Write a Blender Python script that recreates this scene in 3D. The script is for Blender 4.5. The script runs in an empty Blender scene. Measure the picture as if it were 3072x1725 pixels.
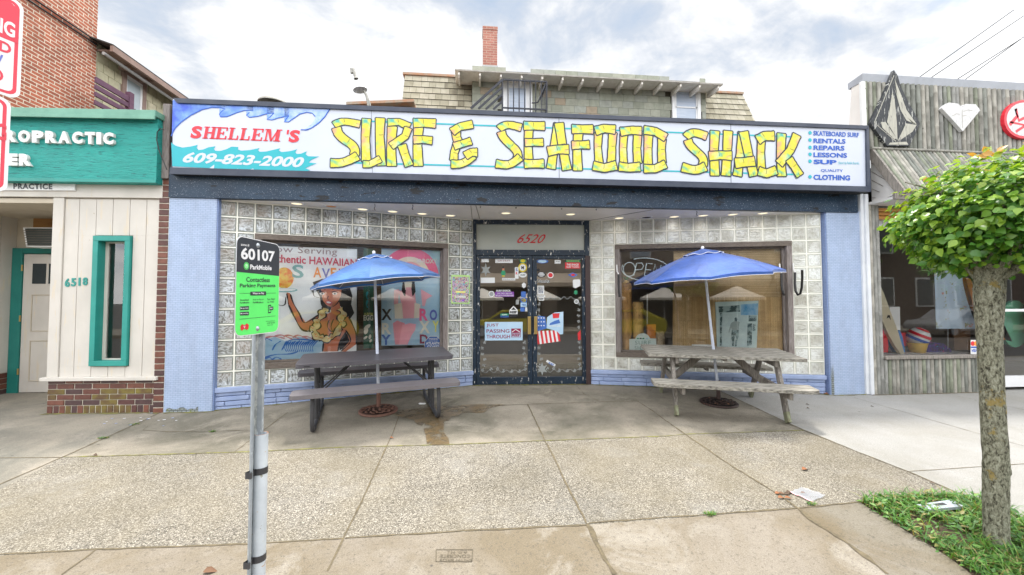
import bpy, math, random
from mathutils import Vector, Matrix, Quaternion
random.seed(11)
sc = bpy.context.scene
C = sc.collection
R = math.radians
# ---------------------------------------------------------------- camera
FPX, CAMH, YAW, PITCH, ROLL = 1212.5133, 1.383, .0984, .0353, -.0013
cy, sy, cp, sp = math.cos(YAW), math.sin(YAW), math.cos(PITCH), math.sin(PITCH)
fw = Vector((sy*cp, cy*cp, sp)); rt = Vector((cy, -sy, 0)); up = rt.cross(fw)
cr, sr = math.cos(ROLL), math.sin(ROLL)
rt, up = cr*rt+sr*up, -sr*rt+cr*up
CAM = Vector((0, 0, CAMH))
cam = bpy.data.cameras.new('camera'); camo = bpy.data.objects.new('camera', cam); C.objects.link(camo)
cam.sensor_width = 36; cam.lens = 36*FPX/3072; cam.clip_start = .05; cam.clip_end = 2000
m = Matrix.Identity(4)
for i in range(3):
    m[i][0], m[i][1], m[i][2], m[i][3] = rt[i], up[i], -fw[i], CAM[i]
camo.matrix_world = m
sc.camera = camo
# ---------------------------------------------------------------- sky, sun, exposure
SUN_EL, SUN_AZ = R(77), R(12)         # the sun stands high behind the shop (+Y, a little to the right)
w = bpy.data.worlds.new('World'); sc.world = w; w.use_nodes = True
nt = w.node_tree; nd = nt.nodes; lk = nt.links; nd.clear()
out = nd.new('ShaderNodeOutputWorld'); bg = nd.new('ShaderNodeBackground'); bg.inputs[1].default_value = 1
sky = nd.new('ShaderNodeTexSky'); sky.sky_type = 'NISHITA'; sky.sun_disc = False
sky.sun_elevation = SUN_EL; sky.sun_rotation = SUN_AZ
tc = nd.new('ShaderNodeTexCoord'); sep = nd.new('ShaderNodeSeparateXYZ'); lk.new(tc.outputs['Generated'], sep.inputs[0])
def mth(op, a, b=None, c=None):
    n = nd.new('ShaderNodeMath'); n.operation = op
    for k, x in enumerate((a, b, c)):
        if x is None: continue
        if isinstance(x, (int, float)): n.inputs[k].default_value = x
        else: lk.new(x, n.inputs[k])
    return n.outputs[0]
zz = mth('ADD', mth('MAXIMUM', sep.outputs[2], 0), .22)
cmb = nd.new('ShaderNodeCombineXYZ')
lk.new(mth('DIVIDE', sep.outputs[0], zz), cmb.inputs[0]); lk.new(mth('DIVIDE', sep.outputs[1], zz), cmb.inputs[1])
def skn(scale, det, rough, dist, off):
    mp = nd.new('ShaderNodeMapping'); mp.inputs['Location'].default_value = off; lk.new(cmb.outputs[0], mp.inputs[0])
    n = nd.new('ShaderNodeTexNoise'); n.inputs['Scale'].default_value = scale; n.inputs['Detail'].default_value = det
    n.inputs['Roughness'].default_value = rough; n.inputs['Distortion'].default_value = dist; lk.new(mp.outputs[0], n.inputs[0]); return n.outputs[0]
n1 = skn(2.1, 9, .58, .35, (3.1, 1.7, .4)); n2 = skn(4.2, 7, .6, .5, (7.3, 2.2, 5))
def ramp(fac, stops):
    r = nd.new('ShaderNodeValToRGB'); e = r.color_ramp.elements
    while len(e) < len(stops): e.new(.5)
    for k, (p, c) in enumerate(stops): e[k].position = p; e[k].color = (*c, 1)
    lk.new(fac, r.inputs[0]); return r.outputs[0]
mixn = mth('ADD', mth('MULTIPLY', n1, .7), mth('MULTIPLY', n2, .3))
cloud = ramp(mixn, [(.33, (.31, .37, .455)), (.40, (.39, .425, .475)), (.44, (.49, .505, .525)), (.485, (.62, .62, .62)), (.70, (.68, .68, .67))])
# cloud gain added overhead and behind the camera, unseen, to light facade and soffit
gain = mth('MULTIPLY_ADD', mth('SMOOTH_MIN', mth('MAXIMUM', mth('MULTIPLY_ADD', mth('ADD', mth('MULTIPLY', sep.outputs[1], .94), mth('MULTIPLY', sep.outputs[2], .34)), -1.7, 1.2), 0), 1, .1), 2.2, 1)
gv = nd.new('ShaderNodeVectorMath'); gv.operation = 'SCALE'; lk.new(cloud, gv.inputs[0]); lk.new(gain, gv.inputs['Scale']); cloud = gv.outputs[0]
mx = nd.new('ShaderNodeMixRGB'); mx.inputs[0].default_value = .92
sm = nd.new('ShaderNodeVectorMath'); sm.operation = 'SCALE'; sm.inputs['Scale'].default_value = .11; lk.new(sky.outputs[0], sm.inputs[0])
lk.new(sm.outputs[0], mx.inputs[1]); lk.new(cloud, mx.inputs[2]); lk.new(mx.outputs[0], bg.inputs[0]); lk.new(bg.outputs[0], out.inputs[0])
sl = bpy.data.lights.new('sun', 'SUN'); sl.energy = 3.0; sl.angle = R(8); sl.color = (1, .95, .87)
so = bpy.data.objects.new('sun', sl); C.objects.link(so)
sd = Vector((math.sin(SUN_AZ)*math.cos(SUN_EL), math.cos(SUN_AZ)*math.cos(SUN_EL), math.sin(SUN_EL)))
so.rotation_euler = (-sd).to_track_quat('-Z', 'Y').to_euler(); so.location = (0, 0, 30)
vs = sc.view_settings; vs.view_transform = 'Standard'; vs.look = 'None'; vs.gamma = 1; vs.exposure = .87
sc.cycles.max_bounces = 8; sc.cycles.transparent_max_bounces = 12; sc.cycles.use_denoising = True
# ---------------------------------------------------------------- tracing: a photo pixel meets a real plane
KD = 1.19255
def ray(x, y): return (x-1536)/FPX*rt-(y-862.5)/FPX*up+fw
class Pl:
    def __init__(s, p, n): s.p = Vector(p); s.n = Vector(n).normalized()
    def __call__(s, x, y, off=0):            # off: metres further from the camera along n
        d = ray(x, y); return CAM+d*(((s.p+s.n*off-CAM).dot(s.n))/d.dot(s.n))
def crop(x0, y0, k): return lambda x, y: (x0+x/k, y0+y/k)
def dpx(x, y): return (x*KD, y*KD)
GS = .05
def gz(y): return GS*(y-5.6)
GN = Vector((0, -GS, 1)).normalized()
ground = Pl((0, 5.6, 0), GN)
# ---------------------------------------------------------------- meshes
WL = {}
class MB:
    def __init__(s, T=None): s.v = []; s.f = []; s.mi = []; s.sm = []; s.uv = []; s.ms = []; s.T = T
    def mid(s, m):
        if m not in s.ms: s.ms.append(m)
        return s.ms.index(m)
    def add(s, pts, faces, m, smooth=False, uvs=None):
        b = len(s.v)
        for p in pts:
            p = Vector(p); s.v.append(s.T @ p if s.T else p)
        k = s.mid(m)
        for i, f in enumerate(faces):
            s.f.append([b+j for j in f]); s.mi.append(k); s.sm.append(smooth); s.uv.append(uvs[i] if uvs else None)
    def face(s, pts, m, uv=None): s.add(pts, [list(range(len(pts)))], m, uvs=[uv] if uv else None)
    def box(s, x0, x1, y0, y1, z0, z1, m):
        s.obox(((x0+x1)/2, (y0+y1)/2, (z0+z1)/2), Vector((abs(x1-x0)/2, 0, 0)), Vector((0, abs(y1-y0)/2, 0)), Vector((0, 0, abs(z1-z0)/2)), m)
    def obox(s, c, a, b, d, m):
        c = Vector(c); a = Vector(a); b = Vector(b); d = Vector(d)
        if a.cross(b).dot(d) < 0: a = -a
        P = [c+i*a+j*b+k*d for k in (-1, 1) for j in (-1, 1) for i in (-1, 1)]
        s.add(P, [[0, 2, 3, 1], [4, 5, 7, 6], [0, 1, 5, 4], [2, 6, 7, 3], [0, 4, 6, 2], [1, 3, 7, 5]], m)
    def bar(s, p, q, wd, th, m, upv=(0, 0, 1)):     # wd across, th along upv
        p = Vector(p); q = Vector(q); a = (q-p); u = Vector(upv); sd_ = a.cross(u).normalized(); u = sd_.cross(a).normalized()
        s.obox((p+q)/2, a/2, sd_*wd/2, u*th/2, m)
    def prism(s, pts, ext, m, m2=None):             # polygon pushed along ext
        ext = Vector(ext); P = [Vector(p) for p in pts]; n = len(P)
        nn = sum(((P[i]-P[0]).cross(P[(i+1) % n]-P[0]) for i in range(1, n)), Vector())
        if nn.dot(ext) > 0: P.reverse()
        s.add(P, [list(range(n))], m)
        s.add(P+[p+ext for p in P], [[i+n, (i+1) % n+n, (i+1) % n, i] for i in range(n)], m2 or m)
        s.add([p+ext for p in P], [list(range(n-1, -1, -1))], m2 or m)
    def tube(s, path, r, m, n=8, caps=True, smooth=True):
        P = [Vector(p) for p in path]; rr = r if isinstance(r, (list, tuple)) else [r]*len(P)
        prev = None; rings = []
        for i, p in enumerate(P):
            t = ((P[min(i+1, len(P)-1)]-P[max(i-1, 0)])).normalized()
            if prev is None:
                a = t.orthogonal().normalized()
            else:
                a = (prev-t*prev.dot(t)).normalized()
            prev = a; b = t.cross(a)
            rings.append([p+(a*math.cos(2*math.pi*k/n)+b*math.sin(2*math.pi*k/n))*rr[i] for k in range(n)])
        V = [q for ring in rings for q in ring]; F = []
        for i in range(len(P)-1):
            for k in range(n): F.append([i*n+k, i*n+(k+1) % n, (i+1)*n+(k+1) % n, (i+1)*n+k])
        s.add(V, F, m, smooth)
        if caps:
            s.add(rings[0], [list(range(n-1, -1, -1))], m); s.add(rings[-1], [list(range(n))], m)
    def lathe(s, prof, c, m, n=24, ax=None, smooth=True):
        c = Vector(c); az = Vector(ax or (0, 0, 1)).normalized(); a = az.orthogonal().normalized(); b = az.cross(a)
        V = []; F = []
        for r_, z in prof:
            for k in range(n): V.append(c+az*z+(a*math.cos(2*math.pi*k/n)+b*math.sin(2*math.pi*k/n))*r_)
        for i in range(len(prof)-1):
            for k in range(n): F.append([i*n+k, i*n+(k+1) % n, (i+1)*n+(k+1) % n, (i+1)*n+k])
        s.add(V, F, m, smooth)
    def sphere(s, c, r_, m, n=12, sq=(1, 1, 1)):
        c = Vector(c); V = []; F = []; k2 = n//2
        for i in range(k2+1):
            for k in range(n):
                t = math.pi*i/k2; V.append(c+Vector((math.sin(t)*math.cos(2*math.pi*k/n)*sq[0], math.sin(t)*math.sin(2*math.pi*k/n)*sq[1], math.cos(t)*sq[2]))*r_)
        for i in range(k2):
            for k in range(n): F.append([i*n+k, (i+1)*n+k, (i+1)*n+(k+1) % n, i*n+(k+1) % n])
        s.add(V, F, m, True)
    def ribbon(s, path, wd, nrm, m, taper=0):       # flat stroke in the plane with normal nrm
        P = [Vector(p) for p in path]; nrm = Vector(nrm); L = []; Rr = []; n = len(P)
        for i, p in enumerate(P):
            t = (P[min(i+1, n-1)]-P[max(i-1, 0)]).normalized(); q = t.cross(nrm).normalized()
            h = (wd[i] if isinstance(wd, (list, tuple)) else wd)/2
            if taper and i in (0, n-1): h *= 1-taper
            L.append(p+q*h); Rr.append(p-q*h)
        V = L+Rr; s.add(V, [[i, i+1, n+i+1, n+i] for i in range(n-1)], m)
    def text(s, body, bl, br, tl, m, bold=0, shear=0, ext=None, fit=True, sp=1.0):
        g = textmesh(body, bold, shear, sp)
        V, F, x0, x1, y0, y1 = g; bl = Vector(bl); ux = (Vector(br)-bl); uy = (Vector(tl)-bl)
        if not fit: ux = ux.normalized()*uy.length*(x1-x0)/(y1-y0)
        pts = [bl+ux*((x-x0)/(x1-x0))+uy*((y-y0)/(y1-y0)) for x, y in V]
        s.add(pts, F, m)
        if ext:
            e = Vector(ext); n = len(pts); cnt = {}
            for f in F:
                for i in range(len(f)): cnt[(f[i], f[(i+1) % len(f)])] = 1
            bd = [(a, b) for (a, b) in cnt if (b, a) not in cnt]
            s.add(pts+[p+e for p in pts], [[b, a, a+n, b+n] for a, b in bd], m)
    def build(s, name, parent=None, label=None, bevel=0, bseg=2, autos=False):
        xs = [v.x for v in s.v]; ys = [v.y for v in s.v]; zs = [v.z for v in s.v]
        c = Vector(((min(xs)+max(xs))/2, (min(ys)+max(ys))/2, min(zs)))
        me = bpy.data.meshes.new(name); me.from_pydata([v-c for v in s.v], [], s.f)
        for mm in s.ms: me.materials.append(mm)
        me.polygons.foreach_set('material_index', s.mi); me.polygons.foreach_set('use_smooth', s.sm)
        if any(s.uv):
            ul = me.uv_layers.new(name='uv')
            for p, u in zip(me.polygons, s.uv):
                if u:
                    for li, q in zip(p.loop_indices, u): ul.data[li].uv = q
        me.update()
        o = bpy.data.objects.new(name, me); C.objects.link(o); WL[o.name] = c
        if parent: o.parent = parent; o.location = c-WL[parent.name]
        else: o.location = c
        if bevel:
            b = o.modifiers.new('bevel', 'BEVEL'); b.width = bevel; b.segments = bseg; b.limit_method = 'ANGLE'; b.angle_limit = R(35)
        if label: o['label'] = label
        return o
_tm = {}
def textmesh(body, bold, shear, sp):
    k = (body, bold, shear, sp)
    if k in _tm: return _tm[k]
    cu = bpy.data.curves.new('t', 'FONT'); cu.body = body; cu.offset = bold; cu.shear = shear; cu.space_character = sp; cu.resolution_u = 3
    ob = bpy.data.objects.new('t', cu); C.objects.link(ob); bpy.context.view_layer.update()
    me = bpy.data.meshes.new_from_object(ob.evaluated_get(bpy.context.evaluated_depsgraph_get()))
    V = [(v.co.x, v.co.y) for v in me.vertices]; F = [list(p.vertices) for p in me.polygons]
    bpy.data.objects.remove(ob); bpy.data.curves.remove(cu); bpy.data.meshes.remove(me)
    xs = [p[0] for p in V]; ys = [p[1] for p in V]
    _tm[k] = (V, F, min(xs), max(xs), min(ys), max(ys)); return _tm[k]
def tag(o, label=None, cat=None, group=None, kind=None):
    if label: o['label'] = label
    if cat: o['category'] = cat
    if group: o['group'] = group
    if kind: o['kind'] = kind
    return o
def thing(name, label, cat, loc, group=None):
    o = bpy.data.objects.new(name, None); C.objects.link(o); o.location = loc; o.empty_display_size = .2; WL[o.name] = Vector(loc)
    return tag(o, label, cat, group)
# ---------------------------------------------------------------- materials
def newmat(name):
    mt = bpy.data.materials.new(name); mt.use_nodes = True; t = mt.node_tree; t.nodes.clear()
    o = t.nodes.new('ShaderNodeOutputMaterial'); b = t.nodes.new('ShaderNodeBsdfPrincipled'); t.links.new(b.outputs[0], o.inputs[0])
    return mt, t, b, o
class N:        # small node-building helper
    def __init__(s, t): s.t = t; s.tc = t.nodes.new('ShaderNodeTexCoord')
    def L(s, a, b): s.t.links.new(a, b)
    def vec(s, scale=(1, 1, 1), rot=(0, 0, 0), loc=(0, 0, 0), src='Object'):
        mp = s.t.nodes.new('ShaderNodeMapping'); mp.inputs['Scale'].default_value = scale; mp.inputs['Rotation'].default_value = rot; mp.inputs['Location'].default_value = loc
        s.L(s.tc.outputs[src] if isinstance(src, str) else src, mp.inputs[0]); return mp.outputs[0]
    def noise(s, v, scale, det=6, rough=.6, dist=0, col=False):
        n = s.t.nodes.new('ShaderNodeTexNoise'); n.inputs['Scale'].default_value = scale; n.inputs['Detail'].default_value = det
        n.inputs['Roughness'].default_value = rough; n.inputs['Distortion'].default_value = dist; s.L(v, n.inputs[0]); return n.outputs[1 if col else 0]
    def vor(s, v, scale, feat='F1', out=0, rnd=1):
        n = s.t.nodes.new('ShaderNodeTexVoronoi'); n.feature = feat; n.inputs['Scale'].default_value = scale; n.inputs['Randomness'].default_value = rnd; s.L(v, n.inputs[0]); return n.outputs[out]
    def ramp(s, f, stops, interp='LINEAR'):
        r = s.t.nodes.new('ShaderNodeValToRGB'); r.color_ramp.interpolation = interp; e = r.color_ramp.elements
        while len(e) < len(stops): e.new(.5)
        for k, (p, c) in enumerate(stops):
            e[k].position = p; e[k].color = (*c, 1) if isinstance(c, (tuple, list)) else (c, c, c, 1)
        s.L(f, r.inputs[0]); return r.outputs[0]
    def mix(s, f, a, b, mode='MIX'):
        n = s.t.nodes.new('ShaderNodeMixRGB'); n.blend_type = mode
        for k, x in enumerate((f, a, b)):
            if isinstance(x, (int, float)): n.inputs[k].default_value = x if k == 0 else (x, x, x, 1)
            elif isinstance(x, (tuple, list)): n.inputs[k].default_value = (*x, 1)
            else: s.L(x, n.inputs[k])
        return n.outputs[0]
    def math(s, op, a, b=None):
        n = s.t.nodes.new('ShaderNodeMath'); n.operation = op
        for k, x in enumerate((a, b)):
            if x is None: continue
            if isinstance(x, (int, float)): n.inputs[k].default_value = x
            else: s.L(x, n.inputs[k])
        return n.outputs[0]
    def bump(s, h, st, b, d=.01):
        n = s.t.nodes.new('ShaderNodeBump'); n.inputs['Strength'].default_value = st; n.inputs['Distance'].default_value = d; s.L(h, n.inputs['Height']); s.L(n.outputs[0], b.inputs['Normal'])
def pm(name, c1, c2=None, scl=6, det=6, st=(1, 1, 1), rot=(0, 0, 0), rough=.6, bump=.15, bsc=60, bst=None, metal=0, spec=.4, specks=(), lo=.35, hi=.65, big=.12, bigsc=1.3, coat=0, bd=.004, trans=0):
    mt, t, b, o = newmat(name); n = N(t); v = n.vec(st, rot)
    c2 = c2 or tuple(x*.8 for x in c1)
    col = n.ramp(n.noise(v, scl, det), [(lo, c1), (hi, c2)])
    if big: col = n.mix(1, col, n.ramp(n.noise(n.vec(), bigsc, 4), [(.3, 1-big), (.7, 1+big*.3)]), 'MULTIPLY')
    for (sc_, thr, scale, stv) in specks:      # colour, threshold, scale, stretch
        f = n.ramp(n.noise(n.vec(stv, rot), scale, 5, .65), [(thr, 0), (thr+.03, 1)]); col = n.mix(f, col, sc_)
    n.L(col, b.inputs['Base Color'])
    b.inputs['Roughness'].default_value = rough; b.inputs['Metallic'].default_value = metal; b.inputs['Specular IOR Level'].default_value = spec
    if coat: b.inputs['Coat Weight'].default_value = coat; b.inputs['Coat Roughness'].default_value = .15
    if bump: n.bump(n.noise(n.vec(bst or st, rot), bsc, 5), bump, b, bd)
    return mt
def plain(name, c, rough=.5, metal=0, emit=0, spec=.4, var=.06):
    mt, t, b, o = newmat(name); n = N(t)
    col = n.mix(1, c, n.ramp(n.noise(n.vec(), 9, 4), [(.3, 1-var), (.7, 1+var*.3)]), 'MULTIPLY'); n.L(col, b.inputs['Base Color'])
    b.inputs['Roughness'].default_value = rough; b.inputs['Metallic'].default_value = metal; b.inputs['Specular IOR Level'].default_value = spec
    if emit: b.inputs['Emission Color'].default_value = (*c, 1); b.inputs['Emission Strength'].default_value = emit
    return mt
def glassmat(name, tint=(.93, .97, .95), refl=.16):
    mt = bpy.data.materials.new(name); mt.use_nodes = True; t = mt.node_tree; t.nodes.clear()
    o = t.nodes.new('ShaderNodeOutputMaterial'); tr = t.nodes.new('ShaderNodeBsdfTransparent'); tr.inputs[0].default_value = (*tint, 1)
    g = t.nodes.new('ShaderNodeBsdfGlossy'); g.inputs['Roughness'].default_value = .0; g.inputs[0].default_value = (1, 1, 1, 1)
    fr = t.nodes.new('ShaderNodeFresnel'); fr.inputs[0].default_value = 1.5
    mm = t.nodes.new('ShaderNodeMath'); mm.operation = 'MULTIPLY_ADD'; mm.inputs[1].default_value = 1.3; mm.inputs[2].default_value = refl; mm.use_clamp = True
    mx_ = t.nodes.new('ShaderNodeMixShader'); t.links.new(fr.outputs[0], mm.inputs[0]); t.links.new(mm.outputs[0], mx_.inputs[0])
    t.links.new(tr.outputs[0], mx_.inputs[1]); t.links.new(g.outputs[0], mx_.inputs[2]); t.links.new(mx_.outputs[0], o.inputs[0]); return mt
def brickmat(name, c1, c2, mortar, bw, bh, mort, rot=(R(90), 0, 0), bump=.5, rough=.85, var=.25, sp=None):
    mt, t, b, o = newmat(name); n = N(t); v = n.vec((1, 1, 1), rot)
    k = t.nodes.new('ShaderNodeTexBrick'); k.inputs['Color1'].default_value = (*c1, 1); k.inputs['Color2'].default_value = (*c2, 1); k.inputs['Mortar'].default_value = (*mortar, 1)
    k.inputs['Scale'].default_value = 1; k.inputs['Brick Width'].default_value = bw; k.inputs['Row Height'].default_value = bh; k.inputs['Mortar Size'].default_value = mort
    k.inputs['Mortar Smooth'].default_value = .15; k.inputs['Bias'].default_value = 0; n.L(v, k.inputs[0])
    col = n.mix(1, k.outputs[0], n.ramp(n.noise(n.vec(), 3, 6, .7), [(.3, 1-var), (.7, 1+var*.4)]), 'MULTIPLY')
    if sp: col = n.mix(n.ramp(n.noise(n.vec(), sp[1], 5, .7), [(sp[2], 0), (sp[2]+.06, 1)]), col, sp[0])
    n.L(col, b.inputs['Base Color']); b.inputs['Roughness'].default_value = rough
    h = n.math('SUBTRACT', n.math('MULTIPLY', n.noise(n.vec(), 70, 4), .35), k.outputs[1]); n.bump(h, bump, b, .008)
    return mt
# ---------------------------------------------------------------- material library
def aggregate():
    mt, t, b, o = newmat('exposed aggregate concrete'); n = N(t)
    v = n.vec()
    cells = n.vor(v, 155, 'F1', 1); sepc = t.nodes.new('ShaderNodeSeparateColor'); n.L(cells, sepc.inputs[0])
    peb = n.ramp(sepc.outputs[0], [(0, (.050, .047, .041)), (.2, (.123, .112, .095)), (.5, (.207, .190, .160)), (.75, (.280, .261, .224)), (1, (.482, .459, .403))])
    edge = n.ramp(n.vor(v, 155, 'F1', 0), [(.35, (1, 1, 1)), (.75, (.62, .60, .56))])
    col = n.mix(1, peb, edge, 'MULTIPLY')
    col = n.mix(n.ramp(n.noise(v, 1.1, 6, .62), [(.4, 0), (.66, .55)]), col, (.166, .143, .096))
    col = n.mix(n.ramp(n.noise(n.vec(loc=(5, 2, 0)), 2.2, 6, .7), [(.52, 0), (.7, .35)]), col, (.262, .257, .242))
    col = n.mix(1, col, n.ramp(n.noise(n.vec(loc=(2, 8, 0)), .9, 5), [(.32, (.8, .79, .77)), (.62, (1.06, 1.05, 1.04))]), 'MULTIPLY')
    n.L(col, b.inputs['Base Color']); b.inputs['Roughness'].default_value = .85
    n.bump(n.vor(v, 155, 'F1', 0), .7, b, .004); return mt
def concrete(name, c1, c2, stain, stain2, pit=.62, st=.5):
    mt, t, b, o = newmat(name); n = N(t); v = n.vec()
    col = n.ramp(n.noise(v, 2.3, 8, .65), [(.3, c2), (.7, c1)])
    col = n.mix(n.ramp(n.noise(n.vec(loc=(4, 1, 0)), .8, 7, .65, .4), [(.42, 0), (.62, st)]), col, stain)
    col = n.mix(n.ramp(n.noise(n.vec(loc=(9, 4, 0)), 1.7, 8, .7, .6), [(.52, 0), (.64, st)]), col, stain2)
    col = n.mix(n.ramp(n.noise(v, 45, 4, .7), [(pit, 0), (pit+.05, .55)]), col, tuple(x*.45 for x in c2))
    col = n.mix(1, col, n.ramp(n.noise(v, 160, 3, .8), [(.3, .55), (.7, 1.2)]), 'MULTIPLY')
    col = n.mix(n.ramp(n.vor(n.vec(loc=(1, 2, 0)), 3.1, 'F1', 0), [(.028, .8), (.042, 0)]), col, (.06, .055, .05))
    n.L(col, b.inputs['Base Color']); b.inputs['Roughness'].default_value = .85; n.bump(n.noise(v, 130, 4, .7), .35, b, .003); return mt
m_agg = aggregate()
m_old = concrete('old stained concrete', (.297, .266, .215), (.215, .189, .149), (.083, .080, .055), (.319, .286, .231), .60, .85)
m_front = concrete('beige concrete', (.265, .235, .195), (.205, .178, .142), (.15, .118, .07), (.29, .265, .225), .57, .75)
m_slab = concrete('ochre stained concrete', (.195, .176, .140), (.160, .139, .105), (.136, .101, .051), (.211, .191, .160), .58, .8)
m_clin = concrete('grey beige concrete', (.298, .266, .215), (.240, .218, .179), (.110, .110, .095), (.312, .279, .233), .6, .75)
m_white = concrete('new pale concrete', (.312, .308, .296), (.281, .277, .265), (.226, .215, .187), (.328, .324, .316), .66, .55)
m_joint = pm('dirt in joint', (.09, .075, .05), (.16, .13, .08), scl=30, rough=.95)
m_moss = pm('mossy joint', (.20, .20, .05), (.10, .085, .05), scl=14, rough=.95)
m_asph = pm('asphalt', (.07, .07, .072), (.05, .05, .05), scl=40, rough=.9, bump=.4, bsc=120)
m_soil = pm('soil', (.10, .07, .045), (.05, .035, .025), scl=20, rough=1, bump=.8, bsc=40, bd=.02)
m_wet = pm('wet brown concrete', (.17, .115, .055), (.10, .08, .05), scl=8, rough=.28, bump=.3, bsc=120, specks=[((.42, .34, .2), .62, 90, (1, 1, 1))])
t_ = m_wet.node_tree; n_ = N(t_); o_ = [x for x in t_.nodes if x.type == 'OUTPUT_MATERIAL'][0]; b_ = [x for x in t_.nodes if x.type == 'BSDF_PRINCIPLED'][0]
tr_ = t_.nodes.new('ShaderNodeBsdfTransparent'); ms_ = t_.nodes.new('ShaderNodeMixShader'); n_.L(n_.ramp(n_.noise(n_.vec(), 5, 6, .7, .5), [(.36, 0), (.50, 1)]), ms_.inputs[0]); n_.L(tr_.outputs[0], ms_.inputs[1]); n_.L(b_.outputs[0], ms_.inputs[2]); n_.L(ms_.outputs[0], o_.inputs[0])
m_navy = pm('chipped navy paint', (.010, .028, .058), (.016, .042, .08), scl=3, rough=.42, bump=.3, bsc=50, specks=[((.30, .34, .40), .625, 85, (1, 1, 1)), ((.004, .006, .01), .60, 3.2, (1, 1, 3))])
m_navyd = pm('peeling navy door paint', (.010, .022, .042), (.016, .032, .055), scl=6, rough=.4, bump=.4, bsc=40, st=(1, 1, .35), specks=[((.68, .66, .62), .615, 34, (1, 1, .35)), ((.30, .25, .2), .68, 20, (1, 1, .35))])
def periwinkle(name, bw, bh, mort, flake=.69):
    mt = brickmat(name, (.355, .445, .62), (.39, .48, .655), (.18, .25, .40), bw, bh, mort, bump=.35, rough=.45, var=.12, sp=((.66, .66, .66), 5, flake))
    t = mt.node_tree; b = [x for x in t.nodes if x.type == 'BSDF_PRINCIPLED'][0]; n = N(t); src = b.inputs['Base Color'].links[0].from_socket
    col = n.mix(n.ramp(n.noise(n.vec((1, 1, .35)), 5, 7, .7), [(.48, 0), (.72, .5)]), src, (.24, .28, .40))           # runs and scuffs
    col = n.mix(n.ramp(n.noise(n.vec(loc=(3, 0, 1)), 26, 6, .75), [(.66, 0), (.69, .8)]), col, (.14, .17, .22))        # chips
    n.L(col, b.inputs['Base Color']); return mt
m_tile = periwinkle('periwinkle painted mosaic tile', .06, .0235, .0016)
m_tiles = brickmat('periwinkle painted side tile', (.22, .30, .52), (.24, .32, .55), (.15, .21, .38), .06, .0235, .0018, rot=(0, R(90), R(90)), bump=.35, rough=.45, var=.15)
m_peri = pm('periwinkle painted stone', (.28, .36, .58), (.36, .44, .66), scl=5, rough=.5, bump=.5, bsc=26, bd=.006, specks=[((.62, .62, .58), .70, 9, (1, 1, 1)), ((.10, .13, .2), .72, 18, (1, 1, 1))])
m_soffit = pm('cream soffit paint', (.86, .82, .78), (.82, .78, .74), scl=2, rough=.6, bump=.05)
m_mortar = pm('cream mortar', (.90, .89, .82), (.82, .81, .74), scl=12, rough=.8, specks=[((.28, .26, .2), .66, 20, (1, 1, 1))])
m_greyw = pm('weathered grey wood', (.20, .165, .14), (.115, .095, .08), scl=7, st=(1.2, 14, 14), rough=.8, bump=.4, bsc=30, bst=(1.5, 20, 20), big=.2)
m_greywv = pm('weathered grey upright wood', (.30, .27, .26), (.16, .13, .12), scl=7, st=(14, 14, 1.2), rough=.8, bump=.4, bsc=30, bst=(20, 20, 1.5), big=.2)
m_glass = glassmat('window glass', tint=(.97, .985, .98), refl=.05)
m_glassd = glassmat('door glass', tint=(.88, .9, .9), refl=.14)
m_trans = pm('milky transom glass', (.42, .46, .43), (.50, .52, .48), scl=1.5, rough=.08, bump=0, spec=.6)
m_dark = plain('dark interior', (.06, .055, .05), .9)
m_int = plain('interior wall', (.34, .28, .22), .9)
m_gold = plain('brass', (.55, .40, .16), .35, 1)
m_red = plain('red paint', (.62, .03, .04), .5)
m_white_p = plain('white paint', (.80, .80, .80), .45)
m_black = plain('black rubber', (.015, .015, .016), .5)
m_brown = plain('dark brown metal', (.055, .035, .035), .4)
def blockmat(name, d, mid, li, thr):
    mt, t, b, o = newmat(name); n = N(t); u = n.vec((1, 1, 1), src='UV')
    w1 = n.noise(u, 1.3, 2, .5, 1.8); w2 = n.noise(n.vec((4.2, 1, 1), (0, 0, R(48)), src='UV'), 1.5, 2, .5, .9)
    mm = n.math('ADD', n.math('MULTIPLY', w1, .5), n.math('MULTIPLY', w2, .5))
    col = n.ramp(mm, [(.34, d), (.34+thr, mid), (.44+thr, li), (.50+thr, mid), (.66+thr, d)])
    col = n.mix(1, col, n.ramp(n.noise(n.vec(), 2.2, 3), [(.38, (.66, .64, .60)), (.62, (1.10, 1.12, 1.16))]), 'MULTIPLY')
    col = n.mix(n.ramp(n.noise(n.vec(loc=(3, 3, 3)), 1.6, 3), [(.56, 0), (.68, .35)]), col, (.30, .21, .14))
    n.L(col, b.inputs['Base Color']); b.inputs['Roughness'].default_value = .1; b.inputs['Specular IOR Level'].default_value = .7
    n.bump(mm, .45, b, .05); return mt
m_blk1 = blockmat('wavy glass block', (.12, .123, .115), (.28, .29, .28), (.62, .66, .69), .08)
m_blk2 = blockmat('milky glass block', (.47, .47, .43), (.60, .60, .55), (.72, .73, .69), .06)
m_rim = pm('glass block rim', (.27, .29, .26), (.19, .21, .19), scl=20, rough=.12, bump=0, spec=.7)
m_rim2 = pm('pale glass block rim', (.60, .60, .53), (.50, .51, .45), scl=20, rough=.12, bump=0, spec=.7)
m_brick = [pm('brown glazed brick '+str(k), c, tuple(x*.7 for x in c), scl=18, rough=.45, bump=.35, bsc=50) for k, c in enumerate([(.15, .055, .04), (.11, .045, .04), (.20, .075, .05), (.085, .045, .045)])]
m_brickm = pm('mossy brown brick', (.19, .15, .03), (.10, .05, .03), scl=7, rough=.6, bump=.4)
m_bmort = pm('pale brick mortar', (.58, .54, .46), (.45, .41, .34), scl=14, rough=.9)

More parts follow.
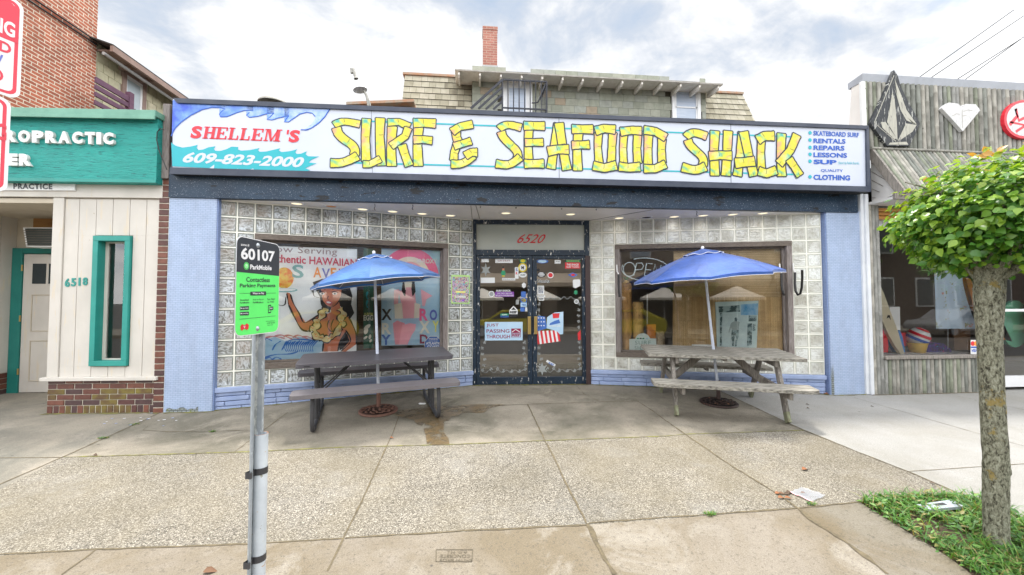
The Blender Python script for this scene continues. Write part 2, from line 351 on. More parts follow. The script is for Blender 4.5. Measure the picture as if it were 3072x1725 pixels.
# ---------------------------------------------------------------- ground
cA = crop(0, 1150, 2.3418); cB = crop(1000, 1100, 2.314); cC = crop(2000, 1100, 2.3134)
def gp(fx, x, y, off=0): return ground(*fx(x, y), off)
def gxy(x, y, off=0): return Vector((x, y, gz(y)+off))
wb = [gp(cC, *p) for p in ((380, 175), (850, 395), (950, 440), (1320, 590), (1690, 735), (2050, 890))]
bed = [gp(cC, *p) for p in ((1340, 940), (1520, 905), (1800, 892), (2050, 890), (2200, 925), (2400, 1003), (2480, 1060))]
bed += [gxy(4.6, 2.2), gxy(4.6, 1.0), gxy(3.2, 1.0)]+[gp(cC, *p) for p in ((2120, 1446), (1970, 1330), (1760, 1200), (1530, 1060))]
prop = [gxy(-3.90, 7.6), gxy(-3.90, 5.6), gp(cA, 990, 270), gp(cA, 440, 520), gp(cA, 0, 710), gxy(-3.70, 2.76)]
A0 = gp(cA, 440, 520); A2 = gp(cC, 950, 443); F0 = gxy(-3.70, 2.77); F2 = gp(cC, 940, 975); F3 = bed[0]
sw = MB()
sw.face([gxy(-3.9, 7.6), gxy(-3.9, 5.6), A0, gp(cA, 1740, 483), gp(cB, 1470, 515), A2, wb[1], wb[0], gxy(4.3, 6.6), gxy(4.3, 7.6)], m_old)
sw.face([A0, gxy(-3.70, 3.5), F0, gp(cA, 680, 1168), gp(cB, 80, 1192), gp(cB, 1750, 1100), gp(cC, 890, 985), F2, F3, bed[1], bed[2], bed[3], wb[5], wb[4], wb[3], A2, gp(cB, 1470, 515), gp(cA, 1740, 483)], m_agg)
c3b = [gp(cC, *p) for p in ((1540, 1446), (1250, 1220), (1000, 1060), (910, 985))]
sw.face([gxy(-3.7, .9), gxy(c3b[0].x+.05, .9), *c3b, gp(cB, 1750, 1100), gp(cB, 80, 1192), gp(cA, 680, 1168), F0], m_front)
sw.face([gxy(c3b[0].x+.05, .9), gxy(3.2, .9), gxy(3.2, 1.0), *bed[10:], F3, F2, c3b[3], c3b[2], c3b[1], c3b[0]], m_slab)
sw.face([gxy(-14, .9), gxy(-3.7, .9), F0, gxy(-3.70, 3.5), A0, gxy(-3.9, 5.6), gxy(-3.9, 7.6), gxy(-14, 7.6)], m_clin)
sw.face([gxy(4.3, 7.6), gxy(4.3, 6.6), *wb, *bed[4:7], gxy(4.6, 2.2), gxy(4.6, 1), gxy(4.6, .9), gxy(16, .9), gxy(16, 7.6)], m_white)
tag(sw.build('sidewalk'), kind='structure')
b = MB(); b.face([p-Vector((0, 0, .012)) for p in bed], m_soil); tag(b.build('soil_bed'), kind='structure')
b = MB(); b.box(-16, 18, .62, .9, -.6, gz(.9)-.003, m_clin); tag(b.build('kerb'), kind='structure')
b = MB(); b.face([(-400, -400, -.42), (400, -400, -.42), (400, 400, -.42), (-400, 400, -.42)], m_asph); tag(b.build('ground'), kind='structure')
jt = MB()
def joint(pts, wd=.014, m=m_joint, jit=.35, lift=.003):
    P = []
    for a, c in zip(pts, pts[1:]):
        k = max(2, int((c-a).length/.06))
        P += [a.lerp(c, i/k) for i in range(k)]
    P.append(pts[-1]); P = [p+Vector((random.uniform(-.25, .25)*wd, random.uniform(-.25, .25)*wd, lift)) for p in P]
    jt.ribbon(P, [wd*random.uniform(1-jit, 1+jit) for _ in P], GN, m)
g = lambda f, *ps: [gp(f, *p) for p in ps]
joint(g(cA, (0, 525), (420, 522)), .012)
joint(g(cA, (440, 520), (1740, 483))+g(cB, (0, 563), (850, 540)), .016, m_moss, .6)
joint(g(cB, (850, 540), (1470, 515), (2314, 483))+g(cC, (130, 470), (950, 443)), .014, m_moss, .6, .0034)
joint(g(cA, (0, 1203), (680, 1168), (1740, 1130), (2420, 1090)), .012)
joint(g(cB, (80, 1192), (900, 1142), (1750, 1100), (1790, 1085), (2314, 1048))+g(cC, (890, 985), (1340, 940)), .014, m_joint, .5, .0034)
joint(g(cB, (370, 555), (330, 640), (200, 930), (70, 1190), (-40, 1420)), .013, m_joint, .3, .0038)
joint(g(cB, (1350, 265), (1470, 515), (1500, 570), (1640, 860), (1760, 1090)), .015, m_joint, .3, .0038)
joint(g(cB, (1760, 1095), (1800, 1160), (1860, 1280), (1950, 1446)), .026, m_joint, .7, .0042)
joint(g(cC, (0, 380), (130, 470), (450, 690), (780, 890), (910, 985)), .014, m_joint, .5, .0038)
joint(g(cC, (910, 985), (1000, 1060), (1250, 1220), (1540, 1446)), .028, m_joint, .7, .0042)
joint([prop[1]]+g(cA, (990, 270), (440, 520), (0, 710)), .012, m_joint, .4, .0038)
joint([gp(cA, 0, 710), gxy(-3.72, 2.77)], .012)
joint(g(cA, (2020, 205), (1860, 325), (1650, 480)), .009)
joint(g(cB, (470, 305), (410, 470), (372, 550)), .009)
joint(g(cB, (1140, 270), (1460, 258), (1850, 245), (2110, 238)), .012, m_joint, .6)
joint(g(cB, (2110, 240), (2220, 310), (2314, 380)), .012, m_joint, .6, .0036)
joint(g(cB, (1690, 135), (1740, 190), (1790, 215), (1850, 245)), .007, m_joint, .8)
joint(g(cA, (1040, 300), (1005, 330), (1200, 342), (1740, 330)), .007, m_joint, .8)
joint(g(cA, (680, 1168), (430, 1347)), .009)
joint(wb, .014, m_joint, .4, .0036)
joint(g(cC, (1300, 215), (2180, 470), (2480, 552)), .007)
joint(g(cC, (1690, 728), (2180, 695), (2480, 675)), .008)
joint(g(cC, (2010, 205), (2180, 237), (2480, 300)), .006)
joint(g(cC, (160, 350), (190, 375), (262, 392)), .006, m_joint, .8)
wall_line = [gxy(-3.86, 5.53), gxy(-3.29, 5.53), gxy(-3.26, 5.58), gxy(.0, 6.54), gxy(1.92, 6.44), gxy(5.25, 5.57), gxy(5.30, 5.53), gxy(5.85, 5.53)]
joint(wall_line, .05, m_moss, .8, .0028); joint([gxy(-5.3, 5.60), gxy(-3.9, 5.53)], .05, m_moss, .8, .0028); joint([gxy(5.9, 5.48), gxy(8.0, 5.48)], .03, m_joint, .8, .0028)
tag(jt.build('pavement_joints'), kind='structure')
wt = MB()
wt.face([gp(cB, *p, off=.004) for p in ((640, 380), (770, 378), (765, 450), (800, 500), (805, 538), (700, 545), (650, 535), (640, 470), (625, 430))], m_wet)
wt.face([gp(cB, *p, off=.0045) for p in ((415, 330), (480, 300), (700, 275), (1000, 260), (1190, 262), (1080, 290), (1040, 320), (930, 318), (860, 340), (820, 345), (800, 375), (640, 383), (615, 410), (580, 400), (560, 370), (480, 350))], m_wet)
tag(wt.build('wet_stain'), kind='structure')
# ---------------------------------------------------------------- the surf shop
AL, BE = .2862, -.2548
LA = Vector((-3.299, 5.603, 0)); LE = Vector((math.cos(AL), math.sin(AL), 0)); LN = Vector((-math.sin(AL), math.cos(AL), 0))
RB = Vector((1.9236, 6.4794, 0)); RE = Vector((math.cos(BE), math.sin(BE), 0)); RN = Vector((-math.sin(BE), math.cos(BE), 0))
Z = Vector((0, 0, 1)); FY = 5.537; ZT, ZB, SF = 2.715, .279, 2.722; S = .203
pL = Pl(LA, LN); pR = Pl(RB, RN); pF = Pl((0, FY, 0), (0, 1, 0))
shop = thing('surf_shop', 'one storey surf shop with periwinkle pillars, glass block walls and navy fascia', 'shop', (.95, 6.2, 0))
def fr(o, e, n):      # frame function: along, out towards the street, up
    return lambda s_, d, z: o+e*s_-n*d+Z*z
fL = fr(LA, LE, LN); fR = fr(RB, RE, RN)
def fbox(b, f, s0, s1, d0, d1, z0, z1, m):
    c = f((s0+s1)/2, (d0+d1)/2, (z0+z1)/2); e = f(1, 0, 0)-f(0, 0, 0); n = f(0, 1, 0)-f(0, 0, 0)
    b.obox(c, e*(s1-s0)/2, n*(d1-d0)/2, Z*(z1-z0)/2, m)
def blockwall(f, mb, mr, zt):
    b = MB()
    for c in range(17):
        for r_ in range(12):
            if 2 <= c < 15 and 2 <= r_ < 11: continue
            s0, z1 = c*S, zt-r_*S; g_ = .008; q = .018
            P = []
            for (i, d) in ((g_, 0), (g_+.003, .004), (q, .004), (q+.005, .0012)):
                P += [f(s0+i, d, z1-S+i), f(s0+S-i, d, z1-S+i), f(s0+S-i, d, z1-i), f(s0+i, d, z1-i)]
            for k in range(3): b.add(P[k*4:k*4+8], [[i, (i+1) % 4, 4+(i+1) % 4, 4+i] for i in range(4)], mr)
            ox, oy = random.uniform(0, 50), random.uniform(0, 50); rot = random.choice((0, 1))
            uv = [(ox, oy), (ox+1, oy), (ox+1, oy+1), (ox, oy+1)]
            if rot: uv = [(ox+1, oy), (ox+1, oy+1), (ox, oy+1), (ox, oy)]
            b.face(P[12:16], mb, uv)
    return b
def mortar(f, zt):
    b = MB()
    for (s0, s1, z0, z1) in ((0, 17*S, zt-2*S, zt+.02), (0, 17*S, zt-12*S, zt-11*S), (0, 2*S, zt-11*S, zt-2*S), (15*S, 17*S, zt-11*S, zt-2*S)):
        fbox(b, f, s0, s1, -.09, 0, z0, z1, m_mortar)
    return b
for f, mb, mr, zt in ((fL, m_blk1, m_rim, ZT), (fR, m_blk2, m_rim2, ZT+.004)):
    w_ = mortar(f, zt).build('glass_block_wall', shop); blockwall(f, mb, mr, zt).build('glass_blocks', w_)
    # painted stone base with its sill
    b = MB(); fbox(b, f, -.03, 17*S, -.12, .0, -.1, ZB-.03, m_peri)
    z = -.03
    for row in range(4):
        h = (ZB-.05+.03)/4; s_ = -.03
        while s_ < 17*S-.02:
            wd = min(random.uniform(.14, .42), 17*S-s_)
            if 17*S-s_-wd < .08: wd = 17*S-s_
            fbox(b, f, s_+.004, s_+wd-.004, 0, .022+random.uniform(-.006, .006), z+.005, z+h-.005, m_peri); s_ += wd
        z += h
    b.build('stone_base', shop, bevel=.007)
    b = MB(); fbox(b, f, -.04, 17*S+.003, -.02, .045, ZB-.062, ZB-.002, m_peri); b.build('base_sill', shop, bevel=.006)
    # timber window frame
    wf = MB(); s0, s1, z0, z1 = 2*S+.004, 15*S-.004, zt-11*S+.004, zt-2*S-.004; k = .075
    fbox(wf, f, s0, s1, -.13, .018, z1-k, z1, m_greyw); fbox(wf, f, s0, s1, -.13, .018, z0, z0+k, m_greyw)
    fbox(wf, f, s0, s0+k, -.13, .016, z0+k, z1-k, m_greywv); fbox(wf, f, s1-k, s1, -.13, .016, z0+k, z1-k, m_greywv)
    i = k+.03
    fbox(wf, f, s0+k, s1-k, -.12, -.06, z1-i, z1-k, m_greyw); fbox(wf, f, s0+k, s1-k, -.12, -.06, z0+k, z0+i, m_greyw)
    fbox(wf, f, s0+k, s0+i, -.12, -.06, z0+i, z1-i, m_greywv); fbox(wf, f, s1-i, s1-k, -.12, -.06, z0+i, z1-i, m_greywv)
    wo = wf.build('window', shop, bevel=.004)
    gm = MB(); gm.face([f(s0+k+.01, -.09, z0+k+.01), f(s1-k-.01, -.09, z0+k+.01), f(s1-k-.01, -.09, z1-k-.01), f(s0+k+.01, -.09, z1-k-.01)], m_glass)
    gm.build('pane', wo)
# pillars
for x0, x1, ret in ((-3.86, -3.288, 1), (5.292, 5.845, 0)):
    b = MB(); b.box(x0, x1, FY, 6.1, -.1, 2.745, m_tile); b.build('pillar', shop, bevel=.006)
m_expo = brickmat('exposed mosaic tile', (.34, .37, .44), (.26, .29, .27), (.10, .12, .11), .05, .03, .005, bump=.6, rough=.7, var=.4, sp=((.16, .20, .06), 16, .6))
rp = random.Random(14)
for (xa, xb, za, zb) in ((-3.83, -3.45, -.01, .07), (5.296, 5.34, -.01, .5)):
    b = MB(); n_ = 9; P = [(xa+(xb-xa)*i/n_, FY-.0022, za) for i in range(n_+1)]+[(xb-(xb-xa)*i/n_, FY-.0022, zb-rp.uniform(0, .6)*(zb-za)) for i in range(n_+1)]
    b.face(P, m_expo); b.build('worn_patch', shop)
b = MB(); b.box(-3.288, -3.275, FY+.012, 5.64, -.05, 2.72, m_tiles); b.build('pillar_return', shop)
b = MB(); b.box(5.278, 5.292, FY+.012, 5.66, -.05, 2.72, m_tiles); b.build('pillar_return', shop)
b = MB(); b.box(-3.985, -3.862, FY+.008, 5.9, -.1, 2.93, m_bmort)
z = -.02; k = 0
while z < 2.9:
    if k % 2: b.box(-3.98, -3.868, FY, FY+.1, z+.006, z+.072, random.choice(m_brick[:3] if z > .6 else m_brick))
    else:
        b.box(-3.98, -3.868, FY, FY+.1, z+.006, z+.072, random.choice(m_brick[:3] if z > .6 else m_brick))
    z += .0785; k += 1
b.build('brick_strip', shop, bevel=.004)
# fascia, soffit, roof
b = MB(); b.box(-3.86, 5.80, FY-.02, FY+.06, 2.722, 3.02, m_navy); b.build('fascia', shop, bevel=.004)
b = MB(); b.prism([(-3.288, FY+.06, SF), (5.292, FY+.06, SF), (5.292, 5.65, SF), (1.95, 6.62, SF), (0, 6.66, SF), (-3.288, 5.66, SF)], (0, 0, .05), m_soffit)
b.build('soffit', shop)
for a, c in (((.0, 6.58), (-.02, FY+.07)), ((.12, 6.5), (.05, FY+.07)), ((1.92, 6.47), (2.62, FY+.07))): b = MB(); b.bar((a[0], a[1], SF-.002), (c[0], c[1], SF-.002), .006, .004, m_greyw); b.build('soffit_seam', shop)
b = MB(); b.box(-3.9, 5.85, 5.62, 13, 3.35, 3.5, m_dark); b.build('roof', shop)
b = MB(); b.box(-3.86, 5.845, 8.6, 8.7, -.1, 3.3, m_int); b.box(-3.86, -3.8, 6.1, 8.6, -.1, 3.3, m_int); b.box(5.79, 5.845, 6.1, 8.6, -.1, 3.3, m_int); b.box(-3.8, 5.79, 6.05, 8.6, 2.79, 2.83, m_int)
b.face([(-3.25, 5.72, .05), (0, 6.68, .05), (1.92, 6.58, .05), (5.25, 5.72, .05), (5.79, 8.6, .05), (-3.8, 8.6, .05)], m_dark)
b.build('interior_wall', shop)
for f, s0 in ((fL, 0), (fR, 0)): b = MB(); fbox(b, f, 2*S, 15*S, -.8, -.14, .36, .42, m_int); b.build('display_shelf', shop)
# recessed lights in the soffit, lit
def lit(o, p, i):
    if i == 9: return
    l = bpy.data.lights.new('bulb', 'SPOT'); l.energy = 1.3; l.spot_size = R(150); l.spot_blend = 1; l.shadow_soft_size = .06; l.color = (1, .93, .84)
    q = bpy.data.objects.new('bulb', l); C.objects.link(q); q.parent = o; q.location = Vector((p.x, p.y, p.z-.02))-WL[o.name]
kA = crop(480, 270, 2.3852); kB = crop(1480, 270, 2.2207); sof = Pl((0, 0, SF), (0, 0, 1))
m_lens = plain('frosted lamp lens', (.95, .82, .55), .3, emit=.6); m_lenso = plain('orange lamp lens', (.85, .33, .08), .3)
for i, (f, x, y) in enumerate([(kA, 978, 812), (kA, 1225, 831), (kA, 1450, 852), (kA, 1665, 868), (kA, 1875, 884), (kA, 2078, 897), (kA, 2475, 880), (kB, 515, 827), (kB, 838, 852), (kB, 1020, 847), (kB, 1205, 843), (kB, 1398, 835), (kB, 1595, 828), (kB, 1795, 820)]):
    p = sof(*f(x, y)); b = MB(); b.lathe([(.095, 0), (.095, -.008), (.085, -.012), (.068, -.004)], p, m_white_p, 20)
    o = b.build('recessed_light', shop); lit(o, p, i); b = MB(); b.lathe([(.0, -.003), (.067, -.003)], p, m_lenso if i == 1 else (m_dark if i == 9 else m_lens), 20); b.build('lens', o)
# little hooks under the fascia
for f, x, y, l in ((kA, 1537, 860, .09), (kA, 1808, 850, .07), (kA, 2293, 828, .02), (kA, 2548, 835, .02), (kB, 150, 785, .02), (kB, 455, 790, .02), (kB, 686, 792, .02), (kB, 1356, 845, .07)):
    p = pF(*f(x, y), .1); b = MB(); b.tube([(p.x, p.y, SF), (p.x+.004, p.y, SF-l*.4), (p.x-.008, p.y, SF-l*.7), (p.x+.006, p.y, SF-l)], .005, m_black, 6); b.build('hook', shop)
# doorway
dA = Vector((0.012, 6.577, 0)); dE = Vector((1.9236-.012, 6.4794-6.577, 0)); DW = dE.length; dE.normalize(); dN = Vector((-dE.y, dE.x, 0))
fD = fr(dA, dE, dN)
dk = crop(1380, 560, 2.2595)
def DX(x): return (x-90)*DW/790
def DZ(y): return SF-(y-225)*(SF-.028)/1125
b = MB()
fbox(b, fD, .002, DX(113), -.09, .02, .02, SF-.002, m_navyd); fbox(b, fD, DX(846), DW-.004, -.09, .018, .02, SF-.002, m_navyd)
fbox(b, fD, DX(113), DX(846), -.09, .018, DZ(255), SF-.004, m_navyd); fbox(b, fD, DX(113), DX(846), -.09, .016, DZ(468), DZ(430), m_navyd)
fbox(b, fD, DX(95), DX(875), -.12, .05, .0, .045, m_greyw)
ent = b.build('door_frame', shop, bevel=.004)
b = MB(); b.face([fD(DX(113), -.03, DZ(430)), fD(DX(846), -.03, DZ(430)), fD(DX(846), -.03, DZ(255)), fD(DX(113), -.03, DZ(255))], m_trans); b.build('transom_pane', shop)
b = MB(); b.text('6520', fD(DX(385), -.025, DZ(382)), fD(DX(570), -.025, DZ(382)), fD(DX(400), -.025, DZ(320)), m_red, bold=.004, shear=.35); b.build('house_number', shop)
b = MB(); fbox(b, fD, DX(846)+.004, DX(880), .018, .045, .03, DZ(470), m_brown); b.build('brown_channel', shop, bevel=.004)
doors = []
for (x0, gx0, gx1, x1) in ((115, 138, 458, 489), (492, 520, 828, 846)):
    b = MB(); zt_, zb_ = DZ(470), .05
    fbox(b, fD, DX(x0), DX(gx0), -.05, .008, zb_, zt_, m_navyd); fbox(b, fD, DX(gx1), DX(x1), -.05, .008, zb_, zt_, m_navyd)
    fbox(b, fD, DX(gx0), DX(gx1), -.05, .006, DZ(490), zt_, m_navyd); fbox(b, fD, DX(gx0), DX(gx1), -.05, .006, zb_, DZ(1292), m_navyd)
    d = b.build('door', shop, bevel=.003); doors.append(d)
    b = MB(); b.face([fD(DX(gx0)-.005, -.03, DZ(1295)), fD(DX(gx1)+.005, -.03, DZ(1295)), fD(DX(gx1)+.005, -.03, DZ(487)), fD(DX(gx0)-.005, -.03, DZ(487))], m_glassd); b.build('pane', d)
    b = MB(); hx = 467 if x0 == 115 else 510
    fbox(b, fD, DX(hx-11), DX(hx+11), .03, .05, DZ(1003), DZ(884), m_gold); fbox(b, fD, DX(hx-6), DX(hx+6), .008, .03, DZ(940), DZ(905), m_gold); b.build('handle', d, bevel=.003)
# ---------------------------------------------------------------- the long lightbox sign over the shop
pS = Pl((-3.78, 5.44, 0), (.12, 9.57, 0))
def sA(x, y, off=0): return pS(*kA(x, y), off)
def sB(x, y, off=0): return pS(*kB(x, y), off)
NF = -pS.n
m_face = pm('white sign acrylic', (.57, .61, .71), (.54, .58, .69), scl=1.2, rough=.25, bump=0, big=.05, specks=[((.70, .71, .74), .70, 5, (8, 8, .7))])
m_frame = pm('dull navy sign frame', (.035, .045, .075), (.06, .07, .10), scl=4, rough=.45, bump=.2, specks=[((.5, .5, .5), .73, 40, (1, 1, 1))])
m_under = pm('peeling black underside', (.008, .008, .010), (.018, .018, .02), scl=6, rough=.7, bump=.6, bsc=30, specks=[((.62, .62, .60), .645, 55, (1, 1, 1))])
m_ink = plain('dark outline ink', (.022, .030, .045), .35)
m_tealp = plain('teal sign paint', (.02, .40, .47), .35)
m_blue = plain('blue lettering', (.02, .10, .48), .35)
m_redl = plain('red lettering', (.72, .03, .05), .35)
def bamboo_ink():
    mt, t, b, o = newmat('yellow bamboo paint'); n = N(t); v = n.vec()
    col = n.ramp(n.noise(v, 4.6, 3, .5, .3), [(.34, (.08, .42, .36)), (.41, (.36, .55, .10)), (.46, (.64, .60, .03)), (.56, (.66, .56, .05)), (.64, (.70, .34, .20))])
    col = n.mix(n.ramp(n.noise(n.vec(loc=(7, 1, 2)), 6, 3), [(.52, 0), (.68, .6)]), col, (.76, .74, .36)); n.L(col, b.inputs['Base Color']); b.inputs['Roughness'].default_value = .35; return mt
m_bink = bamboo_ink()
def skypaint():
    mt, t, b, o = newmat('blue sky paint'); n = N(t); s = t.nodes.new('ShaderNodeSeparateXYZ'); n.L(n.vec(), s.inputs[0])
    f = n.math('ADD', n.math('MULTIPLY', n.noise(n.vec(), 4.5, 6, .65), .9), n.math('MULTIPLY', s.outputs[0], .18))
    col = n.ramp(f, [(.22, (.03, .09, .60)), (.42, (.14, .30, .78)), (.60, (.42, .55, .85)), (.72, (.25, .42, .80))]); n.L(col, b.inputs['Base Color']); b.inputs['Roughness'].default_value = .3; return mt
m_skyp = skypaint()
sign = thing('shop_sign', 'long white lightbox sign with yellow bamboo lettering over the surf shop', 'sign', (1.0, 5.5, 2.99))
b = MB(); e_ = pS.n*.16
c4 = [sA(92, 64), sB(2492, 243), sB(2507, 678), sA(76, 600)]
b.prism([p+pS.n*.006 for p in c4], e_, m_frame, m_under); b.build('cabinet', sign)
b = MB()
b.face([sA(92, 66, .003), sB(2482, 250, .003), sB(2490, 660, .003), sA(90, 590, .003)], m_face); b.build('face_panel', sign)
b = MB()
for q in ([sA(100, 62), sB(2492, 241), sB(2482, 264), sA(128, 96)], [sA(75, 604), sB(2507, 680), sB(2484, 645), sA(80, 556)], [sB(2492, 241), sB(2507, 680), sB(2482, 648), sB(2476, 262)]):
    b.prism([p-pS.n*.022 for p in q], pS.n*.03, m_frame)
b.build('frame', sign, bevel=.006)
for x, y0, y1 in ((437, 185, 585), (1582, 225, 640)): b = MB(); b.ribbon([sB(x, y0, -.0005), sB(x+2, y1, -.0005)], .006, NF, m_ink); b.build('panel_seam', sign)
b = MB(); b.ribbon([sA(1512, 140, -.0003), sA(1520, 610, -.0003)], .004, NF, m_frame); b.build('panel_seam', sign)
for (f0, a), (f1, c) in (((sA, (1460, 222)), (sB, (2010, 312))), ((sA, (1370, 520)), (sB, (2000, 562)))):
    b = MB(); b.ribbon([f0(*a, -.0005), f1(*c, -.0005)], .021, NF, m_tealp); b.build('teal_line', sign)
segs = [
 [(sA, [(1248, 250), (1275, 232), (1320, 224), (1370, 232), (1428, 244)], 46), (sA, [(1262, 272), (1275, 315), (1318, 355), (1378, 392), (1398, 430), (1392, 462)], 58), (sA, [(1222, 522), (1290, 524), (1350, 505), (1412, 472)], 56)],
 [(sA, [(1478, 208), (1470, 345), (1476, 510)], 56), (sA, [(1576, 203), (1572, 330), (1582, 538)], 58), (sA, [(1456, 530), (1500, 532), (1575, 494)], 44)],
 [(sA, [(1662, 262), (1654, 400), (1658, 542)], 58), (sA, [(1632, 232), (1710, 228), (1784, 262)], 46), (sA, [(1776, 272), (1755, 330), (1655, 400)], 48), (sA, [(1732, 395), (1752, 460), (1782, 540)], 54)],
 [(sA, [(1850, 262), (1842, 400), (1848, 542)], 58), (sA, [(1816, 236), (1890, 234), (1970, 240)], 58), (sA, [(1816, 356), (1880, 354), (1945, 362)], 50)],
 [(sA, [(2118, 300), (2122, 340), (2140, 385)], 56), (sA, [(2122, 400), (2105, 450), (2102, 500)], 50), (sA, [(2092, 298), (2145, 262), (2235, 245)], 50), (sA, [(2106, 402), (2160, 385), (2224, 365)], 46), (sA, [(2086, 530), (2150, 532), (2205, 505), (2240, 470)], 50), (sA, [(2186, 470), (2228, 445), (2268, 446)], 52)],
 [(sB, [(42, 258), (60, 240), (102, 230), (140, 238), (184, 250)], 44), (sB, [(52, 280), (62, 312), (100, 352), (152, 398), (166, 430), (160, 455)], 48), (sB, [(20, 490), (88, 502), (130, 488), (178, 448)], 46)],
 [(sB, [(236, 265), (232, 370), (236, 480)], 48), (sB, [(206, 238), (272, 238), (340, 240)], 50), (sB, [(214, 350), (330, 348)], 44), (sB, [(210, 492), (335, 490)], 50)],
 [(sB, [(432, 226), (405, 380), (384, 522)], 50), (sB, [(438, 222), (460, 370), (490, 530)], 52), (sB, [(365, 408), (430, 396), (500, 396)], 54)],
 [(sB, [(566, 285), (558, 400), (562, 534)], 52), (sB, [(526, 260), (662, 262)], 52), (sB, [(526, 368), (638, 364)], 46)],
 [(sB, [(700, 290), (696, 380), (704, 485)], 44), (sB, [(796, 285), (790, 380), (786, 485)], 46), (sB, [(682, 272), (740, 256), (810, 264)], 50), (sB, [(668, 504), (740, 520), (818, 502)], 52)],
 [(sB, [(870, 295), (864, 390), (868, 485)], 42), (sB, [(962, 295), (956, 390), (962, 485)], 46), (sB, [(850, 278), (920, 268), (985, 272)], 48), (sB, [(840, 510), (900, 518), (976, 512)], 50)],
 [(sB, [(1034, 290), (1030, 390), (1030, 490)], 48), (sB, [(1124, 325), (1120, 400), (1124, 485)], 46), (sB, [(1006, 266), (1080, 276), (1148, 316)], 48), (sB, [(1006, 524), (1080, 524), (1146, 494)], 46)],
 [(sB, [(1286, 312), (1300, 295), (1335, 282), (1380, 292), (1420, 308)], 46), (sB, [(1296, 335), (1306, 365), (1345, 402), (1392, 442), (1402, 475), (1396, 500)], 48), (sB, [(1260, 514), (1330, 534), (1370, 530), (1412, 510)], 50)],
 [(sB, [(1476, 275), (1470, 400), (1476, 568)], 52), (sB, [(1564, 275), (1558, 400), (1550, 568)], 52), (sB, [(1440, 440), (1510, 434), (1586, 438)], 50)],
 [(sB, [(1660, 285), (1645, 430), (1626, 570)], 50), (sB, [(1668, 280), (1700, 430), (1736, 570)], 52), (sB, [(1614, 488), (1740, 474)], 54)],
 [(sB, [(1786, 330), (1782, 420), (1786, 525)], 44), (sB, [(1762, 332), (1805, 306), (1870, 306)], 52), (sB, [(1770, 540), (1820, 556), (1884, 534)], 48)],
 [(sB, [(1920, 292), (1914, 430), (1922, 572)], 50), (sB, [(2022, 300), (1980, 400), (1906, 490)], 48), (sB, [(1972, 462), (2005, 510), (2042, 568)], 46)]]
rnd = random.Random(5)
for L in segs:
    b = MB(); ink = MB(); lay = -.0012
    for fn, pts, wd in L:
        P = []
        for i in range(len(pts)-1):
            for k in range(6): P.append((pts[i][0]+(pts[i+1][0]-pts[i][0])*k/6, pts[i][1]+(pts[i+1][1]-pts[i][1])*k/6))
        P.append(pts[-1]); n_ = len(P)
        if n_ > 13:                                        # soften corners of the curved strokes
            for _ in range(9): P = [P[0]]+[((P[i-1][0]+2*P[i][0]+P[i+1][0])/4, (P[i-1][1]+2*P[i][1]+P[i+1][1])/4) for i in range(1, n_-1)]+[P[-1]]
        W3 = [fn(x, y, lay) for x, y in P]; sc_ = (fn(P[0][0]+10, P[0][1], lay)-fn(*P[0], lay)).length/10
        wds = []
        for i in range(n_):
            t = i/(n_-1); fl = .12*(abs(2*t-1)**4)-.05*math.exp(-((t-.5)/.07)**2)
            wds.append((wd*(1+fl)+rnd.uniform(-1.5, 1.5))*sc_)
        d0 = (W3[0]-W3[1]).normalized(); d1 = (W3[-1]-W3[-2]).normalized(); o_ = 8.5*sc_
        ink.ribbon([W3[0]+d0*o_]+W3+[W3[-1]+d1*o_], [wds[0]*.86+o_*1.2]+[w+2*o_ for w in wds]+[wds[-1]*.86+o_*1.2], NF, m_ink)
        W4 = [p+NF*.0007 for p in W3]
        ink.ribbon([W4[0]+d0*o_*.15]+W4+[W4[-1]+d1*o_*.15], [wds[0]*.8]+wds+[wds[-1]*.8], NF, m_bink)
        c_ = (W4[n_//2]+W4[n_//2-1])/2+NF*.0004; t_ = (W4[n_//2]-W4[n_//2-1]).normalized(); q_ = t_.cross(NF)
        ink.ribbon([c_-q_*wds[n_//2]*.45, c_+t_*.006, c_+q_*wds[n_//2]*.1], .006, NF, m_ink)
        e0 = W4[-1]+NF*.0004; ink.ribbon([e0, e0-d1*.05+q_*.004], [.006, .002], NF, m_ink)
        lay -= .0016
    ink.build('bamboo_letter', sign)
# left artwork: wave, name, phone number
b = MB()
wave = [(92, 300), (110, 270), (150, 230), (220, 180), (300, 140), (370, 124), (430, 126), (465, 136), (445, 150), (425, 172), (432, 192), (480, 190), (540, 165), (600, 146), (668, 146), (640, 160), (618, 180), (640, 196), (700, 188), (760, 170), (815, 164), (790, 190), (765, 210), (800, 214), (850, 198), (922, 184), (905, 205), (890, 228), (920, 228), (960, 200), (1000, 172), (1050, 159), (1090, 166), (1110, 190)]
tail = [(1215, 136), (1180, 190), (1140, 232), (1090, 268), (1050, 286), (1008, 284)]
for i in range(len(wave)-1):
    a, c = wave[i], wave[i+1]; top = lambda x: 92+(x-130)*(133-92)/1090
    if c[0] > a[0]: b.face([sA(a[0], top(a[0]) if a[0] > 130 else 72, -.0005), sA(c[0], top(c[0]) if c[0] > 130 else 72, -.0005), sA(*c, -.0005), sA(*a, -.0005)], m_skyp)
b.face([sA(1108, 130, -.0005), sA(1215, 134, -.0005), sA(1180, 190, -.0005), sA(1140, 232, -.0005), sA(1090, 268, -.0005), sA(1030, 284, -.0005), sA(1085, 245, -.0005), sA(1112, 205, -.0005)], m_skyp)
b.face([sA(92, 72, -.0006), sA(100, 72, -.0006), sA(112, 268, -.0006), sA(84, 330, -.0006)], m_skyp)
b.ribbon([sA(*p, -.0012) for p in [(80, 330)]+wave[:9]], .014, NF, m_blue); b.ribbon([sA(*p, -.0013) for p in wave[8:15]], .012, NF, m_blue)
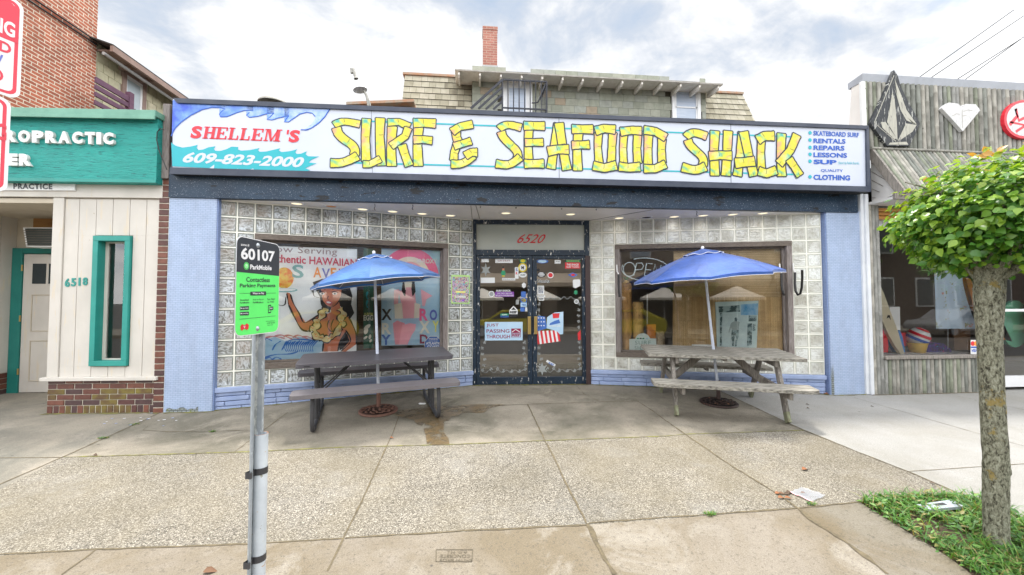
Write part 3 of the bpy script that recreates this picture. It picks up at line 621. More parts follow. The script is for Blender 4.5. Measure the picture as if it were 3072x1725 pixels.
b.ribbon([sA(*p, -.0012) for p in wave[15:21]], .012, NF, m_blue); b.ribbon([sA(*p, -.0013) for p in wave[20:26]], .012, NF, m_blue); b.ribbon([sA(*p, -.0012) for p in wave[25:]], .012, NF, m_blue); b.ribbon([sA(*p, -.0012) for p in tail], .014, NF, m_blue)
b.face([sA(*p, -.0006) for p in [(80, 375), (110, 398), (160, 412), (215, 405), (270, 392), (262, 412), (275, 430), (310, 425), (345, 410), (398, 402), (385, 420), (395, 434), (430, 436), (470, 425), (512, 405), (560, 408), (558, 425), (580, 434), (640, 430), (712, 415), (700, 430), (715, 442), (760, 440), (860, 416), (850, 432), (870, 444), (930, 437), (980, 424), (968, 445), (980, 458), (1010, 455), (1050, 438), (1042, 460), (1060, 474), (1140, 476), (1085, 498), (1065, 518), (1120, 525), (1070, 545), (1040, 560), (1075, 574), (990, 594), (900, 584), (640, 572), (400, 561), (88, 546)]], m_tealp)
for a, c, d in (((345, 566), (388, 534), (386, 566)), ((520, 574), (560, 562), (545, 575)), ((610, 577), (668, 562), (672, 580)), ((740, 585), (802, 572), (800, 588))): b.face([sA(*a, -.0012), sA(*d, -.0012), sA(*c, -.0012)], m_face)
b.build('wave_artwork', sign)
b = MB(); LT = {'H': [(.1, .34, 0, 1), (.66, .9, 0, 1), (.34, .66, .44, .56), (0, .44, 0, .09), (0, .44, .91, 1), (.56, 1, 0, .09), (.56, 1, .91, 1)],
 'E': [(.1, .36, 0, 1), (0, .9, 0, .1), (0, .9, .9, 1), (.36, .62, .45, .55), (.8, .92, 0, .3), (.8, .92, .7, 1), (.55, .66, .35, .65)],
 'L': [(.12, .40, 0, 1), (0, .52, .9, 1), (0, .92, 0, .1), (.8, .94, 0, .36)],
 'M': [(.08, .17, 0, 1), (.68, .90, 0, 1), (0, .27, 0, .09), (.58, 1, 0, .09), (0, .24, .91, 1), (.78, 1, .91, 1)]}
def nm(x0, x1, u, v):
    x = x0+(x1-x0)*u; by = 343+(x-215)*.0408; return sA(x+17*v, by-86*v, -.002)
for ch, x0, x1 in (('H', 302, 392), ('E', 392, 478), ('L', 482, 560), ('L', 566, 642), ('E', 648, 734), ('M', 738, 858)):
    for (a, c, d, e2) in LT[ch]: b.face([nm(x0, x1, a, d), nm(x0, x1, c, d), nm(x0, x1, c, e2), nm(x0, x1, a, e2)], m_redl)
    if ch == 'M':
        b.face([nm(x0, x1, *q) for q in ((.12, 1), (.40, 0), (.5, 0), (.34, 1))], m_redl); b.face([nm(x0, x1, *q) for q in ((.40, 0), (.5, 0), (.80, 1), (.72, 1))], m_redl)
for x0, x1 in ((214, 290), (916, 990)): b.text('S', nm(x0, x1, 0, -.02), nm(x0, x1, 1, -.02), nm(x0, x1, 0, 1.02), m_redl, bold=.045)
b.text("'", nm(893, 908, 0, .62), nm(893, 908, 1, .62), nm(893, 908, 0, 1.0), m_redl, bold=.04)
b.build('name_lettering', sign)
b = MB(); b.text('609-823-2000', sA(158, 520, -.0025), sA(1020, 556, -.0025), sA(176, 442, -.0025), m_face, bold=.035, shear=.2); b.build('phone_lettering', sign)
b = MB()
for y in (285, 333, 382, 428, 474, 578):
    b.lathe([(0, .001), (.027, .001)], sB(2110, y, -.001), m_tealp, 14, ax=NF)
for t_, x0, x1, yb, yt, dy, mm, bo in (('SKATEBOARD SURF', 2132, 2436, 303, 271, 13, m_blue, .03), ('RENTALS', 2133, 2347, 354, 322, 4, m_blue, .035), ('REPAIRS', 2133, 2340, 400, 368, 4, m_blue, .035), ('LESSONS', 2133, 2357, 447, 415, 5, m_blue, .035), ('SUP', 2133, 2288, 493, 462, 4, m_blue, .045), ('(Stand Up Paddle Boards)', 2300, 2437, 499, 476, 2, m_tealp, 0), ('QUALITY', 2182, 2330, 547, 527, 2, m_blue, .015), ('CLOTHING', 2133, 2377, 598, 563, 5, m_blue, .04)):
    b.text(t_, sB(x0, yb, -.001), sB(x1, yb+dy, -.001), sB(x0, yt, -.001), mm, bold=bo)
b.build('service_lettering', sign)
# weathered end board and stub of conduit at the sign's left end
b = MB(); b.box(-3.95, -3.86, FY-.03, FY+.5, 2.96, 3.93, m_greywv); b.box(-3.86, -3.80, FY+.02, FY+.5, 3.0, 3.9, m_under); b.build('end_board', shop, bevel=.01)
# ---------------------------------------------------------------- stickers on the doors
m_stw = plain('white sticker', (.74, .76, .78), .4); m_stb = plain('blue sticker', (.06, .16, .50), .4); m_sty = plain('yellow sticker', (.70, .55, .03), .4); m_stg = plain('green sticker', (.03, .28, .14), .4)
m_stk = plain('black sticker', (.02, .02, .025), .4); m_stp = plain('purple sticker', (.22, .06, .36), .4); m_str = plain('red sticker', (.65, .04, .05), .4); m_stl = pm('pale blue poster', (.38, .60, .80), (.55, .70, .85), scl=2, rough=.35, bump=0)
m_maroon = plain('maroon', (.28, .02, .07), .4); m_frost = plain('frosted etching', (.30, .32, .32), .6); m_skin = plain('tan skin paint', (.55, .22, .13), .6)
def st_rect(d, x0, x1, y0, y1, m, txt=(), name='sticker', tilt=0, border=None):
    b = MB(); q = [(x0, y1), (x1, y1+tilt), (x1, y0+tilt), (x0, y0)]
    if border: b.face([fD(DX(x+(-4 if i in (0, 3) else 4)), -.027, DZ(y+(4 if i < 2 else -4))) for i, (x, y) in enumerate(q)], border)
    b.face([fD(DX(x), -.026, DZ(y)) for x, y in q], m)
    for (t_, tx0, tx1, ty0, ty1, tm, bo) in txt:
        b.text(t_, fD(DX(tx0), -.024, DZ(ty1)), fD(DX(tx1), -.024, DZ(ty1)), fD(DX(tx0), -.024, DZ(ty0)), tm, bold=bo)
    return b.build(name, d)
def st_oval(d, x, y, rx, ry, m, m2=None, txt=(), name='sticker'):
    b = MB()
    def el(k, dd, mm): b.face([fD(DX(x+rx*k*math.cos(a*math.pi/12)), dd, DZ(y-ry*k*math.sin(a*math.pi/12))) for a in range(24)], mm)
    el(1, -.026, m)
    if m2: el(.72, -.025, m2)
    for (t_, tx0, tx1, ty0, ty1, tm, bo) in txt: b.text(t_, fD(DX(tx0), -.0235, DZ(ty1)), fD(DX(tx1), -.0235, DZ(ty1)), fD(DX(tx0), -.0235, DZ(ty0)), tm, bold=bo)
    return b.build(name, d)
def star(d, x, y, r_, k, m, name):
    b = MB(); b.face([fD(DX(x+(r_ if i % 2 == 0 else r_*k)*math.sin(i*math.pi/6)*.8), -.026, DZ(y-(r_ if i % 2 == 0 else r_*k)*math.cos(i*math.pi/6))) for i in range(12)], m); return b.build(name, d)
d1, d2 = doors
star(d1, 176, 567, 48, .42, m_frost, 'star_decal'); star(d2, 555, 1240, 48, .45, m_frost, 'star_decal')
st_rect(d1, 146, 196, 488, 514, m_stw); st_rect(d1, 240, 358, 490, 519, m_stw, [('SURF & SKATE', 256, 340, 498, 509, m_maroon, 0)]); st_rect(d1, 142, 237, 619, 656, m_stw)
st_oval(d1, 427, 504, 23, 15, m_stg, m_sty); st_oval(d1, 425, 550, 30, 31, m_sty, m_stw, [('M', 416, 434, 540, 562, m_stk, .05)]); st_oval(d1, 426, 601, 27, 17, m_stw, None, [('SURF', 410, 442, 596, 606, m_stk, .02)])
st_rect(d1, 372, 397, 548, 626, m_stw, [('S', 378, 391, 556, 575, m_stb, .03), ('R', 378, 391, 580, 598, m_str, .03)]); st_rect(d1, 286, 375, 622, 638, m_stw, [('LIFEGUARD & PATROL', 290, 371, 626, 634, m_stk, 0)])
b = MB()
b.face([fD(DX(x), -.025, DZ(y)) for x, y in ((284, 570), (302, 570), (311, 590), (305, 604), (282, 604), (277, 590))], m_stg); b.face([fD(DX(x), -.024, DZ(y)) for x, y in ((288, 570), (300, 570), (302, 555), (286, 555))], m_skin)
b.face([fD(DX(293+7*math.cos(a)), -.023, DZ(550-8*math.sin(a))) for a in [i*.63 for i in range(10)]], m_stk); b.face([fD(DX(x), -.023, DZ(y)) for x, y in ((284, 612), (304, 612), (302, 605), (286, 605))], m_sty); b.build('hula_sticker', d1)
st_rect(d1, 238, 366, 716, 750, m_stp, [('SURF SHACK', 246, 344, 702, 715, m_stw, .03), ('LOOK TWICE · SAVE A LIFE', 252, 352, 722, 732, m_stw, .01), ('MOTORCYCLES ARE EVERYWHERE', 244, 362, 737, 746, m_stw, .01)])
st_oval(d1, 214, 731, 20, 21, m_stw, m_frost); star(d1, 433, 672, 20, .8, m_stw, 'sticker'); st_rect(d1, 414, 446, 714, 755, m_stb); st_rect(d1, 410, 453, 760, 789, m_stb); st_oval(d1, 431, 774, 18, 12, m_sty)
st_rect(d1, 410, 453, 790, 818, m_stl, [('VISA', 416, 446, 798, 811, m_stb, .04)]); st_rect(d1, 408, 438, 822, 850, m_stb); st_rect(d1, 442, 456, 822, 850, m_stw); st_rect(d1, 378, 400, 770, 802, m_frost)
b = MB(); b.face([fD(DX(x), -.026, DZ(y)) for x, y in ((334, 842), (392, 842), (363, 812))], m_stw); b.face([fD(DX(x), -.0255, DZ(y)) for x, y in ((346, 839), (380, 839), (363, 822))], m_stk); b.face([fD(DX(x), -.026, DZ(y)) for x, y in ((335, 868), (390, 868), (390, 842), (335, 842))], m_stw)
b.text('REEF', fD(DX(340), -.024, DZ(863)), fD(DX(385), -.024, DZ(863)), fD(DX(340), -.024, DZ(846)), m_stk, bold=.05); b.face([fD(DX(x), -.026, DZ(y)) for x, y in ((336, 885), (388, 885), (388, 870), (336, 870))], m_stk); b.build('sticker', d1)
st_rect(d1, 274, 330, 864, 888, m_stg, [('SURF', 284, 320, 868, 876, m_stw, .03)]); st_rect(d1, 274, 330, 878, 890, m_stb)
o = st_rect(d1, 170, 424, 921, 1046, m_stl, [('JUST', 181, 263, 932, 957, m_maroon, .01), ('PASSING', 181, 335, 970, 994, m_maroon, .01), ('THROUGH', 181, 338, 1008, 1032, m_maroon, .01)], 'door_poster')
b = MB(); b.face([fD(DX(x), -.022, DZ(y)) for x, y in ((347, 995), (411, 995), (411, 966), (347, 966))], m_maroon); b.face([fD(DX(x), -.022, DZ(y)) for x, y in ((347, 1025), (411, 1025), (411, 997), (347, 997))], m_maroon); b.face([fD(DX(x), -.0212, DZ(y)) for x, y in ((350, 1022), (408, 1022), (408, 1000), (350, 1000))], m_stl)
b.ribbon([fD(DX(x), -.021, DZ(y)) for x, y in ((352, 990), (377, 972), (405, 990))], .012, dN*-1, m_stw); b.text('REEF', fD(DX(353), -.0205, DZ(1019)), fD(DX(406), -.0205, DZ(1019)), fD(DX(353), -.0205, DZ(1002)), m_maroon, bold=.05); b.build('sticker', d1)
st_rect(d1, 462, 484, 1188, 1268, m_stw)
st_oval(d2, 558, 507, 42, 14, m_stb, m_stl); st_rect(d2, 643, 684, 498, 522, m_stw, [('NOTICE', 650, 677, 504, 512, m_stk, 0)]); st_rect(d2, 720, 818, 497, 512, m_stg, [('WELCOME TO THE SURF', 726, 812, 500, 508, m_sty, 0)])
st_rect(d2, 714, 818, 514, 556, m_str, [('THE SHACK', 724, 810, 522, 536, m_stw, .03), ('SURF TOWN', 724, 810, 540, 551, m_stw, .02)]); st_oval(d2, 551, 598, 32, 20, m_stk, m_stw, [('Sunset', 530, 572, 588, 597, m_stk, .02), ('Beach', 532, 570, 600, 609, m_stk, .02)])
st_oval(d2, 614, 602, 21, 21, m_stw, m_str); st_oval(d2, 530, 566, 10, 10, m_stk)
b = MB(); b.text('Tamba', fD(DX(520), -.025, DZ(655)), fD(DX(608), -.025, DZ(655)), fD(DX(524), -.025, DZ(630)), m_stw, bold=.05, shear=.25); b.text('Tamba', fD(DX(521), -.0245, DZ(654)), fD(DX(607), -.0245, DZ(654)), fD(DX(525), -.0245, DZ(631)), m_stk, bold=.01, shear=.25); b.build('sticker', d2)
b = MB(); b.face([fD(DX(x), -.026, DZ(y)) for x, y in ((732, 600), (768, 618), (802, 600), (768, 582))], m_stb); b.face([fD(DX(x), -.025, DZ(y)) for x, y in ((750, 600), (768, 610), (786, 600), (768, 590))], m_str); b.build('sticker', d2)
b = MB(); b.face([fD(DX(x), -.026, DZ(y)) for x, y in ((766, 640), (772, 632), (812, 630), (818, 638), (818, 676), (800, 684), (785, 692), (768, 684))], m_stw); b.build('sticker', d2)
st_rect(d2, 524, 570, 674, 734, m_stw); st_rect(d2, 530, 564, 680, 726, m_stb); st_rect(d2, 524, 577, 740, 752, m_stw, [('SURFRIDER', 530, 572, 743, 749, m_stk, 0)]); st_rect(d2, 532, 570, 754, 776, m_stw, [('REEF', 537, 565, 759, 770, m_stk, .04)])
star(d2, 786, 720, 21, .55, m_stg, 'clover_sticker'); st_oval(d2, 790, 783, 16, 16, m_stw, m_frost)
b = MB(); b.face([fD(DX(x), -.024, DZ(y)) for x, y in ((590, 890), (640, 858), (700, 853), (700, 925), (698, 1005), (675, 1008), (655, 985), (585, 965))], m_stl); b.face([fD(DX(x), -.023, DZ(y)) for x, y in ((625, 865), (675, 862), (670, 895), (630, 898))], m_str); b.face([fD(DX(x), -.023, DZ(y)) for x, y in ((605, 945), (680, 930), (670, 905), (640, 915), (610, 930))], m_stb)
b.text('PLAY MAKE LAND', fD(DX(598), -.022, DZ(955)), fD(DX(682), -.022, DZ(955)), fD(DX(598), -.022, DZ(944)), m_stw, bold=.03); b.build('flyer', d2)
b = MB(); b.face([fD(DX(x), -.0262, DZ(y)) for x, y in ((524, 880), (575, 885), (590, 965), (524, 985))], m_stb)
for i in range(9): b.lathe([(0, 0), (.012, 0)], fD(DX(532+(i % 3)*18), -.025, DZ(895+(i//3)*26)), m_stw, 6, ax=-dN)
for i in range(11):
    x0, x1 = 522+i*14, 522+(i+1)*14; b.face([fD(DX(x), -.0258, DZ(y)) for x, y in ((x0+4, 1075-i*2), (x1+4, 1073-i*2), (x1-8, 982-i*.4), (x0-8, 985-i*.4))], m_str if i % 2 == 0 else m_stw)
b.build('flag_decal', d2)
b = MB(); b.face([fD(DX(x), -.026, DZ(y)) for x, y in ((580, 1192), (590, 1180), (647, 1212), (640, 1226))], m_stw); b.text('SURF', fD(DX(596), -.024, DZ(1204)), fD(DX(630), -.024, DZ(1222)), fD(DX(602), -.024, DZ(1192)), m_stb, bold=.04); b.build('sticker', d2)
b = MB(); b.face([fD(DX(x), -.026, DZ(y)) for x, y in ((797, 1000), (818, 978), (818, 1045), (800, 1048))], m_str); b.build('sticker', d2)
for d, gx0, gx1 in ((d1, 160, 440), (d2, 540, 812)):       # etched vine border
    b = MB(); rr = random.Random(3)
    def leaf(x, y):
        for a in range(5):
            t = a*1.257+rr.random(); b.face([fD(DX(x), -.0275, DZ(y)), fD(DX(x+9*math.cos(t-.4)), -.0275, DZ(y+9*math.sin(t-.4))), fD(DX(x+13*math.cos(t)), -.0275, DZ(y+13*math.sin(t))), fD(DX(x+9*math.cos(t+.4)), -.0275, DZ(y+9*math.sin(t+.4)))], m_frost)
    for i in range(7): leaf(gx0+(gx1-gx0)*i/6+rr.uniform(-8, 8), 1245+rr.uniform(-12, 12))
    for s_ in (gx0, gx1):
        for i in range(5): leaf(s_+rr.uniform(-10, 10), 1060+i*38)
        if d is d2:
            for i in range(5): leaf(s_+rr.uniform(-10, 10), 800+i*40)
    b.ribbon([fD(DX(gx0+(gx1-gx0)*i/24), -.0277, DZ(1255+10*math.sin(i*1.3))) for i in range(25)], .006, dN*-1, m_frost)
    if d is d2: b.ribbon([fD(DX(580+8*i), -.0277, DZ(758+9*math.sin(i*1.1))) for i in range(26)], .008, dN*-1, m_frost)
    b.build('vine_etching', d)
# ---------------------------------------------------------------- left window display
k3 = crop(640, 560, 1.954); k5 = crop(1750, 600, 2.066)
def sh(o): return o-.047 if .139 < o < .1611 else o      # posters hang just behind the pane
def wl(x, y, o=.14): return pL(*k3(x, y), sh(o))
def wr(x, y, o=.14): return pR(*k5(x, y), sh(o))
LNF, RNF = -LN, -RN
def pp(n, c, **k): return pm(n, c, tuple(min(1, x*1.12) for x in c), scl=3, rough=.5, bump=0, big=.05, **k)
m_paper = pp('pale poster paper', (.86, .88, .92)); m_skinp = pp('brown painted skin', (.66, .24, .13)); m_hair = pp('black painted hair', (.02, .02, .025)); m_lei = pm('yellow lei paint', (.90, .70, .28), (.95, .88, .62), scl=12, rough=.6, bump=0)
m_sea = pp('blue sea paint', (.03, .18, .55)); m_pinkc = pp('pink cloud paint', (.62, .26, .27)); m_grp = pp('grey brown paint', (.36, .26, .28)); m_rosep = pp('rose paint', (.60, .05, .12)); m_tealq = pp('muted teal paint', (.22, .48, .50)); m_orp = pp('orange paint', (.85, .30, .05)); m_violet = pp('violet paint', (.13, .16, .52))
m_sunp = pm('orange yellow ball paint', (.88, .25, .05), (.90, .68, .12), scl=9, rough=.5, bump=0, lo=.42, hi=.55)
m_pink = pp('hot pink print', (.85, .16, .35)); m_pinkl = pp('pale pink print', (.85, .45, .52)); m_cyan = pm('sky blue print', (.36, .60, .78), (.55, .72, .84), scl=3, rough=.4, bump=0); m_cream = pp('cream print', (.80, .76, .66)); m_yel = pp('pale yellow print', (.84, .80, .22)); m_gd = pp('dark green print', (.03, .12, .07))
def brush(b, fn, pts, wd, m, o, nf, taper=.6):
    P = []
    for i in range(len(pts)-1):
        p0, p1, p2, p3 = pts[max(i-1, 0)], pts[i], pts[i+1], pts[min(i+2, len(pts)-1)]
        for k in range(5):
            t = k/5; P.append(tuple(.5*((2*p1[j])+(-p0[j]+p2[j])*t+(2*p0[j]-5*p1[j]+4*p2[j]-p3[j])*t*t+(-p0[j]+3*p1[j]-3*p2[j]+p3[j])*t**3) for j in (0, 1)))
    P.append(pts[-1]); wd = wd*1.35 if wd < .03 else wd; b.ribbon([fn(x, y, o) for x, y in P], [wd*(.8+.35*math.sin(i*.7)) for i in range(len(P))], nf, m, taper)
po = thing('hand_painted_poster', 'hand painted shave ice poster with a lei wearing woman in the left window', 'poster', wl(560, 1025, .16))
b = MB(); b.prism([wl(283, 345, .150), wl(843, 366, .150), wl(838, 1010, .150), wl(283, 1032, .150)], LN*.006, m_paper); b.build('sheet', po)
b = MB(); O = .1475
b.text('Now Serving', wl(300, 392, O), wl(725, 412, O), wl(302, 340, O), m_grp, bold=.0, sp=1.05); b.text('Authentic HAWAIIAN', wl(300, 440, O), wl(840, 470, O), wl(300, 392, O), m_rosep, bold=.02)
for ch, x0, x1, y0, y1, mm in (('S', 462, 530, 456, 535, m_tealq), ('H', 543, 578, 465, 530, m_paper), ('A', 586, 634, 470, 532, m_orp), ('V', 636, 684, 478, 535, m_violet), ('E', 688, 722, 475, 535, m_orp), ('ICE', 735, 830, 480, 545, m_rosep)):
    b.text(ch, wl(x0, y1, O), wl(x1, y1+2, O), wl(x0, y0, O), mm, bold=.02)
b.build('brush_lettering', po)
b = MB()
b.face([wl(415+56*math.cos(a), 535-62*math.sin(a), .1485) for a in [i*.2618 for i in range(24)]], m_sunp); b.face([wl(410+84*math.cos(a), 606-13*math.sin(a), .148) for a in [i*.2618 for i in range(24)]], m_tealq)
b.face([wl(410+74*math.cos(a), 604-9*math.sin(a), .1478) for a in [i*.2618 for i in range(24)]], m_paper); b.face([wl(x, y, .148) for x, y in ((375, 640), (425, 640), (418, 690), (380, 688))], m_paper)
brush(b, wl, [(375, 640), (380, 690), (418, 692), (425, 645)], .012, m_hair, .1474, LNF)
b.build('shave_ice', po)
b = MB()
b.face([wl(x, y, .149) for x, y in ((582, 560), (604, 610), (622, 640), (630, 690), (652, 735), (690, 720), (745, 700), (802, 775), (826, 740), (808, 690), (815, 640), (800, 590), (780, 550), (640, 540))], m_hair)
b.face([wl(x, y, .1482) for x, y in ((745, 850), (760, 830), (812, 905), (790, 935), (740, 960), (735, 900))], m_hair)
b.face([wl(x, y, .148) for x, y in ((628, 600), (690, 575), (752, 590), (748, 640), (728, 680), (695, 705), (668, 700), (640, 665))], m_skinp)
b.face([wl(x, y, .148) for x, y in ((690, 690), (735, 668), (752, 735), (800, 768), (778, 850), (742, 905), (728, 965), (640, 967), (645, 905), (600, 850), (590, 800), (650, 755), (690, 735))], m_skinp)
b.face([wl(x, y, .1481) for x, y in ((430, 620), (450, 625), (462, 668), (500, 740), (540, 795), (620, 745), (645, 760), (620, 830), (545, 842), (520, 838), (478, 770), (440, 690))], m_skinp)
b.face([wl(x, y, .1481) for x, y in ((790, 765), (812, 800), (838, 868), (836, 925), (775, 968), (745, 965), (800, 905), (775, 840))], m_skinp)
b.build('woman', po)
b = MB()
for pts, wd in (([(440, 690), (478, 770), (520, 838), (575, 843), (620, 810)], .016), ([(452, 630), (468, 680), (505, 745), (535, 798), (600, 762), (645, 735)], .014), ([(430, 625), (436, 660), (440, 690)], .012), ([(792, 765), (815, 805), (838, 868), (836, 925)], .016), ([(775, 840), (805, 905), (748, 965)], .016), ([(640, 967), (648, 900)], .016), ([(730, 965), (745, 900), (778, 850)], .014), ([(680, 780), (668, 815), (685, 845), (705, 848)], .010), ([(705, 775), (690, 820), (705, 850), (735, 840)], .010), ([(628, 600), (640, 665), (668, 700), (695, 706), (728, 682), (750, 640)], .010), ([(745, 640), (790, 680), (800, 770)], .016), ([(585, 600), (590, 640), (620, 650)], .008), ([(575, 590), (580, 620)], .008)):
    brush(b, wl, pts, wd, m_hair, .1470, LNF)
lei = [(655, 715), (640, 745), (610, 790), (590, 830), (592, 868), (635, 893), (690, 885), (735, 850), (752, 800), (758, 750), (748, 705)]
lw = [(x+9*math.sin(i*1.9), y+9*math.cos(i*2.3)) for i, (x, y) in enumerate([(lei[i][0]+(lei[i+1][0]-lei[i][0])*k/3, lei[i][1]+(lei[i+1][1]-lei[i][1])*k/3) for i in range(len(lei)-1) for k in range(3)])]
brush(b, wl, lw, .118, m_hair, .1466, LNF, 0); brush(b, wl, lw, .078, m_lei, .1462, LNF, 0)
for i in range(3, len(lw)-2, 2): brush(b, wl, [(lw[i][0]-8, lw[i][1]-4), (lw[i][0]+3, lw[i][1]+3), (lw[i][0]+9, lw[i][1]-5)], .006, m_orp, .1459, LNF)
for e in (638, 712):
    b.face([wl(e+15*math.cos(a), 627-7*math.sin(a), .1468) for a in [i*.5236 for i in range(12)]], m_white_p); b.face([wl(e+6*math.cos(a), 627-6*math.sin(a), .1464) for a in [i*.5236 for i in range(12)]], m_hair); brush(b, wl, [(e-18, 620), (e, 615), (e+20, 622)], .010, m_hair, .1462, LNF); brush(b, wl, [(e-16, 603), (e+4, 598), (e+20, 606)], .007, m_hair, .1462, LNF)
b.face([wl(x, y, .1468) for x, y in ((655, 672), (675, 666), (698, 676), (690, 692), (668, 690))], m_rosep); b.face([wl(x, y, .1464) for x, y in ((660, 674), (676, 672), (692, 679), (684, 685), (668, 683))], m_white_p); brush(b, wl, [(676, 640), (668, 658), (680, 662)], .006, m_hair, .1464, LNF)
b.build('figure_outline', po)
b = MB(); rr = random.Random(9)
b.face([wl(x, y, .1488) for x, y in ((286, 905), (360, 880), (420, 905), (500, 880), (580, 890), (645, 905), (640, 965), (500, 1018), (284, 1030))], m_cyan)
for i in range(6): brush(b, wl, [(300+i*55, 900-rr.uniform(0, 25)), (350+i*50, 880+rr.uniform(-10, 10)), (420+i*45, 895+rr.uniform(-8, 8))], .016, m_pinkc, .1476, LNF)
for i in range(15): brush(b, wl, [(430+i*13, 905+rr.uniform(-6, 6)), (415+i*12, 935), (430+i*11, 968)], .012, m_sea, .1474, LNF)
for pts in ([(290, 925), (310, 890), (345, 905)], [(400, 960), (440, 905), (520, 895), (600, 905)], [(290, 1005), (360, 985), (450, 980), (500, 965)], [(300, 1010), (330, 1000), (345, 1012), (370, 1000), (400, 1012)], [(345, 960), (365, 925), (395, 905)]): brush(b, wl, pts, .014, m_sea, .1474, LNF)
b.build('sea_painting', po)
b = MB(); b.prism([wl(880, 360, .155), wl(940, 362, .155), wl(938, 945, .155), wl(880, 950, .155)], LN*.004, m_gd)
b.text('SURFER', wl(884, 752, .152), wl(936, 752, .152), wl(884, 739, .152), m_yel, bold=.02); b.text('EGG', wl(880, 786, .152), wl(937, 785, .152), wl(880, 752, .152), m_cream, bold=.04)
for x, y, rx, ry in ((902, 822, 20, 13), (895, 845, 13, 20), (892, 885, 12, 8), (918, 880, 8, 14), (922, 903, 8, 9)): b.face([wl(x+rx*math.cos(a), y-ry*math.sin(a)-.5*rx*math.cos(a), .151) for a in [i*.5236 for i in range(12)]], m_cream)
for y in (470, 540, 615, 665): brush(b, wl, [(905, y), (898, y+25), (905, y+45)], .02, m_tealp, .151, LNF)
tag(b.build('banner'), 'narrow dark green banner reading EGG between two window posters', 'banner')
b = MB(); b.prism([wl(985, 352, .160), wl(1340, 360, .160), wl(1338, 925, .160), wl(985, 932, .160)], LN*.006, m_cyan)
def arc(cx, cyy, r0, r1, a0, a1, m, o):
    A = [a0+(a1-a0)*i/16 for i in range(17)]
    for i in range(16): b.face([wl(cx+r0*math.cos(A[i]), cyy-r0*math.sin(A[i]), o), wl(cx+r1*math.cos(A[i]), cyy-r1*math.sin(A[i]), o), wl(cx+r1*math.cos(A[i+1]), cyy-r1*math.sin(A[i+1]), o), wl(cx+r0*math.cos(A[i+1]), cyy-r0*math.sin(A[i+1]), o)], m)
arc(1150, 530, 120, 172, 0, 2.7, m_pink, .158); arc(1150, 530, 90, 120, 0, 2.7, m_cream, .158); arc(1150, 530, 55, 90, 0, 3.14, m_pinkl, .158)
m_leg = pp('rosy leg print', (.80, .34, .40)); m_leg2 = pp('pink leg print', (.86, .42, .50))
F = lambda m, o, *p: b.face([wl(x, y, o) for x, y in p], m)
F(m_pinkl, .157, (1085, 610), (1180, 605), (1190, 700), (1185, 790), (1110, 800), (1105, 700)); F(m_pinkl, .1572, (1060, 605), (1090, 600), (1082, 700), (1058, 690)); F(m_pinkl, .1572, (1215, 600), (1285, 640), (1250, 660), (1240, 700), (1225, 700))
F(m_cream, .1565, (1060, 690), (1105, 680), (1115, 790), (1065, 800)); F(m_cream, .1565, (1180, 680), (1215, 690), (1205, 790), (1175, 800)); F(m_stl, .1562, (1058, 775), (1210, 770), (1190, 845), (1130, 860), (1080, 850))
F(m_leg, .156, (1052, 800), (1078, 785), (1122, 800), (1118, 850), (1104, 890), (1100, 926), (1066, 926), (1060, 880)); F(m_leg2, .1559, (1108, 812), (1150, 800), (1188, 806), (1184, 838), (1162, 872), (1138, 926), (1086, 926), (1096, 870)); F(m_pinkl, .1558, (1130, 590), (1160, 590), (1166, 640), (1126, 640)); F(m_hair, .1561, (1112, 540), (1178, 540), (1186, 615), (1172, 640), (1118, 640), (1104, 610)); F(m_cream, .156, (1120, 560), (1165, 555), (1160, 605), (1125, 605))
for ch, x0, x1, y0, y1, mm in (('X', 985, 1046, 716, 782, m_stk), ('R', 988, 1042, 798, 864, m_cream), ('Y', 984, 1040, 868, 928, m_stb), ('R', 1208, 1258, 714, 786, m_pink), ('O', 1268, 1312, 720, 784, m_violet), ('X', 1206, 1270, 786, 860, m_cream), ('Y', 1284, 1322, 786, 852, m_yel), ('D', 1210, 1258, 866, 920, m_maroon)):
    b.text(ch, wl(x0, y1, .155), wl(x1, y1, .155), wl(x0, y0, .155), mm, bold=.035)
b.text('ROXY', wl(1226, 450, .155), wl(1312, 450, .155), wl(1226, 422, .155), m_white_p, bold=.03); b.face([wl(1206+16*math.cos(a), 436-13*math.sin(a), .155) for a in [i*.5236 for i in range(12)]], m_white_p)
tag(b.build('surfwear_poster'), 'bright surfwear poster with pink rainbow and large coloured letters', 'poster')
b = MB(); oc = lambda r_, o: [wl(1289+r_*math.cos(R(22.5+45*i)), 928-r_*math.sin(R(22.5+45*i)), o) for i in range(8)]
b.face(oc(56, .105), m_white_p); b.face(oc(53, .1045), m_stb)
for t_, x0, x1, y0, y1, bo in (('WARNING', 1262, 1315, 888, 897, .03), ('PROTECTED BY', 1262, 1315, 902, 908, 0), ('ATLANTIC', 1246, 1333, 911, 926, .045), ('COAST', 1254, 1325, 930, 944, .045), ('ALARM', 1262, 1318, 948, 960, .04)): b.text(t_, wl(x0, y1, .1035), wl(x1, y1, .1035), wl(x0, y0, .1035), m_white_p, bold=bo)
tag(b.build('alarm_sticker'), 'blue octagonal alarm warning sticker reading ATLANTIC COAST', 'sticker')
m_reed = brickmat('bamboo reed blind', (.30, .19, .10), (.20, .12, .06), (.07, .045, .03), 1.3, .012, .0018, bump=.5, rough=.6)
m_reedv = brickmat('upright reed blind', (.92, .68, .36), (.70, .46, .21), (.22, .14, .07), 1.1, .011, .0018, rot=(R(90), 0, R(90)), bump=.6, rough=.6, var=.35)
b = MB(); b.prism([wl(846, 330, .3), wl(988, 335, .3), wl(988, 985, .3), wl(846, 985, .3)], LN*.012, m_reed); tag(b.build('bamboo_blind'), 'brown bamboo blind hanging behind the EGG banner', 'blind')
m_mosaic = None
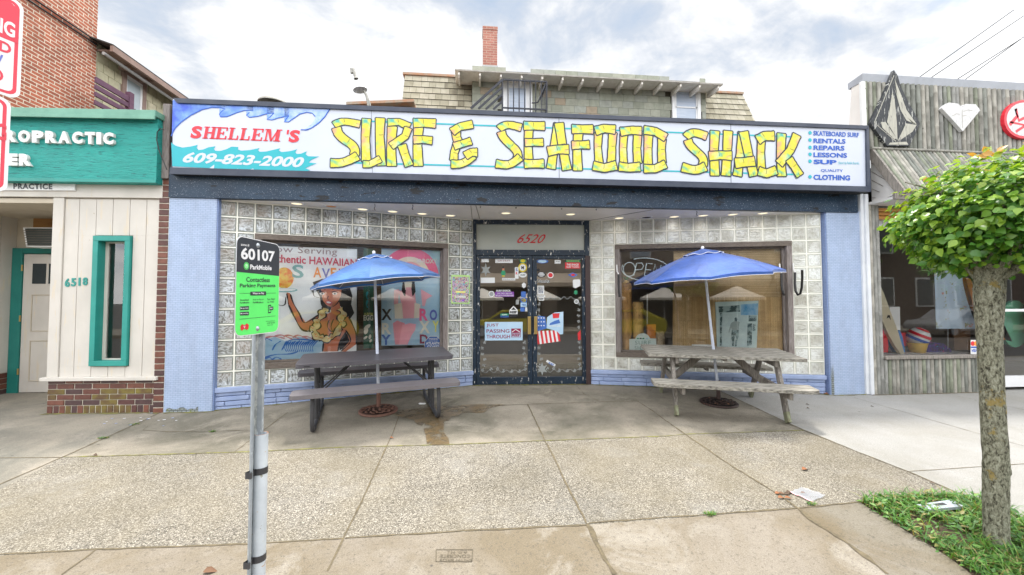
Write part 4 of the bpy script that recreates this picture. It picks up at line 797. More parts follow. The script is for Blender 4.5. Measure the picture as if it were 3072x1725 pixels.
def partyposter():
    mt, t, bb, o = newmat('busy concert poster print'); n = N(t); u = n.vec()
    c = n.noise(u, 26, 2, .5, 1.5, True); hs = t.nodes.new('ShaderNodeHueSaturation'); hs.inputs['Saturation'].default_value = 2.2; n.L(c, hs.inputs['Color']); hs.inputs['Hue'].default_value = .85
    col = n.mix(n.ramp(n.noise(u, 30, 3), [(.45, 0), (.55, 1)]), hs.outputs[0], n.ramp(n.noise(n.vec(loc=(3, 1, 1)), 60, 3), [(.4, (.04, .03, .06)), (.6, (.75, .55, .62))])); n.L(col, bb.inputs['Base Color']); return mt
b = MB(); b.prism([wl(1396, 517, -.016), wl(1503, 519, -.016), wl(1502, 687, -.016), wl(1394, 685, -.016)], LN*.004, m_stg and pp('lime poster edge', (.45, .72, .25))); b.face([wl(1400, 527, -.018), wl(1499, 529, -.018), wl(1498, 680, -.018), wl(1399, 678, -.018)], partyposter())
b.face([wl(1420, 612, -.019), wl(1478, 613, -.019), wl(1478, 622, -.019), wl(1420, 621, -.019)], m_yel); b.text('SUMMER', wl(1418, 652, -.019), wl(1482, 653, -.019), wl(1418, 638, -.019), m_white_p, bold=.03)
tag(b.build('concert_poster'), 'small busy concert poster taped to the glass blocks beside the door', 'poster')
# ---------------------------------------------------------------- right window display
m_neon = plain('unlit white neon tube', (.70, .82, .86), .25)
ne = MB(); O = .16
def el(cx, cyy, rx, ry, a0, a1, tilt=0): return [wr(cx+rx*math.cos(R(a)), cyy-ry*math.sin(R(a))+tilt*rx*math.cos(R(a)), O) for a in [a0+(a1-a0)*i/40 for i in range(41)]]
ne.tube(el(385, 430, 148, 70, 120, -200, .03), .009, m_neon, 6); ne.tube(el(285, 430, 37, 43, 0, 360), .009, m_neon, 6)
for q in ([(312, 468), (330, 392), (362, 390), (373, 408), (362, 430), (322, 434)], [(378, 468), (392, 392), (428, 396)], [(386, 432), (418, 434)], [(378, 468), (412, 472)], [(428, 472), (444, 398), (466, 470), (482, 404)]): ne.tube([wr(x, y, O) for x, y in q], .009, m_neon, 6)
for x, y in ((290, 470), (470, 470)): ne.tube([wr(x, y, O), wr(x, y, O+.06)], .006, m_black, 5)
tag(ne.build('neon_sign'), 'unlit white neon OPEN sign inside an oval tube in the right window', 'neon sign')
m_tiki = [pm('carved wood '+n_, c, tuple(x*.6 for x in c), scl=5, st=(4, 4, 1), rough=.5, bump=.6, bsc=18, bd=.02) for n_, c in (('amber', (.66, .38, .15)), ('honey', (.78, .50, .20)), ('red brown', (.36, .14, .07)), ('tan', (.62, .48, .32)))]
def tiki(name, label, xc, y0, y1, wpx, mt, off):
    top, bot = wr(xc, y0, off), wr(xc, y1, off); h = top.z-bot.z; r_ = (wr(xc+wpx/2, y1, off)-bot).length; base = Vector((bot.x, bot.y, bot.z))
    t = thing(name, label, 'tiki statue', base)
    b = MB(); b.lathe([(0, 0), (r_, 0), (r_*.98, h*.2), (r_*.8, h*.23), (r_, h*.28), (r_*1.02, h*.55), (r_*.86, h*.6), (r_, h*.64), (r_, h*.9), (r_*1.08, h*.95), (r_*.9, h), (0, h)], base, mt, 16); b.build('post', t)
    b = MB(); fwd = RNF
    for s_ in (-1, 1): b.sphere(base+RE*s_*r_*.42+fwd*r_*.82+Z*h*.80, r_*.30, mt, 10, (1, .6, .6)); b.bar(base+RE*s_*r_*.1+fwd*r_*.95+Z*h*.86, base+RE*s_*r_*.75+fwd*r_*.75+Z*h*.9, r_*.25, h*.035, mt)
    b.sphere(base+fwd*r_*.95+Z*h*.73, r_*.3, mt, 10, (.8, .8, 1.2)); b.build('face', t)
    b = MB(); P = [base+RE*r_*.7*math.cos(a)+fwd*r_*(.75+.3*math.sin(a)**2)+Z*(h*.66-h*.05*math.sin(a)) for a in [math.pi*i/10 for i in range(11)]]
    b.tube(P, r_*.14, mt, 6); b.tube([p-Z*h*.03 for p in P], r_*.11, mt, 6); b.build('mouth', t)
tiki('tiki_statue', 'tall amber tiki statue with pineapple top at the window edge', 266, 515, 955, 74, m_tiki[0], .21)
tiki('tiki_statue', 'slim honey coloured smiling tiki statue behind the small board', 342, 632, 955, 66, m_tiki[1], .22)
tiki('tiki_statue', 'short tan tiki head beside the reed blind', 478, 812, 955, 54, m_tiki[3], .2)
b = MB(); b.sphere(wr(266, 520, .21), .055, m_tiki[1], 12, (1, 1, 1.2)); 
for a in range(7): b.bar(wr(266, 500, .21), wr(266, 500, .21)+Vector((math.cos(a*.9)*.05, math.sin(a*.9)*.05, .06)), .02, .004, m_stg)
tag(b.build('pineapple'), 'small wooden pineapple standing on the tall tiki statue', 'pineapple')
b = MB(); b.prism([wr(395, 772, .3), wr(450, 770, .3), wr(450, 808, .3), wr(396, 810, .3)], RN*.12, m_orp); b.prism([wr(396, 812, .3), wr(450, 810, .3), wr(449, 940, .3), wr(396, 940, .3)], RN*.12, m_orp); tag(b.build('drum', bevel=.006), 'orange wooden stool between the tiki statues', 'stool')
b = MB(); b.prism([wr(285, 862, .125), wr(322, 860, .125)]+[wr(368+44*math.cos(R(a)), 862-36*math.sin(R(a)), .125) for a in range(170, 5, -15)]+[wr(415, 858, .125), wr(452, 858, .125), wr(452, 942, .125), wr(285, 942, .125)], RN*.012, pp('pale wooden board', (.62, .70, .68)))
m_let = plain('sage lettering', (.25, .36, .33), .6)
for t_, x0, x1, y0, y1 in (('SURF', 320, 418, 872, 896), ('SHACK', 318, 430, 905, 930)): b.text(t_, wr(x0, y1, .1215), wr(x1, y1, .1215), wr(x0, y0, .1215), m_let, sp=1.15)
for i, (x, mm) in enumerate(((338, m_stg), (355, m_stk), (372, m_stg), (395, m_stl))): b.face([wr(x+7*math.cos(a), 858-4*math.sin(a), .1205) for a in [j*.785 for j in range(8)]], mm)
tag(b.build('surf_shack_board'), 'pale arched board lettered SURF SHACK on the window shelf', 'sign board')
b = MB()
for i in range(20): b.tube([wr(396+(2 if i % 2 else -2)*math.sin(a), 585+i*9.5+7*math.cos(a), .2) for a in [j*.785 for j in range(9)]], .0028, m_white_p, 5)
tag(b.build('chain'), 'thin pale chain hanging in front of the tiki statues', 'chain')
b = MB(); b.prism([wr(560, 300, .135), wr(1275, 290, .135), wr(1275, 606, .135), wr(560, 606, .135)], RN*.012, m_reed and brickmat('tan reed blind', (.80, .62, .38), (.64, .46, .25), (.22, .14, .07), 1.3, .013, .002, bump=.5, rough=.6)); tag(b.build('bamboo_blind'), 'tan bamboo blind with level reeds at the top of the right window', 'blind')
b = MB(); b.prism([wr(555, 602, .122), wr(1272, 602, .122), wr(1272, 960, .122), wr(555, 960, .122)], RN*.012, m_reedv); tag(b.build('bamboo_blind'), 'golden bamboo blind with upright reeds behind the surfer picture', 'blind')
fr_ = thing('surfer_picture', 'framed pale blue picture of a surfer walking away, on the window shelf', 'picture', wr(950, 945, 0.1500))
b = MB(); b.prism([wr(818, 632, 0.1500), wr(1086, 624, 0.1500), wr(1074, 930, 0.1500), wr(830, 935, 0.1500)], RN*.02, pm('pale collage print', (.52, .66, .68), (.66, .76, .76), scl=5, rough=.4, bump=0)); b.build('board', fr_)
b = MB(); m_ph = pm('dark photo print', (.05, .10, .11), (.35, .46, .48), scl=14, rough=.4, bump=0, lo=.45, hi=.55)
G4 = lambda m, o, *p: b.face([wr(x, y, o) for x, y in p], m)
G4(m_ph, 0.1480, (838, 660), (970, 652), (972, 692), (840, 698)); G4(pm('surf photo print', (.10, .35, .60), (.50, .68, .78), scl=7, rough=.4, bump=0), 0.1480, (976, 648), (1084, 640), (1082, 712), (976, 714)); G4(m_ph, 0.1480, (846, 700), (862, 700), (858, 900), (846, 905)); G4(m_ph, 0.1480, (1024, 716), (1076, 716), (1072, 752), (1024, 752)); G4(m_ph, 0.1480, (1018, 765), (1046, 765), (1044, 900), (1014, 905)); G4(pm('pale sand print', (.62, .72, .72), (.54, .64, .66), scl=20, rough=.4, bump=0), 0.1485, (864, 702), (1018, 700), (1014, 912), (862, 914)); b.text('Bali', wr(1050, 812, 0.1470), wr(1050, 768, 0.1470), wr(1068, 812, 0.1470), m_ph, bold=.02); b.build('photo_collage', fr_)
b = MB()
G4(m_ph, 0.1460, (936, 735), (944, 727), (954, 731), (957, 742), (950, 752), (938, 750)); G4(plain('grey torso print', (.36, .42, .42), .5), 0.1462, (940, 750), (952, 750), (970, 758), (966, 770), (962, 810), (922, 812), (916, 790), (905, 822), (900, 820), (912, 772), (920, 758)); G4(m_ph, 0.1460, (920, 808), (964, 806), (962, 848), (952, 868), (944, 840), (934, 868), (914, 864)); G4(m_ph, 0.1462, (922, 862), (936, 866), (932, 905), (922, 905)); G4(m_ph, 0.1462, (944, 866), (954, 868), (950, 908), (938, 908)); b.build('surfer', fr_)
b = MB(); b.prism([wr(675, 895, .14), wr(805, 897, .14), wr(805, 912, .14), wr(675, 912, .14)], RN*.024, m_white_p); tag(b.build('white_box'), 'flat white box lying behind the table on the window shelf', 'box')
def hook(pts, lab):
    b = MB(); t = thing('board_hook', lab, 'hook', wr(*pts[0], -.03))
    b.tube([wr(x, y, -.03-d) for x, y, d in [(pts[0][0]-12, pts[0][1]-60, 0), (pts[0][0]-10, pts[0][1]-20, 0), (*pts[0], .0)]], .011, m_white_p, 7); b.build('bracket', t)
    b = MB(); b.tube([wr(x, y, -.03-.05*i) for i, (x, y) in enumerate(pts)], .016, m_black, 8); b.build('rubber_arm', t)
hook([(1312, 450), (1311, 520), (1316, 565), (1330, 588), (1345, 580), (1354, 540), (1357, 480), (1356, 435)], 'black rubber surfboard hook on the right jamb, outer arm upturned')
hook([(1228, 455), (1228, 520), (1232, 555), (1238, 575), (1244, 588)], 'black rubber hook hanging inside the right edge of the pane')
hook([(219, 462), (219, 520), (221, 560), (224, 598)], 'black rubber surfboard hook on the left jamb of the right window')
# ---------------------------------------------------------------- picnic tables, umbrellas, bases
m_resin = pm('brown grey resin', (.085, .08, .092), (.07, .066, .078), scl=5, st=(1, 12, 1), rough=.42, bump=.15, bsc=40)
m_resinb = pm('pale grey brown resin', (.165, .152, .162), (.14, .128, .138), scl=5, rough=.45, bump=.15, bsc=40)
m_steel = pm('charcoal painted steel', (.045, .045, .05), (.06, .06, .065), scl=8, rough=.4, bump=.1, specks=[((.16, .10, .07), .7, 14, (1, 1, 1))])
m_wood = pm('sun bleached wood', (.40, .38, .335), (.085, .078, .068), scl=5, st=(1.0, 13, 13), rough=.85, bump=.6, bsc=14, bst=(1, 16, 16), lo=.36, hi=.66, big=.2, bd=.006)
m_woodl = pm('grey wood leg', (.33, .30, .27), (.15, .135, .12), scl=5, st=(12, 12, 1.5), rough=.85, bump=.5, bsc=14, bst=(14, 14, 1), big=.2, bd=.006)
m_woodg = pm('algae stained wood', (.28, .30, .20), (.16, .15, .09), scl=5, st=(9, 9, 1.5), rough=.85, bump=.5, bsc=20)
tilt = Matrix.Rotation(math.atan(GS), 4, 'X')
def frame(x, y, ang): return Matrix.Translation((x, y, gz(y))) @ tilt @ Matrix.Rotation(ang, 4, 'Z')
UL = ground(952*KD, 1035*KD); UR = ground(1808*KD, 1015*KD)
T = frame(UL.x, UL.y, .26)
tl = thing('picnic_table', 'brown grey resin picnic table with folding steel legs under the left umbrella', 'picnic table', (UL.x, UL.y, gz(UL.y)))
def rrect(x0, x1, y0, y1, z, r_=.06):
    P = []
    for cx, cy_, a0 in ((x1-r_, y0+r_, -90), (x1-r_, y1-r_, 0), (x0+r_, y1-r_, 90), (x0+r_, y0+r_, 180)):
        for k in range(5): a = R(a0+k*22.5); P.append((cx+r_*math.cos(a), cy_+r_*math.sin(a), z))
    return P
b = MB(T); hole = .03
b.prism(rrect(-.89, .88, -.42, .33, .735), (0, 0, -.045), m_resin); tt = b.build('tabletop', tl, bevel=.008)
b = MB(T); b.box(-.80, -.74, -.421, -.4205, .705, .716, m_black); b.build('maker_plate', tt)
b = MB(T); b.prism(rrect(-.91, .91, -.69, -.43, .462, .05), (0, 0, -.045), m_resinb); b.build('bench', tl, bevel=.008)
b = MB(T); b.prism(rrect(-.98, .86, .43, .69, .462, .05), (0, 0, -.045), m_resin); b.build('bench', tl, bevel=.008)
for sx in (-.70, .66):
    b = MB(T)
    loop = [(sx, -.56, .42), (sx, -.60, .32), (sx, -.61, .12), (sx, -.58, .05), (sx, -.50, .022), (sx, 0, .022), (sx, .50, .022), (sx, .58, .05), (sx, .61, .12), (sx, .60, .32), (sx, .56, .42)]
    b.tube(loop, .023, m_steel, 10)
    for y in (-.16, .10): b.tube([(sx, y, .69), (sx, y, .02)], .022, m_steel, 10)
    b.tube([(sx, -.60, .40), (sx, .60, .40)], .016, m_steel, 8); b.build('leg_frame', tl)
    b = MB(T); s = 1 if sx < 0 else -1
    for y in (-.16, .10): b.tube([(sx, y, .30), (sx+s*.42, y*.4-.03, .69)], .010, m_steel, 7)
    b.build('brace', tl)
# wooden table
T = frame(UR.x, UR.y, -.29); T = T @ Matrix.Translation((-.06, -.12, 0))
tr_ = thing('picnic_table', 'weathered grey wooden picnic table with A-frame legs under the right umbrella', 'picnic table', (UR.x, UR.y, gz(UR.y)))
rw = random.Random(4)
for i in range(5):
    y0 = -.405+i*.162; b = MB(T); dx = rw.uniform(-.015, .015)
    b.prism([(-.93+dx, y0, .742), (.90+dx, y0, .742), (.90+dx, y0+.15, .742), (-.93+dx, y0+.15, .742)], (0, 0, -.038), m_wood); b.build('tabletop_plank', tr_, bevel=.006)
for y0 in (-.80, .44):
    for k in (0, 1):
        b = MB(T); ya = y0+k*.15; c = .05
        P = [(-.92, ya, .452), (.86, ya, .452), (.86, ya+.142, .452), (-.92, ya+.142, .452)]
        if (k == 0) == (y0 < 0): P = [(-.92+c, ya, .452), (.86-c*2.4, ya, .452), (.86, ya+.06, .452), (.86, ya+.142, .452), (-.92, ya+.142, .452), (-.92, ya+.05, .452)] if y0 < 0 else [(-.92, ya, .452), (.86, ya, .452), (.86, ya+.08, .452), (.80, ya+.142, .452), (-.86, ya+.142, .452), (-.92, ya+.08, .452)]
        b.prism(P, (0, 0, -.04), m_wood); b.build('bench_plank', tr_, bevel=.006)
for sx in (-.62, .62):
    for s in (-1, 1):
        b = MB(T); b.bar((sx, s*.22, .70), (sx, s*.52, .12), .04, .092, m_woodl, (0, s, .2)); b.bar((sx, s*.52, .12), (sx, s*.575, .012), .04, .092, m_woodg, (0, s, .2)); b.build('leg', tr_, bevel=.004)
    q = .042 if sx < 0 else -.042
    b = MB(T); b.box(sx+q-.019, sx+q+.019, -.74, .74, .32, .41, m_woodl); b.build('cross_beam', tr_, bevel=.004)
    b = MB(T); b.box(sx+q-.019, sx+q+.019, -.36, .36, .62, .704, m_woodl); b.build('top_beam', tr_, bevel=.004)
    b = MB(T); b.bar((sx+q*1.2, 0, .35), (sx+(.42 if sx < 0 else -.42), 0, .69), .04, .085, m_woodl); b.build('brace', tr_, bevel=.004)
b = MB(T); b.box(-.02, .02, -.34, .34, .665, .703, m_woodl); b.box(-.02, .02, .46, .72, .375, .411, m_woodl); b.build('batten', tr_, bevel=.003)
# cast iron bases
def base(u, label, c1, c2):
    m_ir = pm('cast iron '+label[:9], c1, c2, scl=14, rough=.55, bump=.4, bsc=50, specks=[((.25, .12, .06), .62, 20, (1, 1, 1))])
    m_ird = plain('recess '+label[:9], tuple(x*.25 for x in c2), .8)
    t = thing('umbrella_base', label, 'umbrella base', (u.x, u.y, gz(u.y))); c = Vector((u.x, u.y, gz(u.y)+.004))
    b = MB(); b.lathe([(.24, 0), (.243, .018), (.232, .026), (.215, .024), (.205, .020)], c, m_ir, 32, ax=GN); b.lathe([(.207, .019), (.12, .034), (.05, .05), (.026, .06)], c, m_ird, 32, ax=GN); b.build('plate', t)
    b = MB(); rr = random.Random(8)
    for ring, nn, sz in ((.175, 14, .036), (.115, 9, .032), (.07, 5, .026)):
        for i in range(nn):
            a = i*2*math.pi/nn+ring*20; p = c+Vector((math.cos(a)*ring, math.sin(a)*ring, .033+(.175-ring)*.16)); r_ = Vector((math.cos(a+.7), math.sin(a+.7), 0))*sz; l_ = Vector((-math.sin(a+.7), math.cos(a+.7), 0))*sz*.5
            b.add([p-r_, p+l_-Z*.004, p+r_, p-l_-Z*.004, p+Z*.010], [[0, 3, 4], [3, 2, 4], [2, 1, 4], [1, 0, 4]], m_ir)
            b.tube([p+r_, p+r_*1.6+l_*.8, p+r_*1.7+l_*2], .006, m_ir, 5)
    b.build('scrollwork', t)
    b = MB(); b.tube([c+Z*.03, c+Z*.31], .027, m_ir, 12); b.build('sleeve', t)
base(UL, 'reddish brown cast iron umbrella base under the resin table', (.20, .10, .075), (.14, .07, .05))
base(UR, 'dark brown cast iron umbrella base under the wooden table', (.055, .03, .025), (.035, .022, .02))
def fabric(name, c):
    mt, t, bb, o = newmat(name); n = N(t); col = n.ramp(n.noise(n.vec(), 3, 5), [(.32, tuple(min(1, x*1.25+.02) for x in c)), (.68, tuple(x*.75 for x in c))]); n.L(col, bb.inputs['Base Color']); bb.inputs['Roughness'].default_value = .55; bb.inputs['Sheen Weight'].default_value = .3
    tr = t.nodes.new('ShaderNodeBsdfTranslucent'); n.L(col, tr.inputs[0]); mx_ = t.nodes.new('ShaderNodeMixShader'); mx_.inputs[0].default_value = .38; t.links.new(bb.outputs[0], mx_.inputs[1]); t.links.new(tr.outputs[0], mx_.inputs[2]); t.links.new(mx_.outputs[0], o.inputs[0])
    n.bump(n.noise(n.vec(), 7, 4, .6, .8), .5, bb, .03); return mt
m_silver = plain('silver lining', (.26, .27, .29), .5); m_trim = plain('white edging', (.80, .80, .82), .6); m_poleb = plain('pale blue white pole', (.58, .63, .74), .35)
def umbrella(u, top, cen, rad, rise, slope, label, mt, mlin, lean_up, spin):
    t = thing('beach_umbrella', label, 'umbrella', (u.x, u.y, gz(u.y))); foot = Vector((u.x, u.y, gz(u.y)+.10)); top = Vector(top)
    nz = Vector((-slope[0], -slope[1], 1)).normalized(); ax = Vector((1, 0, slope[0])).normalized(); ay = nz.cross(ax)
    c = Vector(cen); apex = c+nz*rise
    b = MB(); mid = foot.lerp(top, .5); b.tube([foot+Z*.05, mid], .019, m_poleb, 12); b.tube([mid, top.lerp(apex, .9)], .0165, m_poleb, 12); b.build('pole', t)
    A = [spin+i*math.pi/4 for i in range(8)]
    def pt(a, k, sag=0):                         # k 0..1 from apex to rim
        q = (a-spin)/(math.pi/4); fr_ = q-math.floor(q); edge = math.cos(math.pi/8)/math.cos((fr_-.5)*math.pi/4); h = 1-(.62*k+.38*k*k); d = math.sin(fr_*math.pi)
        return c+(ax*math.cos(a)+ay*math.sin(a))*rad*k*edge*(1-.055*d*k)+nz*(rise*h+.022*d*k*k)
    for (dz, mm, nm_) in ((0, mt, 'canopy'), (-.006, mlin, 'lining')):
        b = MB(); n_ = 48; K = 8
        for s8 in range(8):                      # eight sewn panels, creased at the ribs
            V = []
            for j in range(K+1):
                for i in range(7): V.append(pt(spin+(s8*6+min(max(i, .001), 5.999))*2*math.pi/n_, max(j/K, .02))+nz*(dz+.006*math.sin(i*2.1+s8)*math.sin(j*1.1)*(j/K)))
            b.add(V, [[j*7+i, j*7+i+1, (j+1)*7+i+1, (j+1)*7+i] for j in range(K) for i in range(6)], mm, True)
        if nm_ == 'canopy':                      # hanging scalloped edge
            W = []
            for i in range(n_):
                p = pt(spin+i*2*math.pi/n_, 1); ph = (i % 6)/6; W += [p, p-nz*(.030+.006*math.sin(ph*math.pi))]
            b.add(W, [[2*i, 2*((i+1) % n_), 2*((i+1) % n_)+1, 2*i+1] for i in range(n_)], mm, True)
        o = b.build(nm_, t)
    b = MB(); P = []
    for i in range(n_+1):
        p = pt(spin+(i % n_)*2*math.pi/n_, 1); ph = (i % 6)/6; P.append(p-nz*(.032+.006*math.sin(ph*math.pi)))
    b.tube(P, .0032, m_trim, 5, False); b.build('edging', t)
    b = MB(); V = []
    for j, (k, dz) in enumerate(((.02, .018), (.18, .022), (.27, .014))):
        for i in range(n_): V.append(pt(spin+i*2*math.pi/n_, k)+nz*(dz+(.01*math.sin(i*math.pi/3) if j == 2 else 0)))
    b.add(V, [[j*n_+i, j*n_+(i+1) % n_, (j+1)*n_+(i+1) % n_, (j+1)*n_+i] for j in range(2) for i in range(n_)], mt, True); b.tube([V[2*n_+i] for i in range(n_)]+[V[2*n_]], .004, m_trim, 5, False); b.build('vent', t)
    for i in range(8):
        b = MB(); P = [pt(A[i], k)-nz*.012 for k in (.05, .3, .55, .8, .99)]; b.tube(P, .005, m_trim, 5); hub = top.lerp(apex, .25); b.tube([pt(A[i], .5)-nz*.012, hub-nz*.02], .004, m_trim, 5); b.build('rib', t)
    b = MB(); b.sphere(apex+nz*.03, .022, m_trim, 10, (1, 1, 1.2)); b.build('finial', t)
mbl = fabric('bright blue umbrella cloth', (.055, .20, .56)); mbr = fabric('royal blue umbrella cloth', (.04, .13, .50))
umbrella(UL, (-1.235, 5.33, 1.66), (-1.215, 5.33, 1.65), .80, .34, (.115, .02), 'bright blue umbrella tilted back over the resin table', mbl, plain('grey lining', (.20, .21, .25), .6), 0, .12)
umbrella(UR, (3.20, 5.28, 1.76), (3.20, 5.28, 1.725), .95, .37, (.09, .02), 'royal blue umbrella with pale lining over the wooden table', mbr, plain('pale cream lining', (.50, .48, .46), .6), 0, .3)
# ---------------------------------------------------------------- parking sign on its post
m_galv = pm('galvanised steel', (.42, .46, .50), (.33, .37, .41), scl=16, rough=.42, metal=.35, bump=.15, bsc=70, specks=[((.55, .60, .63), .6, 30, (1, 1, .4))])
m_galvd = pm('mottled galvanised steel', (.24, .26, .26), (.42, .44, .43), scl=18, rough=.5, metal=.3, bump=.2, lo=.45, hi=.55)
m_pipe = pm('white blue painted pipe', (.58, .63, .68), (.47, .52, .57), scl=9, rough=.4, bump=.1, specks=[((.45, .22, .06), .66, 11, (1, 1, 2.5)), ((.30, .30, .24), .64, 34, (1, 1, 1))])
m_lime = plain('lime green sign sheet', (.13, .80, .17), .35); m_char = plain('charcoal sign sheet', (.045, .05, .06), .35); m_signw = plain('white sign sheet', (.78, .78, .80), .35)
q0 = Vector((-1.072, 1.965, 0)); q1 = Vector((-1.026, 2.26, 0)); pe = (q1-q0); PW = pe.length; pe.normalize(); pn = Vector((pe.y, -pe.x, 0))
pPk = Pl(q0, -pn)
ps = thing('parking_sign', 'green and black pay parking zone 60107 sign on a galvanised post', 'sign', (-1.07, 2.12, gz(2.12)))
kP = crop(650, 680, 2.78)
def pk(x, y, o=0): return pPk(*kP(x, y), o)
def rcorner(c, d1_, d2_, r_, k=5):
    cc = c+d1_*r_+d2_*r_; return [cc-d1_*r_*math.cos(a)-d2_*r_*math.sin(a) for a in [math.pi/2*i/(k-1) for i in range(k)]]
zt0, zb0 = pk(165, 95).z, pk(165, 915).z
zt0 = (pk(172, 90).z+pk(510, 130).z)/2; zb0 = (pk(170, 915).z+pk(505, 880).z)/2; zs = pk(165, 385).z*.5+pk(518, 402).z*.5
s0, s1 = (pk(158, 500)-q0).dot(pe), (pk(520, 500)-q0).dot(pe)
P_ = lambda s, z, o=0: q0+pe*s+Z*z-pn*o
tl_, tr2, bl_, br_ = P_(s0, zt0), P_(s1, zt0), P_(s0, zb0), P_(s1, zb0); rc = .035
top_arc = rcorner(tl_, pe, -Z, rc); top_arc2 = rcorner(tr2, -Z, -pe, rc)
def quart(cx, cz, a0): return [P_(cx+rc*math.cos(R(a0+22.5*i)), cz+rc*math.sin(R(a0+22.5*i))) for i in range(5)]
outl = quart(s1-rc, zb0+rc, -90)+quart(s1-rc, zt0-rc, 0)+quart(s0+rc, zt0-rc, 90)+quart(s0+rc, zb0+rc, 180)
b = MB(); b.prism(outl, -pn*.003, m_signw, m_galv); pl_ = b.build('sign_plate', ps)
lift = lambda L, o: [p+pn*o for p in L]
ctr = P_((s0+s1)/2, (zt0+zb0)/2)
shr = lambda L, o: [ctr+(p-ctr)*.985+pn*o for p in L]
up_ = [P_(s1, zs)]+quart(s1-rc, zt0-rc, 0)+quart(s0+rc, zt0-rc, 90)+[P_(s0, zs)]; dn_ = quart(s1-rc, zb0+rc, -90)+[P_(s1, zs), P_(s0, zs)]+quart(s0+rc, zb0+rc, 180)
b = MB(); b.face(shr(up_, .0008), m_char); b.face(shr(dn_, .0008), m_lime)
O = -.0018
def ptx(t_, x0, x1, y0, y1, yr0, yr1, mm, bo=0): b.text(t_, pk(x0, y1, O), pk(x1, yr1, O), pk(x0, y0, O), mm, bold=bo)
ptx('zone #', 202, 272, 138, 160, 0, 168, m_signw, .015); ptx('60107', 203, 485, 170, 272, 0, 295, m_signw, .03); ptx('ParkMobile', 280, 458, 315, 356, 0, 364, m_signw, .03)
ptx('Contactless', 247, 443, 420, 460, 0, 463, m_char, .02); ptx('Parking Payments', 194, 490, 475, 516, 0, 512, m_char, .02)
b.face([pk(281, 543, O), pk(281, 574, O), pk(412, 572, O), pk(412, 540, O)], m_char); b.text('Ways to Pay', pk(300, 568, O-.0008), pk(396, 566, O-.0008), pk(300, 548, O-.0008), m_signw, bold=.02)
for x0, x1, y0, y1 in ((190, 281, 556, 556), (412, 494, 555, 553), (190, 490, 772, 744)): b.ribbon([pk(x0, y0, O), pk(x1, y1, O)], .0016, pn, m_char)
for t_, x0, x1, y0, y1, yr in (('Download', 197, 267, 605, 620, 617), ('ParkMobile', 194, 271, 628, 642, 638), ('Scan to Pay at', 303, 391, 603, 617, 614), ('ParkMobile.io', 303, 390, 625, 640, 636), ('Text “Park”', 420, 488, 598, 613, 610), ('to 77223', 424, 478, 622, 636, 632), ('No smartphone?', 412, 486, 785, 795, 790), ('Need help?', 424, 470, 818, 828, 823), ('Call 877-727-5718', 420, 486, 800, 810, 805)): ptx(t_, x0, x1, y0, y1, 0, yr, m_char, .01)
for y0, y1, tx in ((664, 696, 'App Store'), (710, 740, 'Google Play')):
    b.face([pk(195, y0+2, O), pk(195, y1+2, O), pk(269, y1-2, O), pk(269, y0-2, O)], m_char); b.text(tx, pk(214, y1-8, O-.0008), pk(264, y1-11, O-.0008), pk(214, y1-20, O-.0008), m_signw, bold=.02); b.face([pk(200, y1-8, O-.0008), pk(211, y1-15, O-.0008), pk(200, y1-24, O-.0008)], m_signw)
b.face([pk(430, 654, O), pk(430, 722, O), pk(454, 718, O), pk(454, 650, O)], m_char); b.face([pk(434, 664, O-.0005), pk(434, 712, O-.0005), pk(450, 709, O-.0005), pk(450, 661, O-.0005)], m_lime); b.face([pk(440, 670, O-.001), pk(440, 698, O-.001), pk(472, 694, O-.001), pk(472, 665, O-.001)], m_char); b.text('Park', pk(444, 687, O-.0015), pk(467, 685, O-.0015), pk(444, 676, O-.0015), m_signw, bold=.02)
for rr_, mm, k in ((32, m_lime, 0), (27, m_char, 1), (24, m_lime, 2), (18, m_signw, 3), (15, m_lime, 4)): b.face([pk(248+rr_*.68*math.cos(a), 328-rr_*math.sin(a), O-.0004*k) for a in [i*.2618 for i in range(24)]], mm)
b.text('P', pk(243, 338, O-.003), pk(254, 338, O-.003), pk(243, 318, O-.003), m_signw, bold=.03)
b.face([pk(x, y, O) for x, y in ((198, 830), (212, 812), (232, 822), (252, 806), (268, 818), (266, 850), (252, 862), (232, 850), (212, 868), (200, 858))], m_str); b.text('V', pk(224, 848, O-.0006), pk(240, 846, O-.0006), pk(224, 828, O-.0006), m_signw, bold=.04)
b.build('sign_print', pl_)
for x, y in ((344, 158), (340, 850)):
    b = MB(); b.lathe([(0, .007), (.006, .007), (.007, .002), (.013, .001), (.013, 0)], pk(x, y), m_galv, 10, ax=pn); b.build('bolt', ps)
pc = (P_((s0+s1)/2, 0)-pn*.004+pe*.018)
b = MB(); hz0, hz1 = gz(2.12)-.05, zt0-.02
prof = [(-.052, .0), (-.034, .0), (-.026, -.036), (.026, -.036), (.034, .0), (.052, .0), (.052, -.004), (.037, -.004), (.029, -.040), (-.029, -.040), (-.037, -.004), (-.052, -.004)]
b.prism([Vector((pc.x, pc.y, hz0))+pe*u_+pn*v_ for u_, v_ in [(a_*.82, b_*.55) for a_, b_ in prof]], Z*(hz1-hz0), m_galv); b.face([Vector((pc.x, pc.y, z))+pe*u_-pn*.0192 for u_, z in ((-.020, hz0), (.020, hz0), (.020, hz1), (-.020, hz1))], m_galvd); b.build('post', ps)
pd = ray(657*KD, 1090*KD); tt_ = 2.02/pd.dot(fw); pt_ = CAM+pd*tt_; pz = pt_.z
pcx = Vector((pt_.x, pt_.y, 0))
b = MB(); b.lathe([(.0315, hz0), (.0315, pz)], pcx, m_pipe, 24); b.lathe([(.0285, pz), (.0285, pz-.12)], pcx, m_pipe, 24); b.lathe([(.0285, pz), (.0315, pz)], pcx, pm('rusty rim', (.42, .17, .06), (.28, .12, .06), scl=30, rough=.8), 24); b.build('pipe_sleeve', ps)
